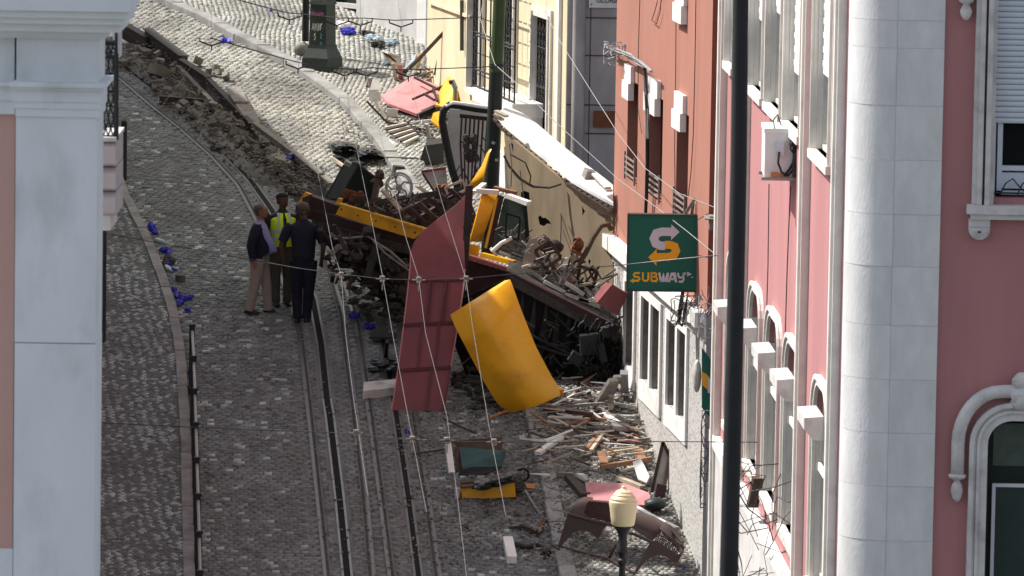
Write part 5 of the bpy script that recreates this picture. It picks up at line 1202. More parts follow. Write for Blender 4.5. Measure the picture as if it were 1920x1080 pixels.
for pts in ([(977, 360), (984, 358), (992, 361), (993, 372), (995, 384), (988, 378), (984, 381), (977, 372)], [(1009, 407), (1013, 404), (1018, 409), (1022, 408), (1030, 414), (1033, 420), (1026, 419), (1020, 424), (1012, 421)], [(1091, 385), (1093, 390), (1097, 396), (1095, 399), (1092, 405), (1092, 397)], [(1104, 485), (1108, 490), (1106, 493), (1105, 498), (1103, 491)]):
    quadslab('hole_shade_plate', pp(pts, 87.3 - (pts[0][0] - 977) * .009), .015, M['void'], rf)  # black plates on the lining; inner shade of the holes put into colour
for p0, p1 in (((955, 270), (958, 350)), ((1048, 360), (1051, 460)), ((1098, 390), (1100, 480)), ((975, 320), (986, 440))):
    t = MB(); t.tube([P(*p0, 87.5), P((p0[0] + p1[0]) / 2 + 3, (p0[1] + p1[1]) / 2, 87.2), P(*p1, 87.0)], .009, 5); obj('torn_wiring', t, M['grime'], rf)
for pts, r_, m_ in (([(945, 292), (955, 312), (975, 335), (1000, 350), (1030, 352), (1052, 345)], .018, 'iron'), ([(952, 305), (962, 325), (985, 345), (1003, 352)], .014, 'trim'), ([(958, 290), (985, 305), (995, 330), (993, 345)], .012, 'grime')):
    t = MB(); t.tube([P(*p, 87.4 - i * .05) for i, p in enumerate(pts)], r_, 7); obj('hose', t, M[m_], rf)
for a, b in (((942, 225), (928, 214)), ((950, 218), (930, 208)), ((1115, 326), (1140, 352)), ((1122, 338), (1143, 358))):
    t = MB(); t.beam(P(*a, 88.6 - (a[0] - 930) * .012), P(*b, 88.5 - (b[0] - 930) * .012), .10, .03); obj('splintered_strip', t, M[rd.choice(['white', 'palewood', 'white'])], rf)
wb2 = MB(); wb2.box(P(1105, 327, 87.2), .16, .2, .13, Euler((.2, .3, .3)).to_matrix()); obj('vent_box', wb2, M['greywood'], rf)
quadslab('beige_back_panel', pp([(945, 275), (960, 275), (1000, 420), (1000, 470), (965, 470), (948, 380)], 88.9, 88.4), .04, M['greywood'], rf)

# black end frame with its folding lattice gate
ef = thing('end_frame', 'black rounded tram end frame with a collapsed lattice gate leaning on the green pole', 'tram frame', P(860, 370, 91.2))
YE = 91.0
t = MB(); t.tube([P(*p, YE) for p in ((866, 372), (856, 345), (848, 320), (840, 285), (834, 255), (829, 228), (831, 208), (842, 197), (862, 198), (890, 203), (922, 207))], .062, 10); obj('frame_tube', t, M['black'], ef, smooth='a')
t = MB(); t.tube([P(*p, YE - .03) for p in ((836, 200), (850, 193), (880, 197), (925, 204))], .034, 8); obj('edge_trim', t, M['white'], ef, smooth='a')
quadslab('back_panel', pp([(842, 204), (924, 210), (930, 345), (870, 372), (856, 330), (838, 240)], YE + .35), .03, M['plaster'], ef)
t = MB(); t.beam(P(862, 217, YE + .1), P(926, 224, YE + .1), .05, .06); obj('gate_rail', t, M['maroon'], ef)
for k in range(8):
    x = 866 + k * 8.0; t = MB(); xb = 858 + k * 6.5 + rd.uniform(-4, 4)
    t.beam(P(x, 219 + k * .7, YE + .06), P(x - 3, 270, YE), .026, .02); t.beam(P(x - 3, 270, YE), P(xb + 6, 352, YE - .1), .026, .02); obj('gate_bar', t, M['maroon'], ef)
for k in range(15):
    x = 862 + rd.uniform(0, 50); y = rd.uniform(255, 330); t = MB(); t.beam(P(x, y, YE - .04), P(x + rd.choice([-1, 1]) * rd.uniform(8, 18), y + rd.uniform(12, 26), YE - .06), .022, .016); obj('lattice_link', t, M['maroon'], ef)
t = MB()
for k in range(14): t.blob(P(880 + rd.uniform(-12, 16), 268 + rd.uniform(-16, 30), YE - .02), .05, .05, .07, n=6, m=4)
obj('gate_mechanism', t, M['iron'], ef)
tag(curved('curled_yellow_sheet', (918, 279), (921, 281), (903, 352), (876, 352), lambda u, v: 89.4 - .2 * sin(pi * v) * u, M['yellow'], th=.02, parent=None, ledge=([0, .4, .75, 1], [918, 905, 890, 876], [279, 312, 335, 350])), 'narrow curled yellow sheet in shade between end frame and green pole', 'metal sheet')

# window frames, bars and boards tangled on the floor
def wframe(pts, Y, m, wd=.05, glass=None):
    t = MB(); q_ = [P(*p, Y) for p in pts]
    for a, b in zip(q_, q_[1:] + q_[:1]): t.beam(a, b, wd, wd * .7, up=V((0, 1, 0)))
    o = obj('window_frame', t, M[m], wk)
    if glass: quadslab('pane', [p + V((0, .02, 0)) for p in q_], .006, M[glass], wk)
    return o
wframe([(1003, 470), (1030, 452), (1052, 482), (1022, 504)], 85.5, 'darkwood'); wframe([(1088, 500), (1120, 508), (1112, 540), (1082, 528)], 85.7, 'maroon')
wframe([(700, 372), (742, 384), (730, 402), (690, 390)], 87.6, 'darkwood'); wframe([(820, 385), (862, 362), (868, 378), (834, 400)], 87.3, 'maroon'); wframe([(950, 400), (975, 408), (972, 450), (948, 445)], 86.1, 'darkgreen', .03)
wframe([(835, 352), (868, 338), (874, 356), (842, 372)], 87.9, 'palewood', .035)
for k in range(30):
    x = rd.uniform(985, 1130); y = 492 + (x - 985) * .50 + rd.uniform(-42, 6); l_ = rd.uniform(14, 42); an = rd.uniform(-2.4, -.2)
    wb(rd.choice(['bent_bar', 'splintered_board']), (x, y), (x + cos(an) * l_, y + sin(an) * l_), rd.uniform(.02, .09), rd.uniform(.012, .03), M[rd.choice(['maroon', 'darkwood', 'wood', 'palewood', 'greywood', 'iron', 'grime', 'offwhite'])], 85.4 + rd.uniform(0, .6))
for k in range(26):
    x = rd.uniform(655, 865); y = 395 + (x - 655) * .06 + rd.uniform(-30, 6); l_ = rd.uniform(12, 40); an = rd.uniform(-2.6, -.1)
    wb(rd.choice(['bent_bar', 'splintered_board']), (x, y), (x + cos(an) * l_, y + sin(an) * l_ * .6), rd.uniform(.02, .08), rd.uniform(.012, .03), M[rd.choice(['maroon', 'darkwood', 'iron', 'greywood', 'grime', 'darkwood', 'palewood', 'maroon'])], lerp(88.4, 87.0, (x - 655) / 210))
for k in range(16):
    x = rd.uniform(900, 985); y = rd.uniform(395, 470); l_ = rd.uniform(10, 30); an = rd.uniform(-2.4, -.4)
    wb('bent_bar', (x, y), (x + cos(an) * l_, y + sin(an) * l_), rd.uniform(.015, .04), .015, M[rd.choice(['iron', 'greywood', 'maroon', 'grime'])], 86.9)
for k in range(26):
    x = rd.uniform(625, 765); y = 440 + (x - 625) * .4 + rd.uniform(-10, 70); l_ = rd.uniform(12, 36); an = rd.uniform(-3, 3)
    wb('undercarriage_beam', (x, y), (x + cos(an) * l_, y + sin(an) * l_), rd.uniform(.04, .12), rd.uniform(.03, .08), M[rd.choice(['iron', 'greywood', 'grime', 'iron'])], rd.uniform(87.0, 87.9))

# big loose panels in front
def yfn(u, v):
    lx, ly = np.interp(v, [0, .1, .35, .65, .85, 1], [844, 852, 878, 907, 927, 948]), np.interp(v, [0, .1, .35, .65, .85, 1], [590, 610, 660, 715, 748, 775])
    rx_, ry_ = np.interp(v, [0, .06, .3, .6, .85, 1], [946, 957, 977, 1005, 1034, 1056]), np.interp(v, [0, .06, .3, .6, .85, 1], [526, 524, 580, 650, 705, 738])
    x = lerp(lx, rx_, u); y = lerp(ly, ry_, u) + 6 * sin(pi * u) * (v > .5) * (v - .5) * 2
    Y = 83.25 + .55 * max(0, .28 - v) ** 1.2 * 3 + .5 * max(0, v - .62) ** 1.5 * 2 - .28 * sin(pi * u) + .25 * u
    return P(x, y, Y + .012 * sin(6 * u + 3 * v) * sin(5 * v) + .006 * sin(17 * u - 9 * v))
t = MB(); t.grid(yfn, 24, 36, .018)
yp = tag(obj('curved_yellow_panel', t, M['yellow'], smooth='a'), 'big curved yellow body panel standing on its corner in front of the wreck', 'metal panel')
t = MB(); t.tube([P(1050, 732, 83.7), P(1054, 740, 83.7), P(1052, 752, 83.7)], .02, 6); t.tube([P(1040, 726, 83.8), P(1056, 733, 83.7)], .03, 6); obj('torn_corner', t, M['orange'], yp)
t = MB()
rY = lambda y: lerp(85.1, 83.45, (y - 345) / 435)
ol = [(872, 366), (873, 400), (870, 450), (872, 505), (862, 590), (850, 660), (840, 725), (831, 784), (790, 781), (733, 776), (738, 745), (748, 680), (757, 610), (765, 540), (769, 500), (770, 472), (776, 455), (793, 433), (830, 404), (858, 382)]
rp = thing('red_side_panel', 'long maroon side panel with ribs and curved top standing upright before the wreck', 'metal panel', G(785, 778))
t = MB(); t.prism([P(x, y, rY(y)) for x, y in ol], (0, .035, 0)); obj('panel_sheet', t, M['redpanel'], rp)
def rb(a, b, wd, name='rib'):
    t = MB(); t.beam(P(*a, rY(a[1]) - .012), P(*b, rY(b[1]) - .012), wd, .05, up=V((0, 1, 0))); obj(name, t, M['ribred'], rp)
rb((767, 526), (868, 524), .03); rb((757, 609), (853, 604), .045); rb((746, 694), (846, 688), .045); rb((868, 425), (882, 426), .03)
for a, b in (((806, 528), (797, 606)), ((836, 527), (826, 604)), ((792, 611), (783, 690)), ((823, 608), (815, 687)), ((809, 693), (799, 771)), ((845, 690), (832, 770))): rb(a, b, .03)
for a, b in (((812, 528), (803, 606)), ((842, 527), (832, 604))): rb(a, b, .015)
t = MB(); t.tube([P(ol[i][0], ol[i][1], rY(ol[i][1]) - .004) for i in (9, 10, 11, 12, 13, 14, 15)], .010, 5); t.tube([P(*ol[k], rY(ol[k][1]) - .004) for k in (7, 6, 5, 4, 3)], .010, 5); obj('scraped_edge', t, M['pinkpanel'], rp)

# red box at the right end
def box8(name, front, back, m, label=None, cat=None, parent=None, Yf=85, Yb=86):
    f4 = [P(*p, Yf) for p in front]; b4 = [P(*p, Yb) for p in back]; t = MB()
    t.add(f4 + b4, [(0, 1, 2, 3), (7, 6, 5, 4), (0, 4, 5, 1), (1, 5, 6, 2), (2, 6, 7, 3), (3, 7, 4, 0)]); o = obj(name, t, m, parent)
    if label: tag(o, label, cat)
    return o
box8('red_box', [(1148, 533), (1178, 552), (1158, 592), (1119, 568)], [(1135, 529), (1170, 545), (1150, 585), (1114, 556)], M['redpanel'], 'dark red metal box perched on the right end of the wreck', 'box', Yf=84.3, Yb=84.8)
t = MB()
# dark green box at the left of the wreck
gb = box8('green_box', [(672, 308), (708, 336), (690, 390), (637, 372)], [(645, 309), (660, 306), (640, 374), (608, 372)], M['darkgreen'], 'dark green battered metal cabinet leaning over the left end of the wreck', 'cabinet', Yf=89.2, Yb=89.7)
for a, b, in (((672, 308), (637, 372)), ((645, 309), (610, 372)), ((660, 307), (672, 308)), ((672, 308), (708, 336))):
    t = MB(); t.beam(P(*a, 89.15), P(*b, 89.15), .035, .03); obj('edge_strip', t, M['castgreen'], gb)
t = MB(); t.beam(P(710, 330, 89), P(700, 385, 88.8), .08, .08); t.blob(P(712, 328, 89), .09, .08, .09, n=7, m=5); t.blob(P(706, 345, 89), .10, .08, .10, n=7, m=5); tag(obj('twisted_lever', t, M['iron']), 'dark twisted fitting beside the green cabinet', 'scrap metal')
t = MB(); t.box(P(652, 306, 89.2), .10, .12, .06, Euler((.2, .5, .1)).to_matrix()); tag(obj('grey_bracket', t, M['wire']), 'small grey bracket on top of the green cabinet', 'bracket')
t = MB()
for k in range(9): t.blob(P(668 + rd.uniform(-22, 12), 372 + rd.uniform(-12, 10), 89.0), .07, .06, .08, n=6, m=4)
tag(obj('rusty_scrap', t, M['rust']), 'rusty scrap piled against the foot of the green cabinet', 'scrap metal')

# ---------------------------------------------------------------- debris up the street behind the wreck
def gslab(name, pts, m, label, cat, th=.03, group=None):
    """panel lying or leaning: points (x, y, height above ground)"""
    q_ = [G(x, y, h) for x, y, h in pts]; c = sum(q_, V()) / len(q_); n_ = (q_[1] - q_[0]).cross(q_[2] - q_[0]).normalized(); n_ = n_ if n_.z < 0 else -n_
    t = MB(); t.prism(q_, n_ * th); return tag(obj(name, t, m), label, cat, group)
def gbeam(name, a, b, wd, h, m, label, cat='plank', group=None, sq=None):
    t = MB(); t.beam(G(*a), G(*b), wd, h); return tag(obj(name, t, m), label, cat, group)
def gtube(name, pts, r, m, label, cat='pipe', group=None):
    t = MB(); t.tube([G(*p) for p in pts], r, 7); return tag(obj(name, t, m, smooth='a'), label, cat, group)
o = gslab('pink_sheet', [(775, 142, .35), (831, 164, .3), (815, 197, .25), (784, 214, .2), (729, 194, .25), (715, 179, .25)], M['pinkpanel'], 'large pink roof panel lying tilted in the sun near the cream house', 'metal panel', .05)
o2 = thing('panel_frame', 'dark crossed metal bars lying on the sunlit pink panel', 'frame', G(780, 170, .4))
for a, b in (((777, 145, .45), (830, 172, .42)), ((774, 186, .4), (850, 153, .5)), ((795, 176, .45), (815, 188, .45)), ((812, 165, .5), (820, 190, .4))):
    t = MB(); t.beam(G(*a), G(*b), .035, .035); obj('bar', t, M['maroon'], o2)
t = MB(); t.grid(lambda u, v: G(lerp(lerp(860, 827, min(v * 1.6, 1)), lerp(888, 876, v), u) - (12 * max(0, v - .62) / .38) * (1 - u), lerp(lerp(122, 178, v) + 30 * max(0, v - .5) * 2 * .5, lerp(143, 190, v), u) + 14 * max(0, v - .5), .75 - .45 * v + .12 * sin(pi * u)), 10, 12, .03)
tag(obj('yellow_corner_panel', t, M['yellow'], smooth='a'), 'bright yellow rounded panel propped up in the sun by the cream house', 'metal panel')
gslab('yellow_strip', [(812, 212, .3), (824, 208, .3), (835, 236, .2), (829, 242, .2), (808, 226, .3)], M['yellow'], 'short yellow strip below the sunlit yellow panel', 'metal strip')
t = MB(); t.tube([G(844, 153, .6), G(850, 160, .6), G(853, 168, .6), G(853, 190, .5), G(850, 196, .5)], .03, 7); t.tube([G(842, 155, .62), G(851, 152, .65), G(858, 166, .6)], .03, 7); tag(obj('black_hook', t, M['black']), 'black bent hook in front of the sunlit yellow panel', 'hook')
t = MB()
for th_, off in ((.0, 0),):
    path = [(700, 150, .8), (702, 170, .65), (704, 188, .45), (712, 205, .3), (722, 218, .18)]
    q_ = [G(*p) for p in path]
    for a, b in zip(q_[:-1], q_[1:]): t.beam(a, b, .20, .05)
tag(obj('white_bent_frame', t, M['white']), 'white bent window board standing at the left of the pink panel', 'window frame')
gbeam('brown_board', (690, 163, .8), (694, 148, .9), .07, .04, M['darkwood'], 'small brown board on top of the white bent frame')
gbeam('brown_board', (688, 190, .4), (722, 226, .1), .03, .03, M['darkwood'], 'thin brown batten along the white bent frame')
t = MB(); c = G(734, 232, 0); t.prism([P(x, y, c.y) for x, y in ((726, 203), (747, 205), (742, 229), (722, 232))], (0, .06, 0)); tag(obj('seat_back', t, M['offwhite']), 'small beige seat back standing beside the white bent frame', 'seat back')
st = thing('slatted_seat', 'upturned tram seats with dark and pale slats in front of the pink panel', 'seat', G(750, 255))
for k in range(9):
    t = MB(); t.beam(G(720 + k * 4.5, 240 + k * 3.6, .16), G(762 + k * 2.8, 231 + k * 3.1, .16), .05, .03); obj('slat', t, M['darkwood'] if k % 2 else M['offwhite'], st)
for k in range(7):
    t = MB(); t.beam(G(726 + k * 7, 262 - k * 1.0, .10), G(740 + k * 7, 270 - k * 1.5, .10), .05, .03); obj('slat', t, M['greywood'] if k % 2 else M['white'], st)
t = MB(); t.beam(G(718, 238, .1), G(752, 272, .06), .05, .05); t.beam(G(752, 272, .06), G(786, 258, .1), .05, .05); t.beam(G(762, 230, .12), G(788, 257, .1), .05, .05); obj('seat_frame', t, M['black'], st)
# window frame leaning on the cream wall
fr = thing('window_frame', 'broken window frame leaning on the white wall with a long dark beam', 'window frame', G(790, 150))
for a, b, wd in (((833, 60, 1.2), (790, 106, .7), .06), ((790, 106, .7), (758, 136, .3), .06), ((832, 64, 1.1), (815, 140, .3), .035), ((846, 92, 1.0), (831, 156, .2), .035)):
    t = MB(); t.beam(G(*a), G(*b), wd, wd * .7); obj('frame_bar', t, M['darkwood'], fr)
quadslab('pane', [G(833, 68, 1.05), G(846, 96, .95), (G(831, 152, .3)), G(816, 138, .3)], .01, M['offwhite'], fr)
quadslab('panel', [G(836, 62, 1.15), G(884, 120, .6), G(880, 150, .3), G(850, 120, .6)], .02, M['plaster'], fr)
gslab('grey_board', [(716, 93, .5), (728, 98, .5), (752, 105, .3), (750, 120, .2), (738, 122, .2), (722, 105, .4)], M['offwhite'], 'pale grey board tipped up on the upper pavement', 'board')
gbeam('upright_plank', (737, 118, .5), (744, 158, .0), .06, .04, M['palewood'], 'pale upright plank left of the pink panel'); gbeam('upright_plank', (750, 120, .5), (752, 155, .0), .08, .05, M['pinkpanel'], 'pink upright plank left of the pink panel')
gbeam('dark_batten', (714, 92, .5), (742, 116, .3), .03, .03, M['darkwood'], 'dark batten across the pale grey board')
gslab('blue_glass_sheet', [(780, 100, .5), (784, 120, .3), (768, 132, .2), (758, 128, .2)], M['bottle'], 'bluish broken glass sheet beside the dark beam', 'glass sheet'); gbeam('yellow_splinter', (788, 102, .5), (782, 128, .2), .05, .03, M['yellow'], 'yellow splinter standing beside the dark beam')
for i in range(26):
    x = rd.uniform(785, 828); y = rd.uniform(112, 142); a = G(x, y, rd.uniform(.05, .3)); t = MB(); t.beam(a, a + V((rd.uniform(-.3, .3), rd.uniform(-.2, .2), rd.uniform(-.12, .12))), rd.uniform(.02, .07), .02)
    tag(obj('splinter', t, M[rd.choice(['palewood', 'wood', 'offwhite', 'greywood', 'white'])]), 'splinter in the loose heap between the dark beam and the pink panel', 'splinter', 'splinters heaped behind the pink panel')
# black tarps and box
def crumple(name, outline, m, label, cat, amp=.10, n=7, seed=3, h=.12):
    rd = random.Random(seed); t = MB(); xs_ = [p[0] for p in outline]; c = (sum(xs_) / len(xs_), sum(p[1] for p in outline) / len(outline)); N = len(outline)
    rings = []
    for r_ in range(n + 1):
        f_ = r_ / n; rings.append([G(lerp(c[0], p[0], f_), lerp(c[1], p[1], f_), h * (1 - f_ ** 2) + rd.uniform(0, amp) * (1 if r_ < n else .1) + .01) for p in outline for p in [p]])
    t.v = [p for r in rings for p in r]; t.f = [(r * N + k, r * N + (k + 1) % N, (r + 1) * N + (k + 1) % N, (r + 1) * N + k) for r in range(n) for k in range(N)]
    t.f = [(a, b, c_) for (a, b, c_, d_) in t.f] + [(a, c_, d_) for (a, b, c_, d_) in t.f]
    return tag(obj(name, t, m, smooth=False), label, cat)
def dens(pts, k=4): 
    out = []
    for i in range(len(pts)):
        a, b = pts[i], pts[(i + 1) % len(pts)]; out += [(lerp(a[0], b[0], j / k), lerp(a[1], b[1], j / k)) for j in range(k)]
    return out
crumple('black_sheet', dens([(613, 270), (632, 264), (655, 266), (673, 272), (668, 285), (640, 288), (622, 284)]), M['tarp'], 'crumpled glossy black sheet, upper left of the two', 'plastic sheet', .12, 6, 3, .15)
crumple('black_sheet', dens([(668, 280), (700, 275), (720, 285), (724, 295), (690, 297), (668, 296)]), M['tarp'], 'crumpled glossy black sheet lying right of the other one', 'plastic sheet', .10, 6, 4, .12)
crumple('grey_sheet', dens([(622, 290), (660, 292), (690, 305), (670, 318), (650, 312), (630, 302)]), M['poledark'], 'grey crumpled sheet just above the green cabinet', 'plastic sheet', .08, 5, 5, .08)
gbeam('thin_plank', (720, 295, .12), (784, 297, .12), .03, .03, M['greywood'], 'thin plank lying right of the black sheets'); gbeam('thin_plank', (624, 297, .1), (645, 312, .1), .05, .04, M['palewood'], 'pale short plank beside the grey crumpled sheet')
t = MB(); c = G(812, 313, 0); t.add([P(796, 273, c.y - .3), P(832, 268, c.y - .1), P(832, 313, c.y - .2), P(787, 300, c.y - .4), P(800, 262, c.y + .4), P(832, 258, c.y + .5), P(832, 300, c.y + .5), P(795, 290, c.y + .4)], [(0, 1, 2, 3), (7, 6, 5, 4), (0, 4, 5, 1), (1, 5, 6, 2), (2, 6, 7, 3), (3, 7, 4, 0)]); tag(obj('black_box', t, M['black']), 'black open box left of the end frame', 'box')
t = MB(); t.box(G(747, 320, .09), .17, .14, .16, Euler((.1, .1, .3)).to_matrix()); tag(obj('dark_block', t, M['castgreen']), 'small dark green block on the sunlit setts above the hand wheel', 'block')
t = MB(); c = G(826, 362, 0)
quads = [((792, 318), (834, 315), (838, 364), (818, 362))]
t.prism([P(x, y, 90.3) for x, y in ((791, 322), (836, 317), (842, 366), (818, 364))], (0, .05, 0)); wpn = tag(obj('white_seat_panel', t, M['offwhite']), 'white panel with a red upper edge left of the lattice gate', 'panel')
t = MB(); t.beam(P(790, 322, 90.25), P(836, 315, 90.25), .05, .04); obj('red_edge', t, M['redpanel'], wpn); t = MB(); t.beam(P(792, 325, 90.25), P(816, 362, 90.25), .04, .03); obj('dark_edge', t, M['darkwood'], wpn)
gbeam('plank', (782, 348, .3), (806, 366, .1), .13, .03, M['palewood'], 'wide pale plank right of the hand wheel')
t = MB()
for k in range(10): t.blob(P(828 + rd.uniform(-10, 10), 355 + rd.uniform(-9, 8), 89.3), .06, .05, .05, n=6, m=4)
tag(obj('rusty_scrap', t, M['rust']), 'rusty scrap between the white panel and the end frame', 'scrap metal')
# scraps under the pink panel
for i, (a, b, m_, l) in enumerate((((729, 196, .15), (784, 216, .12), 'black', 'black bar along the lower edge of the pink panel'), ((784, 216, .2), (815, 202, .25), 'black', 'black curved bar at the right corner of the pink panel'), ((740, 245, .1), (790, 228, .1), 'greywood', 'grey bar below the pink panel'), ((790, 228, .2), (822, 226, .2), 'white', 'thin white bar right of the slatted seats'), ((780, 240, .1), (815, 262, .1), 'maroon', 'maroon batten right of the slatted seats'), ((800, 232, .4), (806, 262, .1), 'aluminium', 'upright silver rod left of the end frame'), ((752, 210, .1), (780, 226, .1), 'darkwood', 'dark batten under the lower edge of the pink panel'))):
    gbeam('metal_bar', a, b, .06, .05, M[m_], l, 'metal bar')
t = MB()
for k in range(120):
    x = rd.uniform(730, 826); y = rd.uniform(205, 262); a = G(x, y, rd.uniform(.02, .14)); t.beam(a, a + V((rd.uniform(-.2, .2), rd.uniform(-.2, .2), rd.uniform(-.05, .05))), rd.uniform(.015, .05), .02)
o = tag(obj('scrap_scatter', t, M['darkwood']), 'dark small scrap scattered below the pink panel', 'scrap'); o['kind'] = 'stuff'
# litter by the white wall
for i, (x, y, m_, l) in enumerate(((655, 58, 'blue', 'blue crumpled bag right of the pedestal'), (698, 72, 'bottle', 'pale bottle pile below the white wall'), (735, 79, 'bottle', 'single pale bottle right of the pile by the white wall'), (645, 46, 'white', 'white bag right of the pedestal'), (706, 98 - 15, 'grime', 'dark rag below the pale bottles'), (690, 62, 'grime', 'dry weeds at the foot of the white wall'), (730, 115, 'bottle', 'pale bottle beside the grey board'))):
    t = MB()
    for k in range(9): t.blob(G(x + rd.uniform(-11, 11), y + rd.uniform(-3.5, 3.5), .15), rd.uniform(.04, .10), .06, rd.uniform(.03, .07), n=6, m=4)
    tag(obj('litter', t, M[m_]), l, 'litter')
def blue(name, pts, label, s=.05, k=6, m='blue'):
    t = MB()
    for (x, y) in pts:
        for j in range(k):
            a = G(x + rd.uniform(-5, 5), y + rd.uniform(-3, 3), rd.uniform(.02, .06)); t.blob(a, rd.uniform(.4, 1) * s, rd.uniform(.4, 1) * s, rd.uniform(.3, .7) * s, n=6, m=4, j=.45, rot=Euler((rd.random() * 3, rd.random() * 3, 0)).to_matrix())
    return tag(obj(name, t, M[m]), label, 'gloves' if m == 'blue' else 'bottle')
blue('blue_gloves', [(327, 543), (333, 553), (340, 560), (350, 558), (357, 560), (338, 568)], 'largest heap of crumpled blue gloves by the left kerb')
blue('blue_gloves', [(285, 424), (289, 433)], 'uppermost crumpled blue gloves along the left kerb', .06)
blue('blue_gloves', [(308, 467), (314, 471)], 'crumpled blue gloves just below the pale bottle on the left kerb')
blue('blue_gloves', [(320, 486), (318, 493)], 'crumpled blue gloves on a dark bag by the left kerb'); blue('blue_gloves', [(326, 506)], 'small blue glove beside the lying bottle', .04); blue('blue_gloves', [(352, 582)], 'single blue glove just below the largest glove heap', .045)
blue('blue_gloves', [(196, 559), (201, 560)], 'blue gloves at the foot of the thin dark post'); blue('blue_gloves', [(224, 296), (226, 290)], 'blue bag behind the black bollard', .08, 5)
blue('blue_gloves', [(510, 28), (525, 27), (545, 31)], 'blue plastic on the sunlit pavement left of the pedestal', .1); blue('blue_gloves', [(474, 38)], 'small blue plastic on the sunlit pavement', .07, 4); blue('blue_gloves', [(424, 75)], 'blue glove on the upper kerb', .07, 5)
blue('blue_gloves', [(543, 297)], 'blue glove on the rubble above the men', .06, 6); blue('blue_gloves', [(690, 611), (697, 612)], 'blue glove in the shadow below the undercarriage', .05); blue('blue_gloves', [(660, 590), (668, 592)], 'blue and white bag in the shadow right of the men', .06); blue('blue_gloves', [(1016, 828), (1024, 828)], 'blue glove left of the splintered wood', .045)
blue('blue_gloves', [(1262, 1077), (1280, 1072), (1292, 1068), (1240, 1079)], 'blue plastic at the bottom of the pebble-dash wall', .08, 8); blue('blue_gloves', [(764, 809)], 'small blue and white scrap below the red panel', .03, 4); blue('blue_gloves', [(356, 700)], 'blue scrap at the far end of the kerb railing', .04, 4); blue('blue_gloves', [(748, 158), (757, 152)], 'blue glove left of the pink panel', .07, 4)
for (x, y, x2, y2, m_, l) in ((291, 449, 311, 455, 'bottle', 'pale plastic bottle lying on the left kerb, uppermost'), (309, 498, 322, 508, 'bottle', 'pale plastic bottle lying lower on the left kerb'), (437, 523, 450, 520, 'bottle', 'small clear bottle on the setts left of the grey jacketed man'), (190, 527, 208, 530, 'cyan', 'teal bottle behind the thin dark post')):
    t = MB(); a, b = G(x, y, .04), G(x2, y2, .04); t.tube([a, lerp(a, b, .1), lerp(a, b, .7), lerp(a, b, .85), b], [.02, .038, .038, .016, .015], 9); tag(obj('bottle', t, M[m_], smooth='a'), l, 'bottle')
t = MB(); t.box(G(338, 522, .06), .12, .12, .1, Euler((0, 0, .4)).to_matrix()); tag(obj('paving_block', t, M['rubble']), 'single dark block in the gutter above the largest glove heap', 'block')
t = MB()
for k in range(8): t.blob(G(316 + rd.uniform(-8, 8), 490 + rd.uniform(-7, 8), .05), .07, .06, .05, n=6, m=4)
tag(obj('dark_bag', t, M['grime']), 'dark bag in the left gutter under a blue glove', 'bag')

# ---------------------------------------------------------------- torn trench: girders, blocks, rubble
tg = [((222, 52, .05), (278, 84, .05), .10, .26, 'iron', 'rusted channel girder, topmost at the far end of the trench'), ((276, 70, .12), (345, 122, .02), .12, .30, 'iron', 'heavy dark girder end in the upper trench'), ((340, 118, .1), (392, 152, .08), .08, .12, 'iron', 'thin girder joining the upper trench pieces'),
      ((336, 122, -.05), (380, 146, -.1), .10, .14, 'greywood', 'grey lower flange in the upper trench'), ((334, 127, .06), (408, 205, .04), .05, .06, 'stone', 'pale pipe lying along the middle of the trench'), ((386, 148, .08), (470, 235, .02), .06, .10, 'iron', 'long dark rail on the far side of the trench'), ((436, 168, .1), (452, 196, .1), .16, .08, 'greywood', 'pale short sleeper standing out of the trench'), ((450, 196, .06), (478, 236, .02), .14, .08, 'greywood', 'grey sleeper at the bend of the trench'),
      ((300, 190, .06), (380, 196, .06), .08, .16, 'iron', 'dark girder lying across the setts beside the trench'), ((396, 228, .06), (440, 242, .06), .10, .10, 'iron', 'short brown girder among loose blocks'), ((478, 236, .04), (553, 292, .04), .07, .10, 'greywood', 'long channel edge in the lower trench'), ((553, 292, .04), (622, 350, .04), .07, .10, 'greywood', 'channel edge running on to the green cabinet'), ((484, 246, -.05), (508, 272, -.05), .16, .08, 'greywood', 'tipped slab in the lower trench'), ((510, 284, 0), (536, 312, 0), .15, .08, 'greywood', 'tipped slab just above the blue glove')]
for a, b, w_, h_, m_, l in tg:
    o = gbeam('girder', a, b, w_, h_, M[m_], l, 'girder')
    t = MB(); A, B = G(*a), G(*b); t.beam(A + V((0, 0, h_ / 2 + .008)), B + V((0, 0, h_ / 2 + .008)), w_ * 1.6, .016); obj('flange', t, M[m_], o)
blk = []
for i, (sx, sy, sz) in enumerate(((.16, .13, .12), (.2, .15, .14), (.13, .12, .10), (.24, .17, .15), (.11, .1, .09))):
    t = MB(); t.box((0, 0, 0), sx, sy, sz); vs = [v + V((rd.uniform(-.02, .02), rd.uniform(-.02, .02), rd.uniform(-.015, .015))) for v in t.v]; t.v = vs; blk.append(mesh_from(t.v, t.f, 'block_mesh', M['rubble'] if i % 2 else M['stone'], V()))
for i in range(3):
    t = MB(); t.blob((0, 0, 0), .1 + .03 * i, .08 + .02 * i, .07 + .01 * i, n=6, m=4, seed=i); blk.append(mesh_from(t.v, t.f, 'rubble_mesh', M['rubble'], V()))
def loose(x, y, h, k, label, group, cat='paving block', name='loose_block', s=1.0):
    o = bpy.data.objects.new(name, blk[k]); COL.objects.link(o); o.location = G(x, y, h); o.rotation_euler = (rd.uniform(-.5, .5), rd.uniform(-.5, .5), rd.uniform(0, 3)); o.scale = (s, s, s); BASE[o.name] = V(o.location); return tag(o, label, cat, group)
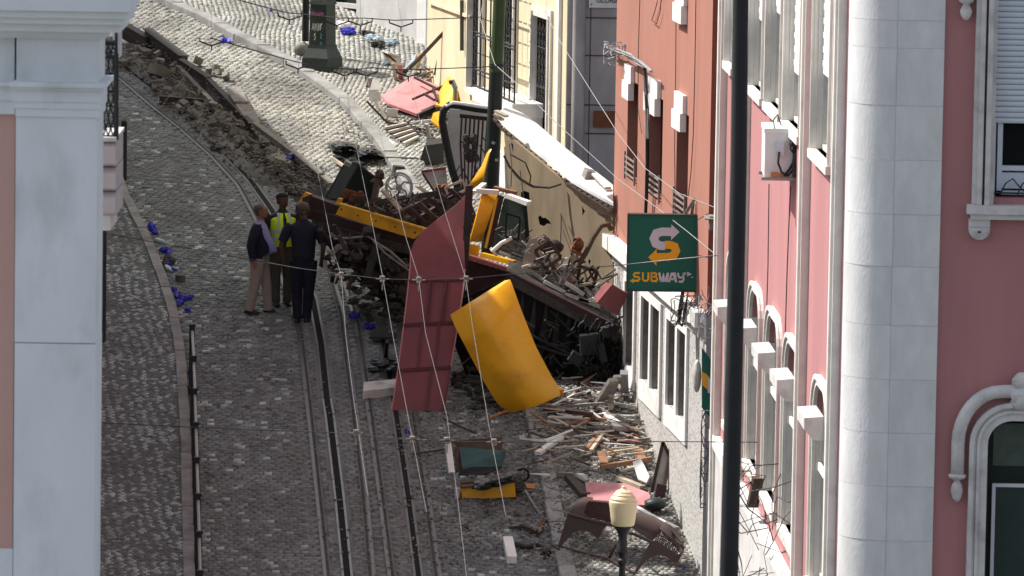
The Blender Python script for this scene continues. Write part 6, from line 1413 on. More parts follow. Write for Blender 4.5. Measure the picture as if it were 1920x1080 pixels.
tl = [(240, 88), (290, 120), (320, 150), (360, 195), (400, 220), (430, 240), (470, 275), (510, 305), (550, 330), (585, 350)]
for i in range(190):
    u = rd.random() * (len(tl) - 1); k = int(u); x = lerp(tl[k][0], tl[k + 1][0], u - k); y = lerp(tl[k][1], tl[k + 1][1], u - k); off = rd.gauss(-3, 14)
    loose(x + off, y - off * .35 + rd.uniform(-8, 8), rd.uniform(.0, .13) if u < 6 else rd.uniform(-.05, .07), rd.randrange(8), *((('loose block in the rubble at the far upper end of the trench', 'loose blocks at the far end of the trench'), ('loose block in the rubble halfway down the trench', 'loose blocks halfway down the trench'), ('loose block in the lower trench towards the green cabinet', 'loose blocks in the lower trench'))[min(2, int(u / 3))]), s=rd.uniform(.5, 1.1))
for (x, y) in ((403, 127), (412, 135), (424, 142), (371, 115), (392, 132)): loose(x, y, .1, rd.choice([0, 2]), 'block on the sunlit far lip of the trench', 'blocks on the far lip of the trench')
loose(298, 134, .16, 3, 'large squared stone block highest on the rubble pile', None, s=1.3); loose(468, 268, .08, 3, 'pale squared block alone left of the lower trench', None, s=.95); loose(473, 283, .06, 1, 'second squared block just below the pale one left of the trench', None)
t = MB()
for k in range(1500):
    u = rd.random() * (len(tl) - 1); i = int(u); off = rd.gauss(-6, 22); x = lerp(tl[i][0], tl[i + 1][0], u - i) + off; y = lerp(tl[i][1], tl[i + 1][1], u - i) - off * .3 + rd.gauss(0, 9); s_ = rd.uniform(.012, .04)
    t.blob(G(x, y, rd.uniform(.02, .14)), s_, s_, s_ * .6, n=4, m=3)
o = tag(obj('rubble_gravel', t, M['rubble']), 'crushed stone and earth thrown up along the trench', 'gravel'); o['kind'] = 'stuff'
# grit over the road and the right pavement
t = MB(); chips = []
for k in range(5200):
    z = rd.random()
    if z < .45: x, y = rd.uniform(985, 1290), rd.uniform(740, 1060)
    elif z < .75: x, y = rd.gauss(880, 110), rd.uniform(755, 1060)
    elif z < .9: x, y = rd.uniform(640, 860), rd.uniform(180, 330)
    else: x, y = rd.uniform(350, 800), rd.uniform(560, 1080)
    s_ = rd.uniform(.006, .026); t.blob(G(x, y, .03 + (.1 if x > 1000 else 0)), s_, s_, s_ * .6, n=4, m=3)
o = tag(obj('grit', t, M['stone']), 'grit and stone chips scattered round the wreck', 'grit'); o['kind'] = 'stuff'
t = MB()
for k in range(650):
    x, y = (rd.uniform(1000, 1270), rd.uniform(745, 960)) if rd.random() < .7 else (rd.gauss(900, 70), rd.gauss(800, 45)); a = G(x, y, .035 + (.1 if x > 1000 else 0)); an = rd.uniform(0, pi); l_ = rd.uniform(.03, .16)
    t.beam(a, a + V((cos(an) * l_, sin(an) * l_, .18 * sin(an) * l_ + rd.uniform(-.01, .02))), rd.uniform(.006, .02), .008)
o = tag(obj('wood_shreds', t, M['greywood']), 'fine wood shreds strewn over the right pavement', 'wood shreds'); o['kind'] = 'stuff'

# ---------------------------------------------------------------- debris on the right pavement
hk = .13
big = [((1008, 850), (1052, 820), .09, .05, 'white', 'white tube end lying near the left edge of the wood debris'), ((1050, 820), (1100, 790), .05, .04, 'greywood', 'grey batten continuing from the white tube'), ((1057, 797), (1103, 785), .10, .03, 'wood', 'orange brown board above the debris, left one'), ((1104, 780), (1137, 787), .08, .03, 'wood', 'orange brown board above the debris, right one'),
       ((1105, 795), (1180, 828), .10, .04, 'darkwood', 'long dark board lying across the debris'), ((1100, 842), (1126, 808), .06, .04, 'wood', 'pair of slanting brown battens, left one'), ((1108, 845), (1132, 812), .05, .04, 'palewood', 'pair of slanting brown battens, right one'), ((1010, 757), (1075, 770), .08, .04, 'greywood', 'grey board at the foot of the yellow panel'), ((1020, 768), (1110, 776), .09, .05, 'darkwood', 'dark beam below the foot of the yellow panel'), ((1060, 762), (1150, 755), .07, .04, 'greywood', 'long grey board towards the wall'), ((1108, 758), (1190, 795), .05, .03, 'greywood', 'grey batten slanting to the wall base'), ((1135, 775), (1160, 795), .10, .03, 'white', 'white splintered board near the wall'),
       ((1140, 785), (1195, 806), .08, .03, 'palewood', 'pale board ending at the wall base'), ((1160, 825), (1200, 830), .10, .03, 'pinkpanel', 'dusty pink board lying under the cross wire'), ((1122, 812), (1200, 832), .05, .03, 'palewood', 'pale batten beside the dusty pink board'), ((1127, 848), (1133, 870), .11, .04, 'wood', 'orange block standing at the corner of the frame'), ((1126, 876), (1222, 860), .08, .06, 'wood', 'long brown frame rail with a splintered end'), ((1196, 842), (1206, 865), .12, .04, 'wood', 'orange upright block on the brown frame rail'), ((1130, 868), (1152, 852), .06, .04, 'palewood', 'short slanting brace on the brown frame rail'),
       ((1123, 755), (1150, 712), .13, .06, 'greywood', 'weathered timber leaning at the wall corner, left one'), ((1140, 752), (1158, 705), .10, .05, 'greywood', 'weathered timber leaning at the wall corner, right one'), ((1172, 742), (1170, 698), .11, .08, 'wire', 'pale upright post leaning at the wall corner'), ((1143, 702), (1165, 730), .05, .03, 'greywood', 'thin stake crossing the leaning timbers'), ((1145, 772), (1146, 742), .08, .04, 'greywood', 'short upright board near the wall corner'),
       ((1160, 896), (1205, 914), .10, .05, 'palewood', 'jagged pale board above the pink panel'), ((1047, 888), (1075, 890), .12, .05, 'greywood', 'grey scrap left of the pink panel'), ((1068, 895), (1098, 930), .14, .08, 'iron', 'dark beam end at the left edge of the pink panel'), ((1190, 952), (1245, 982), .08, .06, 'white', 'white batten behind the brown bench'), ((1235, 975), (1268, 992), .10, .05, 'greywood', 'grey board end by the wall behind the bench'), ((1190, 800), (1196, 826), .04, .03, 'wood', 'thin brown stick by the wall base')]
for i, (a, b, w_, h_, m_, l) in enumerate(big):
    up = 'lean' in l or 'upright' in l
    gbeam('timber', (a[0], a[1], hk + rd.uniform(.02, .05)), (b[0], b[1], hk + (.5 if 'corner' in l and 'wall' in l else rd.uniform(.02, .12))), w_, h_, M[m_], l, 'timber')
for i in range(150):
    x, y = rd.uniform(1010, 1215), rd.gauss(798, 36); 
    if y > 900: continue
    a = G(x, y, hk + rd.uniform(.01, .10)); an = rd.uniform(-.9, .9) + (pi if rd.random() < .5 else 0); l_ = rd.uniform(.15, .5); t = MB()
    t.beam(a, a + V((cos(an) * l_, sin(an) * l_ * .9, SL * sin(an) * l_ + rd.uniform(-.02, .08))), rd.uniform(.015, .06), rd.uniform(.008, .03), taper=rd.uniform(.2, 1))
    tag(obj('splinter', t, M[rd.choice(['palewood', 'wood', 'greywood', 'white', 'darkwood', 'palewood', 'offwhite'])]), 'wood splinter in the strewn pile on the right pavement', 'splinter', 'splinters strewn on the right pavement')
gslab('white_plate', [(1146, 792, .2), (1165, 794, .2), (1180, 806, .2), (1150, 806, .2)], M['white'], 'small flat white plate among the splinters', 'board', .02)
gslab('torn_white_board', [(1186, 866, .35), (1202, 860, .4), (1218, 893, .3), (1212, 905, .2), (1196, 898, .25)], M['white'], 'torn white board standing between the frame rail and the leaning door', 'board', .03)
pd = thing('leaning_door_panel', 'narrow framed panel leaning upright on the pebble-dash wall', 'door panel', G(1235, 945))
fq = [(1243, 829), (1256, 856), (1241, 940), (1222, 922)]; Ydp = G(1232, 935).y
t = MB(); t.prism([P(*p, Ydp) for p in fq], (0, .03, 0)); obj('panel', t, M['offwhite'], pd)
for i in range(4):
    t = MB(); t.beam(P(*fq[i], Ydp - .02), P(*fq[(i + 1) % 4], Ydp - .02), .045, .05, up=V((0, 1, 0))); obj('frame_rail', t, M['darkwood'] if i != 1 else M['wood'], pd)
gslab('pink_floor_panel', [(1097, 904, .28), (1170, 906, .3), (1217, 924, .3), (1222, 947, .2), (1170, 946, .18), (1102, 936, .18)], M['pinkpanel'], 'flat pink panel lying behind the brown bench', 'metal panel', .05)
t = MB(); t.blob(G(1228, 945, .22), .16, .14, .09, n=10, m=6, j=.1); tag(obj('red_grey_cushion', t, M['poledark'], smooth=True), 'grey and red rounded scrap right of the pink panel', 'scrap')
t = MB(); t.box(P(1237, 927, Ydp - .3), .14, .05, .28, Euler((0, .2, .2)).to_matrix()); tag(obj('brown_plate', t, M['maroon']), 'dark brown plate at the foot of the leaning panel', 'board')
t = MB(); t.tube([G(1082, 893, .2), G(1094, 897, .22), G(1100, 903, .2)], [.05, .07, .03], 8); tag(obj('grey_canister', t, M['wire'], smooth='a'), 'grey rounded canister at the upper left of the pink floor panel', 'canister')
for i, (x, y, k, s_) in enumerate(((1012, 842, 5, .6), (1096, 852, 6, .7), (1107, 850, 5, .6), (1060, 800, 2, .6), (1120, 805, 4, .8))): loose(x, y, hk + .05, k, 'rounded stone on the right pavement among the splinters', 'stones on the right pavement', s=s_)
for i in range(26): loose(rd.gauss(905, 75), rd.uniform(770, 1010), .04, rd.choice([2, 4, 5, 6]), 'stone lump on the road in front of the wreck', 'stone lumps on the road before the wreck', 'stone', s=rd.uniform(.25, .6))
# concrete block and scraps left of the red panel
t = MB(); t.prism([G(680, 750, 0), G(682, 733, 0), G(744, 727, 0), G(742, 743, 0)], (0, 0, .13)); tag(obj('concrete_block', t, M['offwhite']), 'pale oblong concrete block on the tracks left of the red panel', 'concrete block')
t = MB(); 
for k in range(16): t.blob(G(718 + rd.uniform(-22, 26), 686 + rd.uniform(-9, 8), rd.uniform(.05, .2)), .1, .09, .06, n=6, m=4)
t.beam(G(722, 676, .1), G(726, 640, .5), .05, .05); tag(obj('black_scrap', t, M['tarp']), 'black torn scrap on the tracks left of the red panel', 'scrap')
gtube('bent_pipe', [(706, 712, .06), (722, 715, .08), (738, 718, .06)], .02, M['greywood'], 'short pale pipe above the concrete block')
gslab('dark_ground_plate', [(692, 632, .12), (742, 632, .12), (745, 624, .12), (695, 622, .12)], M['castgreen'], 'flat dark plate at the edge of the shadow under the wreck', 'plate')
gtube('iron_rod', [(770, 852, .04), (838, 842, .05)], .014, M['iron'], 'thin dark rod pointing at the green box'); gtube('yellow_batten', [(918, 783, .04), (952, 770, .06)], .018, M['orange'], 'thin yellow batten below the curved yellow panel'); gtube('iron_rod', [(832, 786, .05), (892, 812, .04)], .014, M['iron'], 'thin dark rod running from the red panel foot to the green box')
gbeam('white_tube_section', (952, 1012, .09), (960, 1050, .07), .13, .10, M['white'], 'short white square tube lying near the right kerb', 'tube')
t = MB(); t.tube([G(968, 1020, .05), G(990, 1026, .06), G(1010, 1022, .06), G(1024, 1030, .06)], .04, 7); t.blob(G(1023, 1036, .08), .08, .08, .08, n=8, m=5, j=.1); tag(obj('broken_lever', t, M['iron']), 'dark broken lever with a round knob near the kerb', 'scrap metal')
gbeam('angle_iron', (955, 990, .05), (978, 988, .05), .05, .04, M['iron'], 'short dark iron left of the curved scrap', 'scrap metal'); gbeam('angle_iron', (978, 985, .05), (1010, 998, .08), .07, .05, M['darkwood'], 'splintered dark piece by the kerb', 'scrap metal'); gbeam('angle_iron', (1008, 998, .06), (1022, 975, .06), .05, .04, M['rust'], 'curved rusty piece touching the kerb', 'scrap metal')
gtube('steel_strip', [(985, 920, .05), (1000, 945, .05), (1012, 962, .05)], .016, M['aluminium'], 'slim bright strip between the yellow box and the kerb'); gslab('yellow_chip', [(985, 906, .06), (1006, 907, .06), (1002, 916, .04), (988, 914, .04)], M['orange'], 'small yellow chip right of the yellow box', 'board')

# cabinet with green panel, black cushion and yellow step
gbx = thing('green_cabinet', 'opened cabinet with a green panel and white side board lying on the road', 'cabinet', G(890, 885))
def gq(name, pts, m, th=.03, parent=gbx):
    q_ = [G(*p) for p in pts]; n_ = (q_[1] - q_[0]).cross(q_[2] - q_[0]).normalized(); n_ = n_ if n_.z < 0 else -n_; t = MB(); t.prism(q_, n_ * th); return obj(name, t, m, parent)
gq('white_side', [(835, 833, .35), (846, 832, .35), (853, 885, .05), (842, 886, .05)], M['white'], .05)
gq('back_board', [(848, 827, .35), (941, 819, .40), (943, 846, .25), (860, 838, .28)], M['darkwood'], .03)
gq('inner_board', [(850, 838, .3), (862, 838, .3), (868, 880, .03), (856, 884, .03)], M['darkwood'], .03)
M['tealpanel'] = mat('tealpanel', (.03, .075, .07), .5, .15, 4, .05, col2=(.05, .11, .105), thr=.5, scale2=3)
gq('green_panel', [(861, 838, .30), (949, 845, .30), (941, 875, .10), (866, 876, .08)], M['tealpanel'], .03)
gq('front_lip', [(862, 878, .10), (941, 876, .12), (900, 892, .02), (860, 890, .02)], M['black'], .03)
cu = thing('black_cushion', 'black crumpled motor cover lying between green panel and yellow box', 'cover', G(935, 900))
t = MB()
for k in range(16):
    u = k / 15; t.blob(G(lerp(900, 966, u) + rd.uniform(-4, 4), lerp(909, 892, u) + rd.uniform(-4, 4), .26 + .06 * u), .11, .13, .06, n=8, m=5, j=.25)
obj('cover', t, M['tarp'], cu)
t = MB(); t.tube([G(885, 915, .24), G(920, 905, .34), (G(960, 894, .42))], .02, 6); obj('strap', t, M['black'], cu)
t = MB(); c = G(980, 890, .10); t.tube([c + V((.085 * cos(j * pi / 8), .02 * sin(j), .085 * sin(j * pi / 8))) for j in range(17)], .018, 6, cap=False)
for j in range(3): a_ = j * pi / 3; t.beam(c - V((cos(a_), 0, sin(a_))) * .08, c + V((cos(a_), 0, sin(a_))) * .08, .012, .012)
obj('small_wheel', t, M['black'], cu); t = MB()
for k in range(8): t.blob(G(972 + rd.uniform(-7, 7), 905 + rd.uniform(-12, 16), .08), .06, .05, .05, n=6, m=4)
obj('fittings', t, M['grime'], cu)
t = MB(); Yy = G(915, 936).y; t.add([P(866, 913, Yy), P(965, 902, Yy), P(967, 932, Yy), P(867, 936, Yy), P(862, 903, Yy + .35), P(958, 893, Yy + .35), P(960, 922, Yy + .3), P(862, 926, Yy + .3)], [(0, 1, 2, 3), (7, 6, 5, 4), (1, 5, 6, 2), (2, 6, 7, 3), (3, 7, 4, 0)]); yb = tag(obj('yellow_box', t, M['yellow']), 'low yellow box with an open top on the road', 'box')
t = MB(); t.beam(P(857, 915, Yy - .02), P(857, 936, Yy - .02), .08, .06); obj('white_corner', t, M['offwhite'], yb); t = MB(); t.beam(P(866, 914, Yy - .02), P(965, 903, Yy - .02), .05, .03); obj('top_rim', t, M['rust'], yb)
t = MB(); t.add([P(864, 906, Yy + .2), P(960, 897, Yy + .2), P(958, 893, Yy + .36), P(862, 900, Yy + .36)], [(0, 1, 2, 3)]); t.prism([P(864, 912, Yy + .02), P(963, 902, Yy + .02), P(958, 896, Yy + .34), P(862, 905, Yy + .34)], (0, 0, -.03)); obj('inner_floor', t, M['darkwood'], yb)

# mangled brown bench
bn = thing('mangled_bench', 'overturned brown metal double seat with perforated backs and arched side plates', 'bench', G(1150, 1060, .1))
M['brown'] = mat('brown', (.075, .038, .034), .38, .2, 6, .05, spec=.5, col2=(.05, .03, .028), thr=.55)
Yb1, Yb2 = G(1047, 1030, .1).y, G(1190, 1075, .1).y
def perf(name, tl, tr, br, bl_, Ya, Yb, nu, nv, r=.006, parent=bn, curve=None):
    t = MB(); f = lambda u, v: P(lerp(lerp(tl[0], tr[0], u), lerp(bl_[0], br[0], u), v), lerp(lerp(tl[1], tr[1], u), lerp(bl_[1], br[1], u), v) - (curve or 0) * sin(pi * u), lerp(Ya, Yb, u))
    for i in range(nu + 1): t.tube([f(i / nu, j / 4) for j in range(5)], r, 4)
    for j in range(nv + 1): t.tube([f(i / 8, j / nv) for i in range(9)], r, 4)
    return obj(name, t, M['brown'], parent)
def bplate(name, pts, Y, th=.03):
    t = MB(); t.prism([P(*p, Y) for p in pts], (0, th, 0)); return obj(name, t, M['brown'], bn)
def sadd(name, fn, nu=14, nv=10): t = MB(); t.grid(fn, nu, nv, .015); return obj(name, t, M['brown'], bn, smooth='a')
sadd('seat_shell', lambda u, v: P(lerp(lerp(1066, 1097, u), lerp(1084, 1112, u), sin(v * pi / 2)), lerp(lerp(963, 971, u), lerp(938, 935, u) - 3 * sin(pi * u), sin(v * pi / 2)), Yb1 + .1 + .45 * (1 - cos(v * pi / 2))))
sadd('seat_shell', lambda u, v: P(lerp(lerp(1183, 1222, u), lerp(1196, 1252, u), sin(v * pi / 2)), lerp(lerp(989, 1015, u), lerp(962, 985, u) - 4 * sin(pi * u), sin(v * pi / 2)), Yb2 + .15 + .5 * (1 - cos(v * pi / 2))))
sadd('seat_end', lambda u, v: P(lerp(lerp(1236, 1276, u), lerp(1240, 1281, u ** .6), v), lerp(lerp(992, 1038, u), lerp(982, 1018, u ** 1.4), v), Yb2 + .1 + .3 * v))
perf('perforated_back', (1083, 966), (1129, 981), (1122, 991), (1105, 984), Yb1 + .12, Yb1 + .08, 12, 4); perf('perforated_back', (1104, 940), (1152, 944), (1150, 980), (1094, 966), Yb1 + .10, Yb1 + .08, 18, 9, .009)
sadd('seat_shell', lambda u, v: P(lerp(1100, 1152, u), lerp(936, 940, u) + 7 * v, Yb1 + .3 - .18 * v), 8, 3)
perf('perforated_back', (1236, 992), (1276, 1022), (1270, 1039), (1229, 1013), Yb2 + .1, Yb2 + .05, 12, 6)
bplate('side_plate', [(1065, 962), (1078, 966), (1140, 983), (1132, 992), (1122, 1010), (1116, 1006), (1108, 999), (1096, 995), (1082, 996), (1070, 1003), (1060, 1015), (1047, 1032), (1046, 1024)], Yb1)
bplate('side_plate', [(1220, 1015), (1231, 1013), (1271, 1040), (1276, 1038), (1268, 1052), (1266, 1057), (1258, 1050), (1246, 1043), (1232, 1041), (1220, 1045), (1210, 1052), (1192, 1077), (1190, 1072), (1206, 1040)], Yb2)
t = MB(); t.tube([P(1066, 964, Yb1 - .02), P(1110, 976, Yb1 - .02), P(1147, 984, Yb1 - .02), P(1185, 1000, Yb2 - .02), P(1221, 1016, Yb2 - .02)], .022, 8); obj('front_bar', t, M['brown'], bn, smooth='a')
t = MB(); t.tube([G(1034, 1020, .13), G(1080, 1033, .14), G(1140, 1048, .14), G(1190, 1074, .14)], .018, 8); t.tube([G(1156, 1020, .4), G(1142, 1046, .14)], .02, 8); t.tube([G(1034, 1020, .13), G(1048, 1030, .14)], .018, 6); obj('foot_bar', t, M['brown'], bn, smooth='a')
t = MB(); t.tube([P(1278, 1020, Yb2 + .1), P(1281, 1030, Yb2 + .1), P(1268, 1056, Yb2)], .02, 8); t.tube([P(1240, 985, Yb2 + .35), P(1262, 997, Yb2 + .3), P(1280, 1017, Yb2 + .15)], .022, 8); obj('back_bar', t, M['brown'], bn, smooth='a')
# ---------------------------------------------------------------- people
def loft(mb, rings, n=16, a0=0, a1=2 * pi, cap=True):
    """rings: (centre, rx, ry) with optional tilt; joins them in order"""
    o = len(mb.v); closed = abs(a1 - a0 - 2 * pi) < 1e-6; m = n if closed else n + 1
    for c, rx, ry in rings:
        for k in range(m):
            a = a0 + (a1 - a0) * k / n; mb.v.append(V(c) + V((rx * cos(a), ry * sin(a), 0)))
    for i in range(len(rings) - 1):
        for k in range(n):
            k2 = (k + 1) % m if closed else k + 1
            mb.f.append((o + i * m + k, o + i * m + k2, o + (i + 1) * m + k2, o + (i + 1) * m + k))
    if closed and cap: mb.f.append(tuple(o + k for k in range(m))[::-1]); mb.f.append(tuple(o + (len(rings) - 1) * m + k for k in range(m)))
def skin_body(name, verts, edges, radii, T, m, parent):
    me = bpy.data.meshes.new(name + '_cage'); me.from_pydata([tuple(v) for v in verts], edges, [])
    ob = bpy.data.objects.new(name + '_cage', me); COL.objects.link(ob); ob.modifiers.new('skin', 'SKIN'); ob.modifiers['skin'].use_smooth_shade = True
    for i, r in enumerate(radii): me.skin_vertices[0].data[i].radius = (r, r) if not isinstance(r, tuple) else r
    me.skin_vertices[0].data[0].use_root = True
    s_ = ob.modifiers.new('sub', 'SUBSURF'); s_.levels = 1; s_.render_levels = 1
    bpy.context.view_layer.update(); dg = bpy.context.evaluated_depsgraph_get(); out = bpy.data.meshes.new_from_object(ob.evaluated_get(dg))
    bpy.data.objects.remove(ob); out.transform(T); out.transform(Matrix.Translation(-BASE[parent.name])); out.materials.clear(); out.materials.append(m); out.shade_smooth()
    o = bpy.data.objects.new(name, out); COL.objects.link(o); o.parent = parent; return o
def person(label, foot, H, yaw, arms, legs, shirt, trousers, skin, hair, belly=0, jacket=None, vest=False, lean=0, short=False, cap=False, headyaw=0, grey=False):
    """local frame: the person faces -y; yaw turns it. arms: (elbow, wrist) per side, legs: (knee, ankle) per side, in body heights"""
    p0 = thing('person', label, 'person', foot); T = Matrix.Translation(foot) @ Matrix.Rotation(yaw, 4, 'Z')
    h = H; S = lambda x, y, z: V((x * h, y * h, z * h))
    hip = {s: S(s * .055, 0, .50) for s in (-1, 1)}; sh = {s: S(s * .118, .005 + lean * .3, .805) for s in (-1, 1)}
    vs = [S(0, 0, .52), S(0, 0, .60), S(0, lean * .2, .72), S(0, lean * .3, .80), S(0, lean * .35 - .005, .855), S(0, lean * .4 - .012, .90), S(0, lean * .4 - .012, .955)]
    ra = [.055 * h, .048 * h, .05 * h, .034 * h, .030 * h, .035 * h, .036 * h]; ed = [(0, 1), (1, 2), (2, 3), (3, 4), (4, 5), (5, 6)]
    def addv(p, r, par): vs.append(p); ra.append(r); ed.append((par, len(vs) - 1)); return len(vs) - 1
    for s in (-1, 1):
        kn, an = [S(*q) for q in legs[s]]; a = addv(hip[s], .036 * h, 0); b = addv(kn, .026 * h, a); c = addv(an, .018 * h, b); addv(an + S(0, -.045, -.02), .014 * h, c)
        el, wr = [S(*q) for q in arms[s]]; a = addv(sh[s] + V((-s * .012 * h, 0, -.01 * h)), .026 * h, 3); b = addv(el, .024 * h, a); c = addv(wr, .017 * h, b)
        d_ = (wr - el).normalized(); pm = addv(wr + d_ * .035 * h, .018 * h, c); side = d_.cross(V((0, 1, 0))); side = side.normalized() if side.length > .1 else V((1, 0, 0)); crl = V((0, -1, 0))
        for k, (of, ln) in enumerate(((-.013, .040), (-.0045, .046), (.0045, .044), (.013, .034))):
            f1 = wr + d_ * (.055 * h) + side * of * h; q1 = addv(f1, .0055 * h, pm); addv(f1 + (d_ * .8 + crl * .35) * ln * h * .8, .0045 * h, q1)
        th_ = wr + d_ * .025 * h + crl * .018 * h; q1 = addv(th_, .007 * h, pm); addv(th_ + (d_ + crl * .5).normalized() * .03 * h, .0055 * h, q1)
    body = skin_body('body', vs, ed, ra, T, skin, p0)
    def put(name, mb, m, par=None, sm='a'):
        mb.v = [T @ v for v in mb.v]; return obj(name, mb, m, par or p0, smooth=sm)
    # head
    hc = vs[6]; R = Matrix.Rotation(headyaw, 3, 'Z'); mb = MB()
    prof = [(-.068, .018, .022, -.018), (-.060, .030, .034, -.014), (-.045, .038, .046, -.008), (-.02, .043, .054, -.002), (.005, .046, .059, .002), (.025, .045, .058, .004), (.04, .038, .048, .006), (.049, .022, .030, .006), (.052, .006, .008, .006)]
    loft(mb, [(V((0, q[3] * h, q[0] * h)), q[1] * h, q[2] * h) for q in prof], 18)
    mb.prism([V((-.006, -.055, -.012)) * h, V((.006, -.055, -.012)) * h, V((.008, -.056, -.026)) * h, V((-.008, -.056, -.026)) * h], V((0, -.012 * h, -.003 * h)))
    for s in (-1, 1): mb.blob(V((s * .046, .004, -.012)) * h, .006 * h, .012 * h, .018 * h, n=8, m=6, j=.05)
    mb.v = [hc + R @ v for v in mb.v]; head = put('head', mb, skin, None, True)
    mb = MB()
    for s in (-1, 1): mb.blob(V((s * .018, -.054, .002)) * h, .007 * h, .004 * h, .004 * h, n=8, m=5, j=0)
    mb.v = [hc + R @ v for v in mb.v]; put('eye', mb, M['black'], head)
    mb = MB(); mb.blob(V((0, -.052, -.038)) * h, .015 * h, .006 * h, .003 * h, n=8, m=5, j=0); mb.v = [hc + R @ v for v in mb.v]; put('mouth', mb, M['rust'], head)
    mb = MB(); k_ = 1.06
    loft(mb, [(V((0, q[3] * h + .010 * h, q[0] * h + .003 * h)), q[1] * h * k_, q[2] * h * (k_ - .02)) for q in prof[3:]], 18); mb.blob(V((0, .03, -.02)) * h, .042 * h, .034 * h, .034 * h, n=10, m=6, j=.05)
    if cap: mb.blob(V((0, .002, .030)) * h, .050 * h, .062 * h, .032 * h, n=12, m=6, j=0)
    mb.v = [hc + R @ v for v in mb.v]; put('hair', mb, hair, head, True)
    # trousers
    mb = MB(); loft(mb, [(S(0, 0, .455), .085 * h, .066 * h), (S(0, .003, .50), .094 * h, .072 * h), (S(0, -.004 - belly * .1, .56), .088 * h, .07 * h + belly * .02), (S(0, -.006, .59), .084 * h, .068 * h)], 18)
    for s in (-1, 1):
        kn, an = [S(*q) for q in legs[s]]; hp = hip[s]; pts = [hp + V((0, 0, .02 * h)), lerp(hp, kn, .4), lerp(hp, kn, .8), kn, lerp(kn, an, .35), lerp(kn, an, .8), an + V((0, 0, -.012 * h))]
        mb.tube(pts, [.066 * h, .062 * h, .051 * h, .047 * h, .044 * h, .038 * h, .041 * h], 14)
    put('trousers', mb, trousers)
    for s in (-1, 1):
        kn, an = [S(*q) for q in legs[s]]; mb = MB(); zf = an.z - .038 * h
        loft(mb, [(V((an.x, an.y - .025 * h, zf)), .028 * h, .078 * h), (V((an.x, an.y - .025 * h, zf + .012 * h)), .027 * h, .076 * h), (V((an.x, an.y - .012 * h, zf + .028 * h)), .023 * h, .056 * h), (V((an.x, an.y + .006 * h, zf + .048 * h)), .022 * h, .03 * h)], 14); put('shoe', mb, M['shoe'])
    # shirt
    tr = [(S(0, 0, .535), .086 * h, .070 * h), (S(0, -.006 - belly * .5, .58), .088 * h, .074 * h + belly * .45 * h), (S(0, -.006 - belly * .45 + lean * .1, .64), .090 * h, .075 * h + belly * .4 * h), (S(0, lean * .2 - belly * .1, .72), .098 * h, .074 * h + belly * .1 * h), (S(0, lean * .3, .78), .112 * h, .068 * h), (S(0, lean * .32, .815), .105 * h, .055 * h), (S(0, lean * .34, .836), .066 * h, .042 * h), (S(0, lean * .35, .855), .038 * h, .036 * h)]
    tr = [(c_, rx_ * 1.12, ry_ * 1.08) for c_, rx_, ry_ in tr]
    mb = MB(); loft(mb, tr, 20)
    sl_ = .55 if short else 1.0
    def sleeves(mb, ex, frac):
        for s in (-1, 1):
            el, wr = [S(*q) for q in arms[s]]; e2 = lerp(sh[s], el, min(1, frac * 2)) 
            pts = [sh[s] + V((-s * .02 * h, 0, .0)), lerp(sh[s], el, .25), lerp(sh[s], el, .6)]; rr = [.048 * h + ex, .048 * h + ex, .042 * h + ex]
            if frac > .6: pts += [el, lerp(el, wr, .5), lerp(el, wr, .95)]; rr += [.034 * h + ex, .030 * h + ex, .026 * h + ex]
            else: pts += [lerp(sh[s], el, .85)]; rr += [.037 * h + ex]
            mb.tube(pts, rr, 12)
    if not jacket or vest: sleeves(mb, 0, .5 if short else 1)
    st_ = put('shirt', mb, shirt)
    mb = MB(); loft(mb, [(S(0, lean * .34, .842), .044 * h, .040 * h), (S(0, lean * .36 - .002, .868), .036 * h, .036 * h)], 14, cap=False); put('collar', mb, shirt, st_)
    if jacket:
        mb = MB(); g_ = 1.0
        jr = [(c + V((0, (.012 + belly * .3) * h * 0, 0)), rx + .012 * h, ry + .010 * h) for c, rx, ry in tr[:-1]]
        lowr = [(S(0, .006, .43), .106 * h, .084 * h), (S(0, .004, .48), .100 * h, .080 * h)]
        loft(mb, lowr + jr, 22, -pi / 2 + g_, 3 * pi / 2 - g_)
        loft(mb, [(c, rx - .004 * h, ry - .004 * h) for c, rx, ry in lowr + jr], 22, -pi / 2 + g_, 3 * pi / 2 - g_)
        sleeves(mb, .006 * h, 1); put('jacket', mb, jacket)
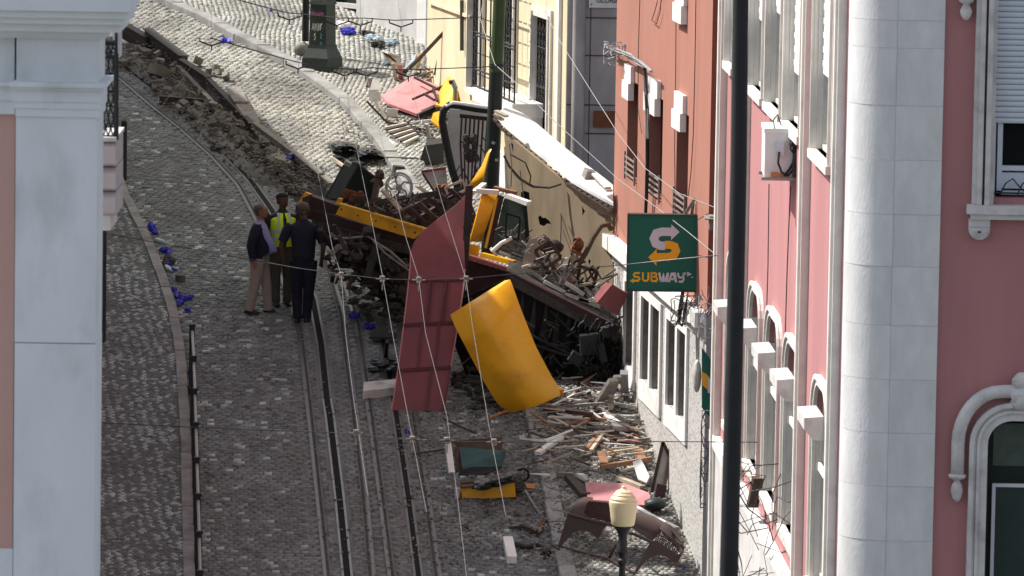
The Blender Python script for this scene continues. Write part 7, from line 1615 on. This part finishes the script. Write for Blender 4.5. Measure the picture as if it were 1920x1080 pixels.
    if vest:
        mb = MB(); vr = [(c, rx + .010 * h, ry + .010 * h) for c, rx, ry in tr[:5]] + [(tr[5][0], .088 * h, .062 * h), (tr[6][0], .068 * h, .05 * h)]
        loft(mb, vr, 22, -pi / 2 + .12, 3 * pi / 2 - .12); vv = put('hi_vis_vest', mb, M['hivis'])
        for z0 in (.60, .66):
            c, rx, ry = tr[1] if z0 < .63 else tr[2]; mb = MB(); loft(mb, [(V((c.x, c.y, (z0) * h)), rx + .014 * h, ry + .014 * h), (V((c.x, c.y, (z0 + .028) * h)), rx + .014 * h, ry + .014 * h)], 22, -pi / 2 + .13, 3 * pi / 2 - .13); put('reflective_band', mb, M['reflective'], vv)
        mb = MB()
        for s in (-1, 1): mb.tube([S(s * .06, -.085, .68), S(s * .055, -.078, .76), S(s * .05, -.05, .825), S(s * .05, .02, .835)], .012 * h, 6)
        put('shoulder_band', mb, M['reflective'], vv)
    # belt
    mb = MB(); loft(mb, [(S(0, -.003, .565), .092 * h, .078 * h + belly * .2 * h), (S(0, -.003, .580), .092 * h, .078 * h + belly * .2 * h)], 18); put('belt', mb, M['shoe'])
    return p0
fa = G(486, 588); H1 = 1.64
person('grey haired man in navy jacket and striped shirt with pale trousers, hands behind his hips', fa, H1, radians(80),
       {-1: ((-.165, .05, .64), (-.15, .03, .50)), 1: ((.165, .09, .64), (.10, .10, .53))}, {-1: ((-.055, .03, .27), (-.055, .08, .045)), 1: ((.06, -.05, .27), (.06, -.07, .04))},
       M['striped'], M['khaki'], M['skin'], M['hair'], belly=.075, jacket=M['navy'], headyaw=.1)
fb = G(527, 573)
person('man in a yellow high visibility vest and dark cap standing between the other two', fb, 1.70, radians(20),
       {-1: ((-.16, .02, .66), (-.16, -.03, .53)), 1: ((.16, .0, .66), (.17, -.04, .53))}, {-1: ((-.06, -.01, .27), (-.05, .0, .045)), 1: ((.06, -.01, .27), (.06, .01, .04))},
       M['black'], M['olive'], M['skindark'], M['hairdark'], vest=True, short=True, cap=True, headyaw=.3)
fc = G(567, 604)
person('broad man in dark navy shirt and trousers seen from behind', fc, 1.80, radians(172),
       {-1: ((-.175, .01, .65), (-.15, -.05, .53)), 1: ((.185, .03, .65), (.17, -.02, .52))}, {-1: ((-.05, .0, .27), (-.035, .0, .045)), 1: ((.05, -.01, .27), (.04, .02, .04))},
       M['navy'], M['jeans'], M['skindark'], M['hair'], belly=.02, short=True, headyaw=-.2)
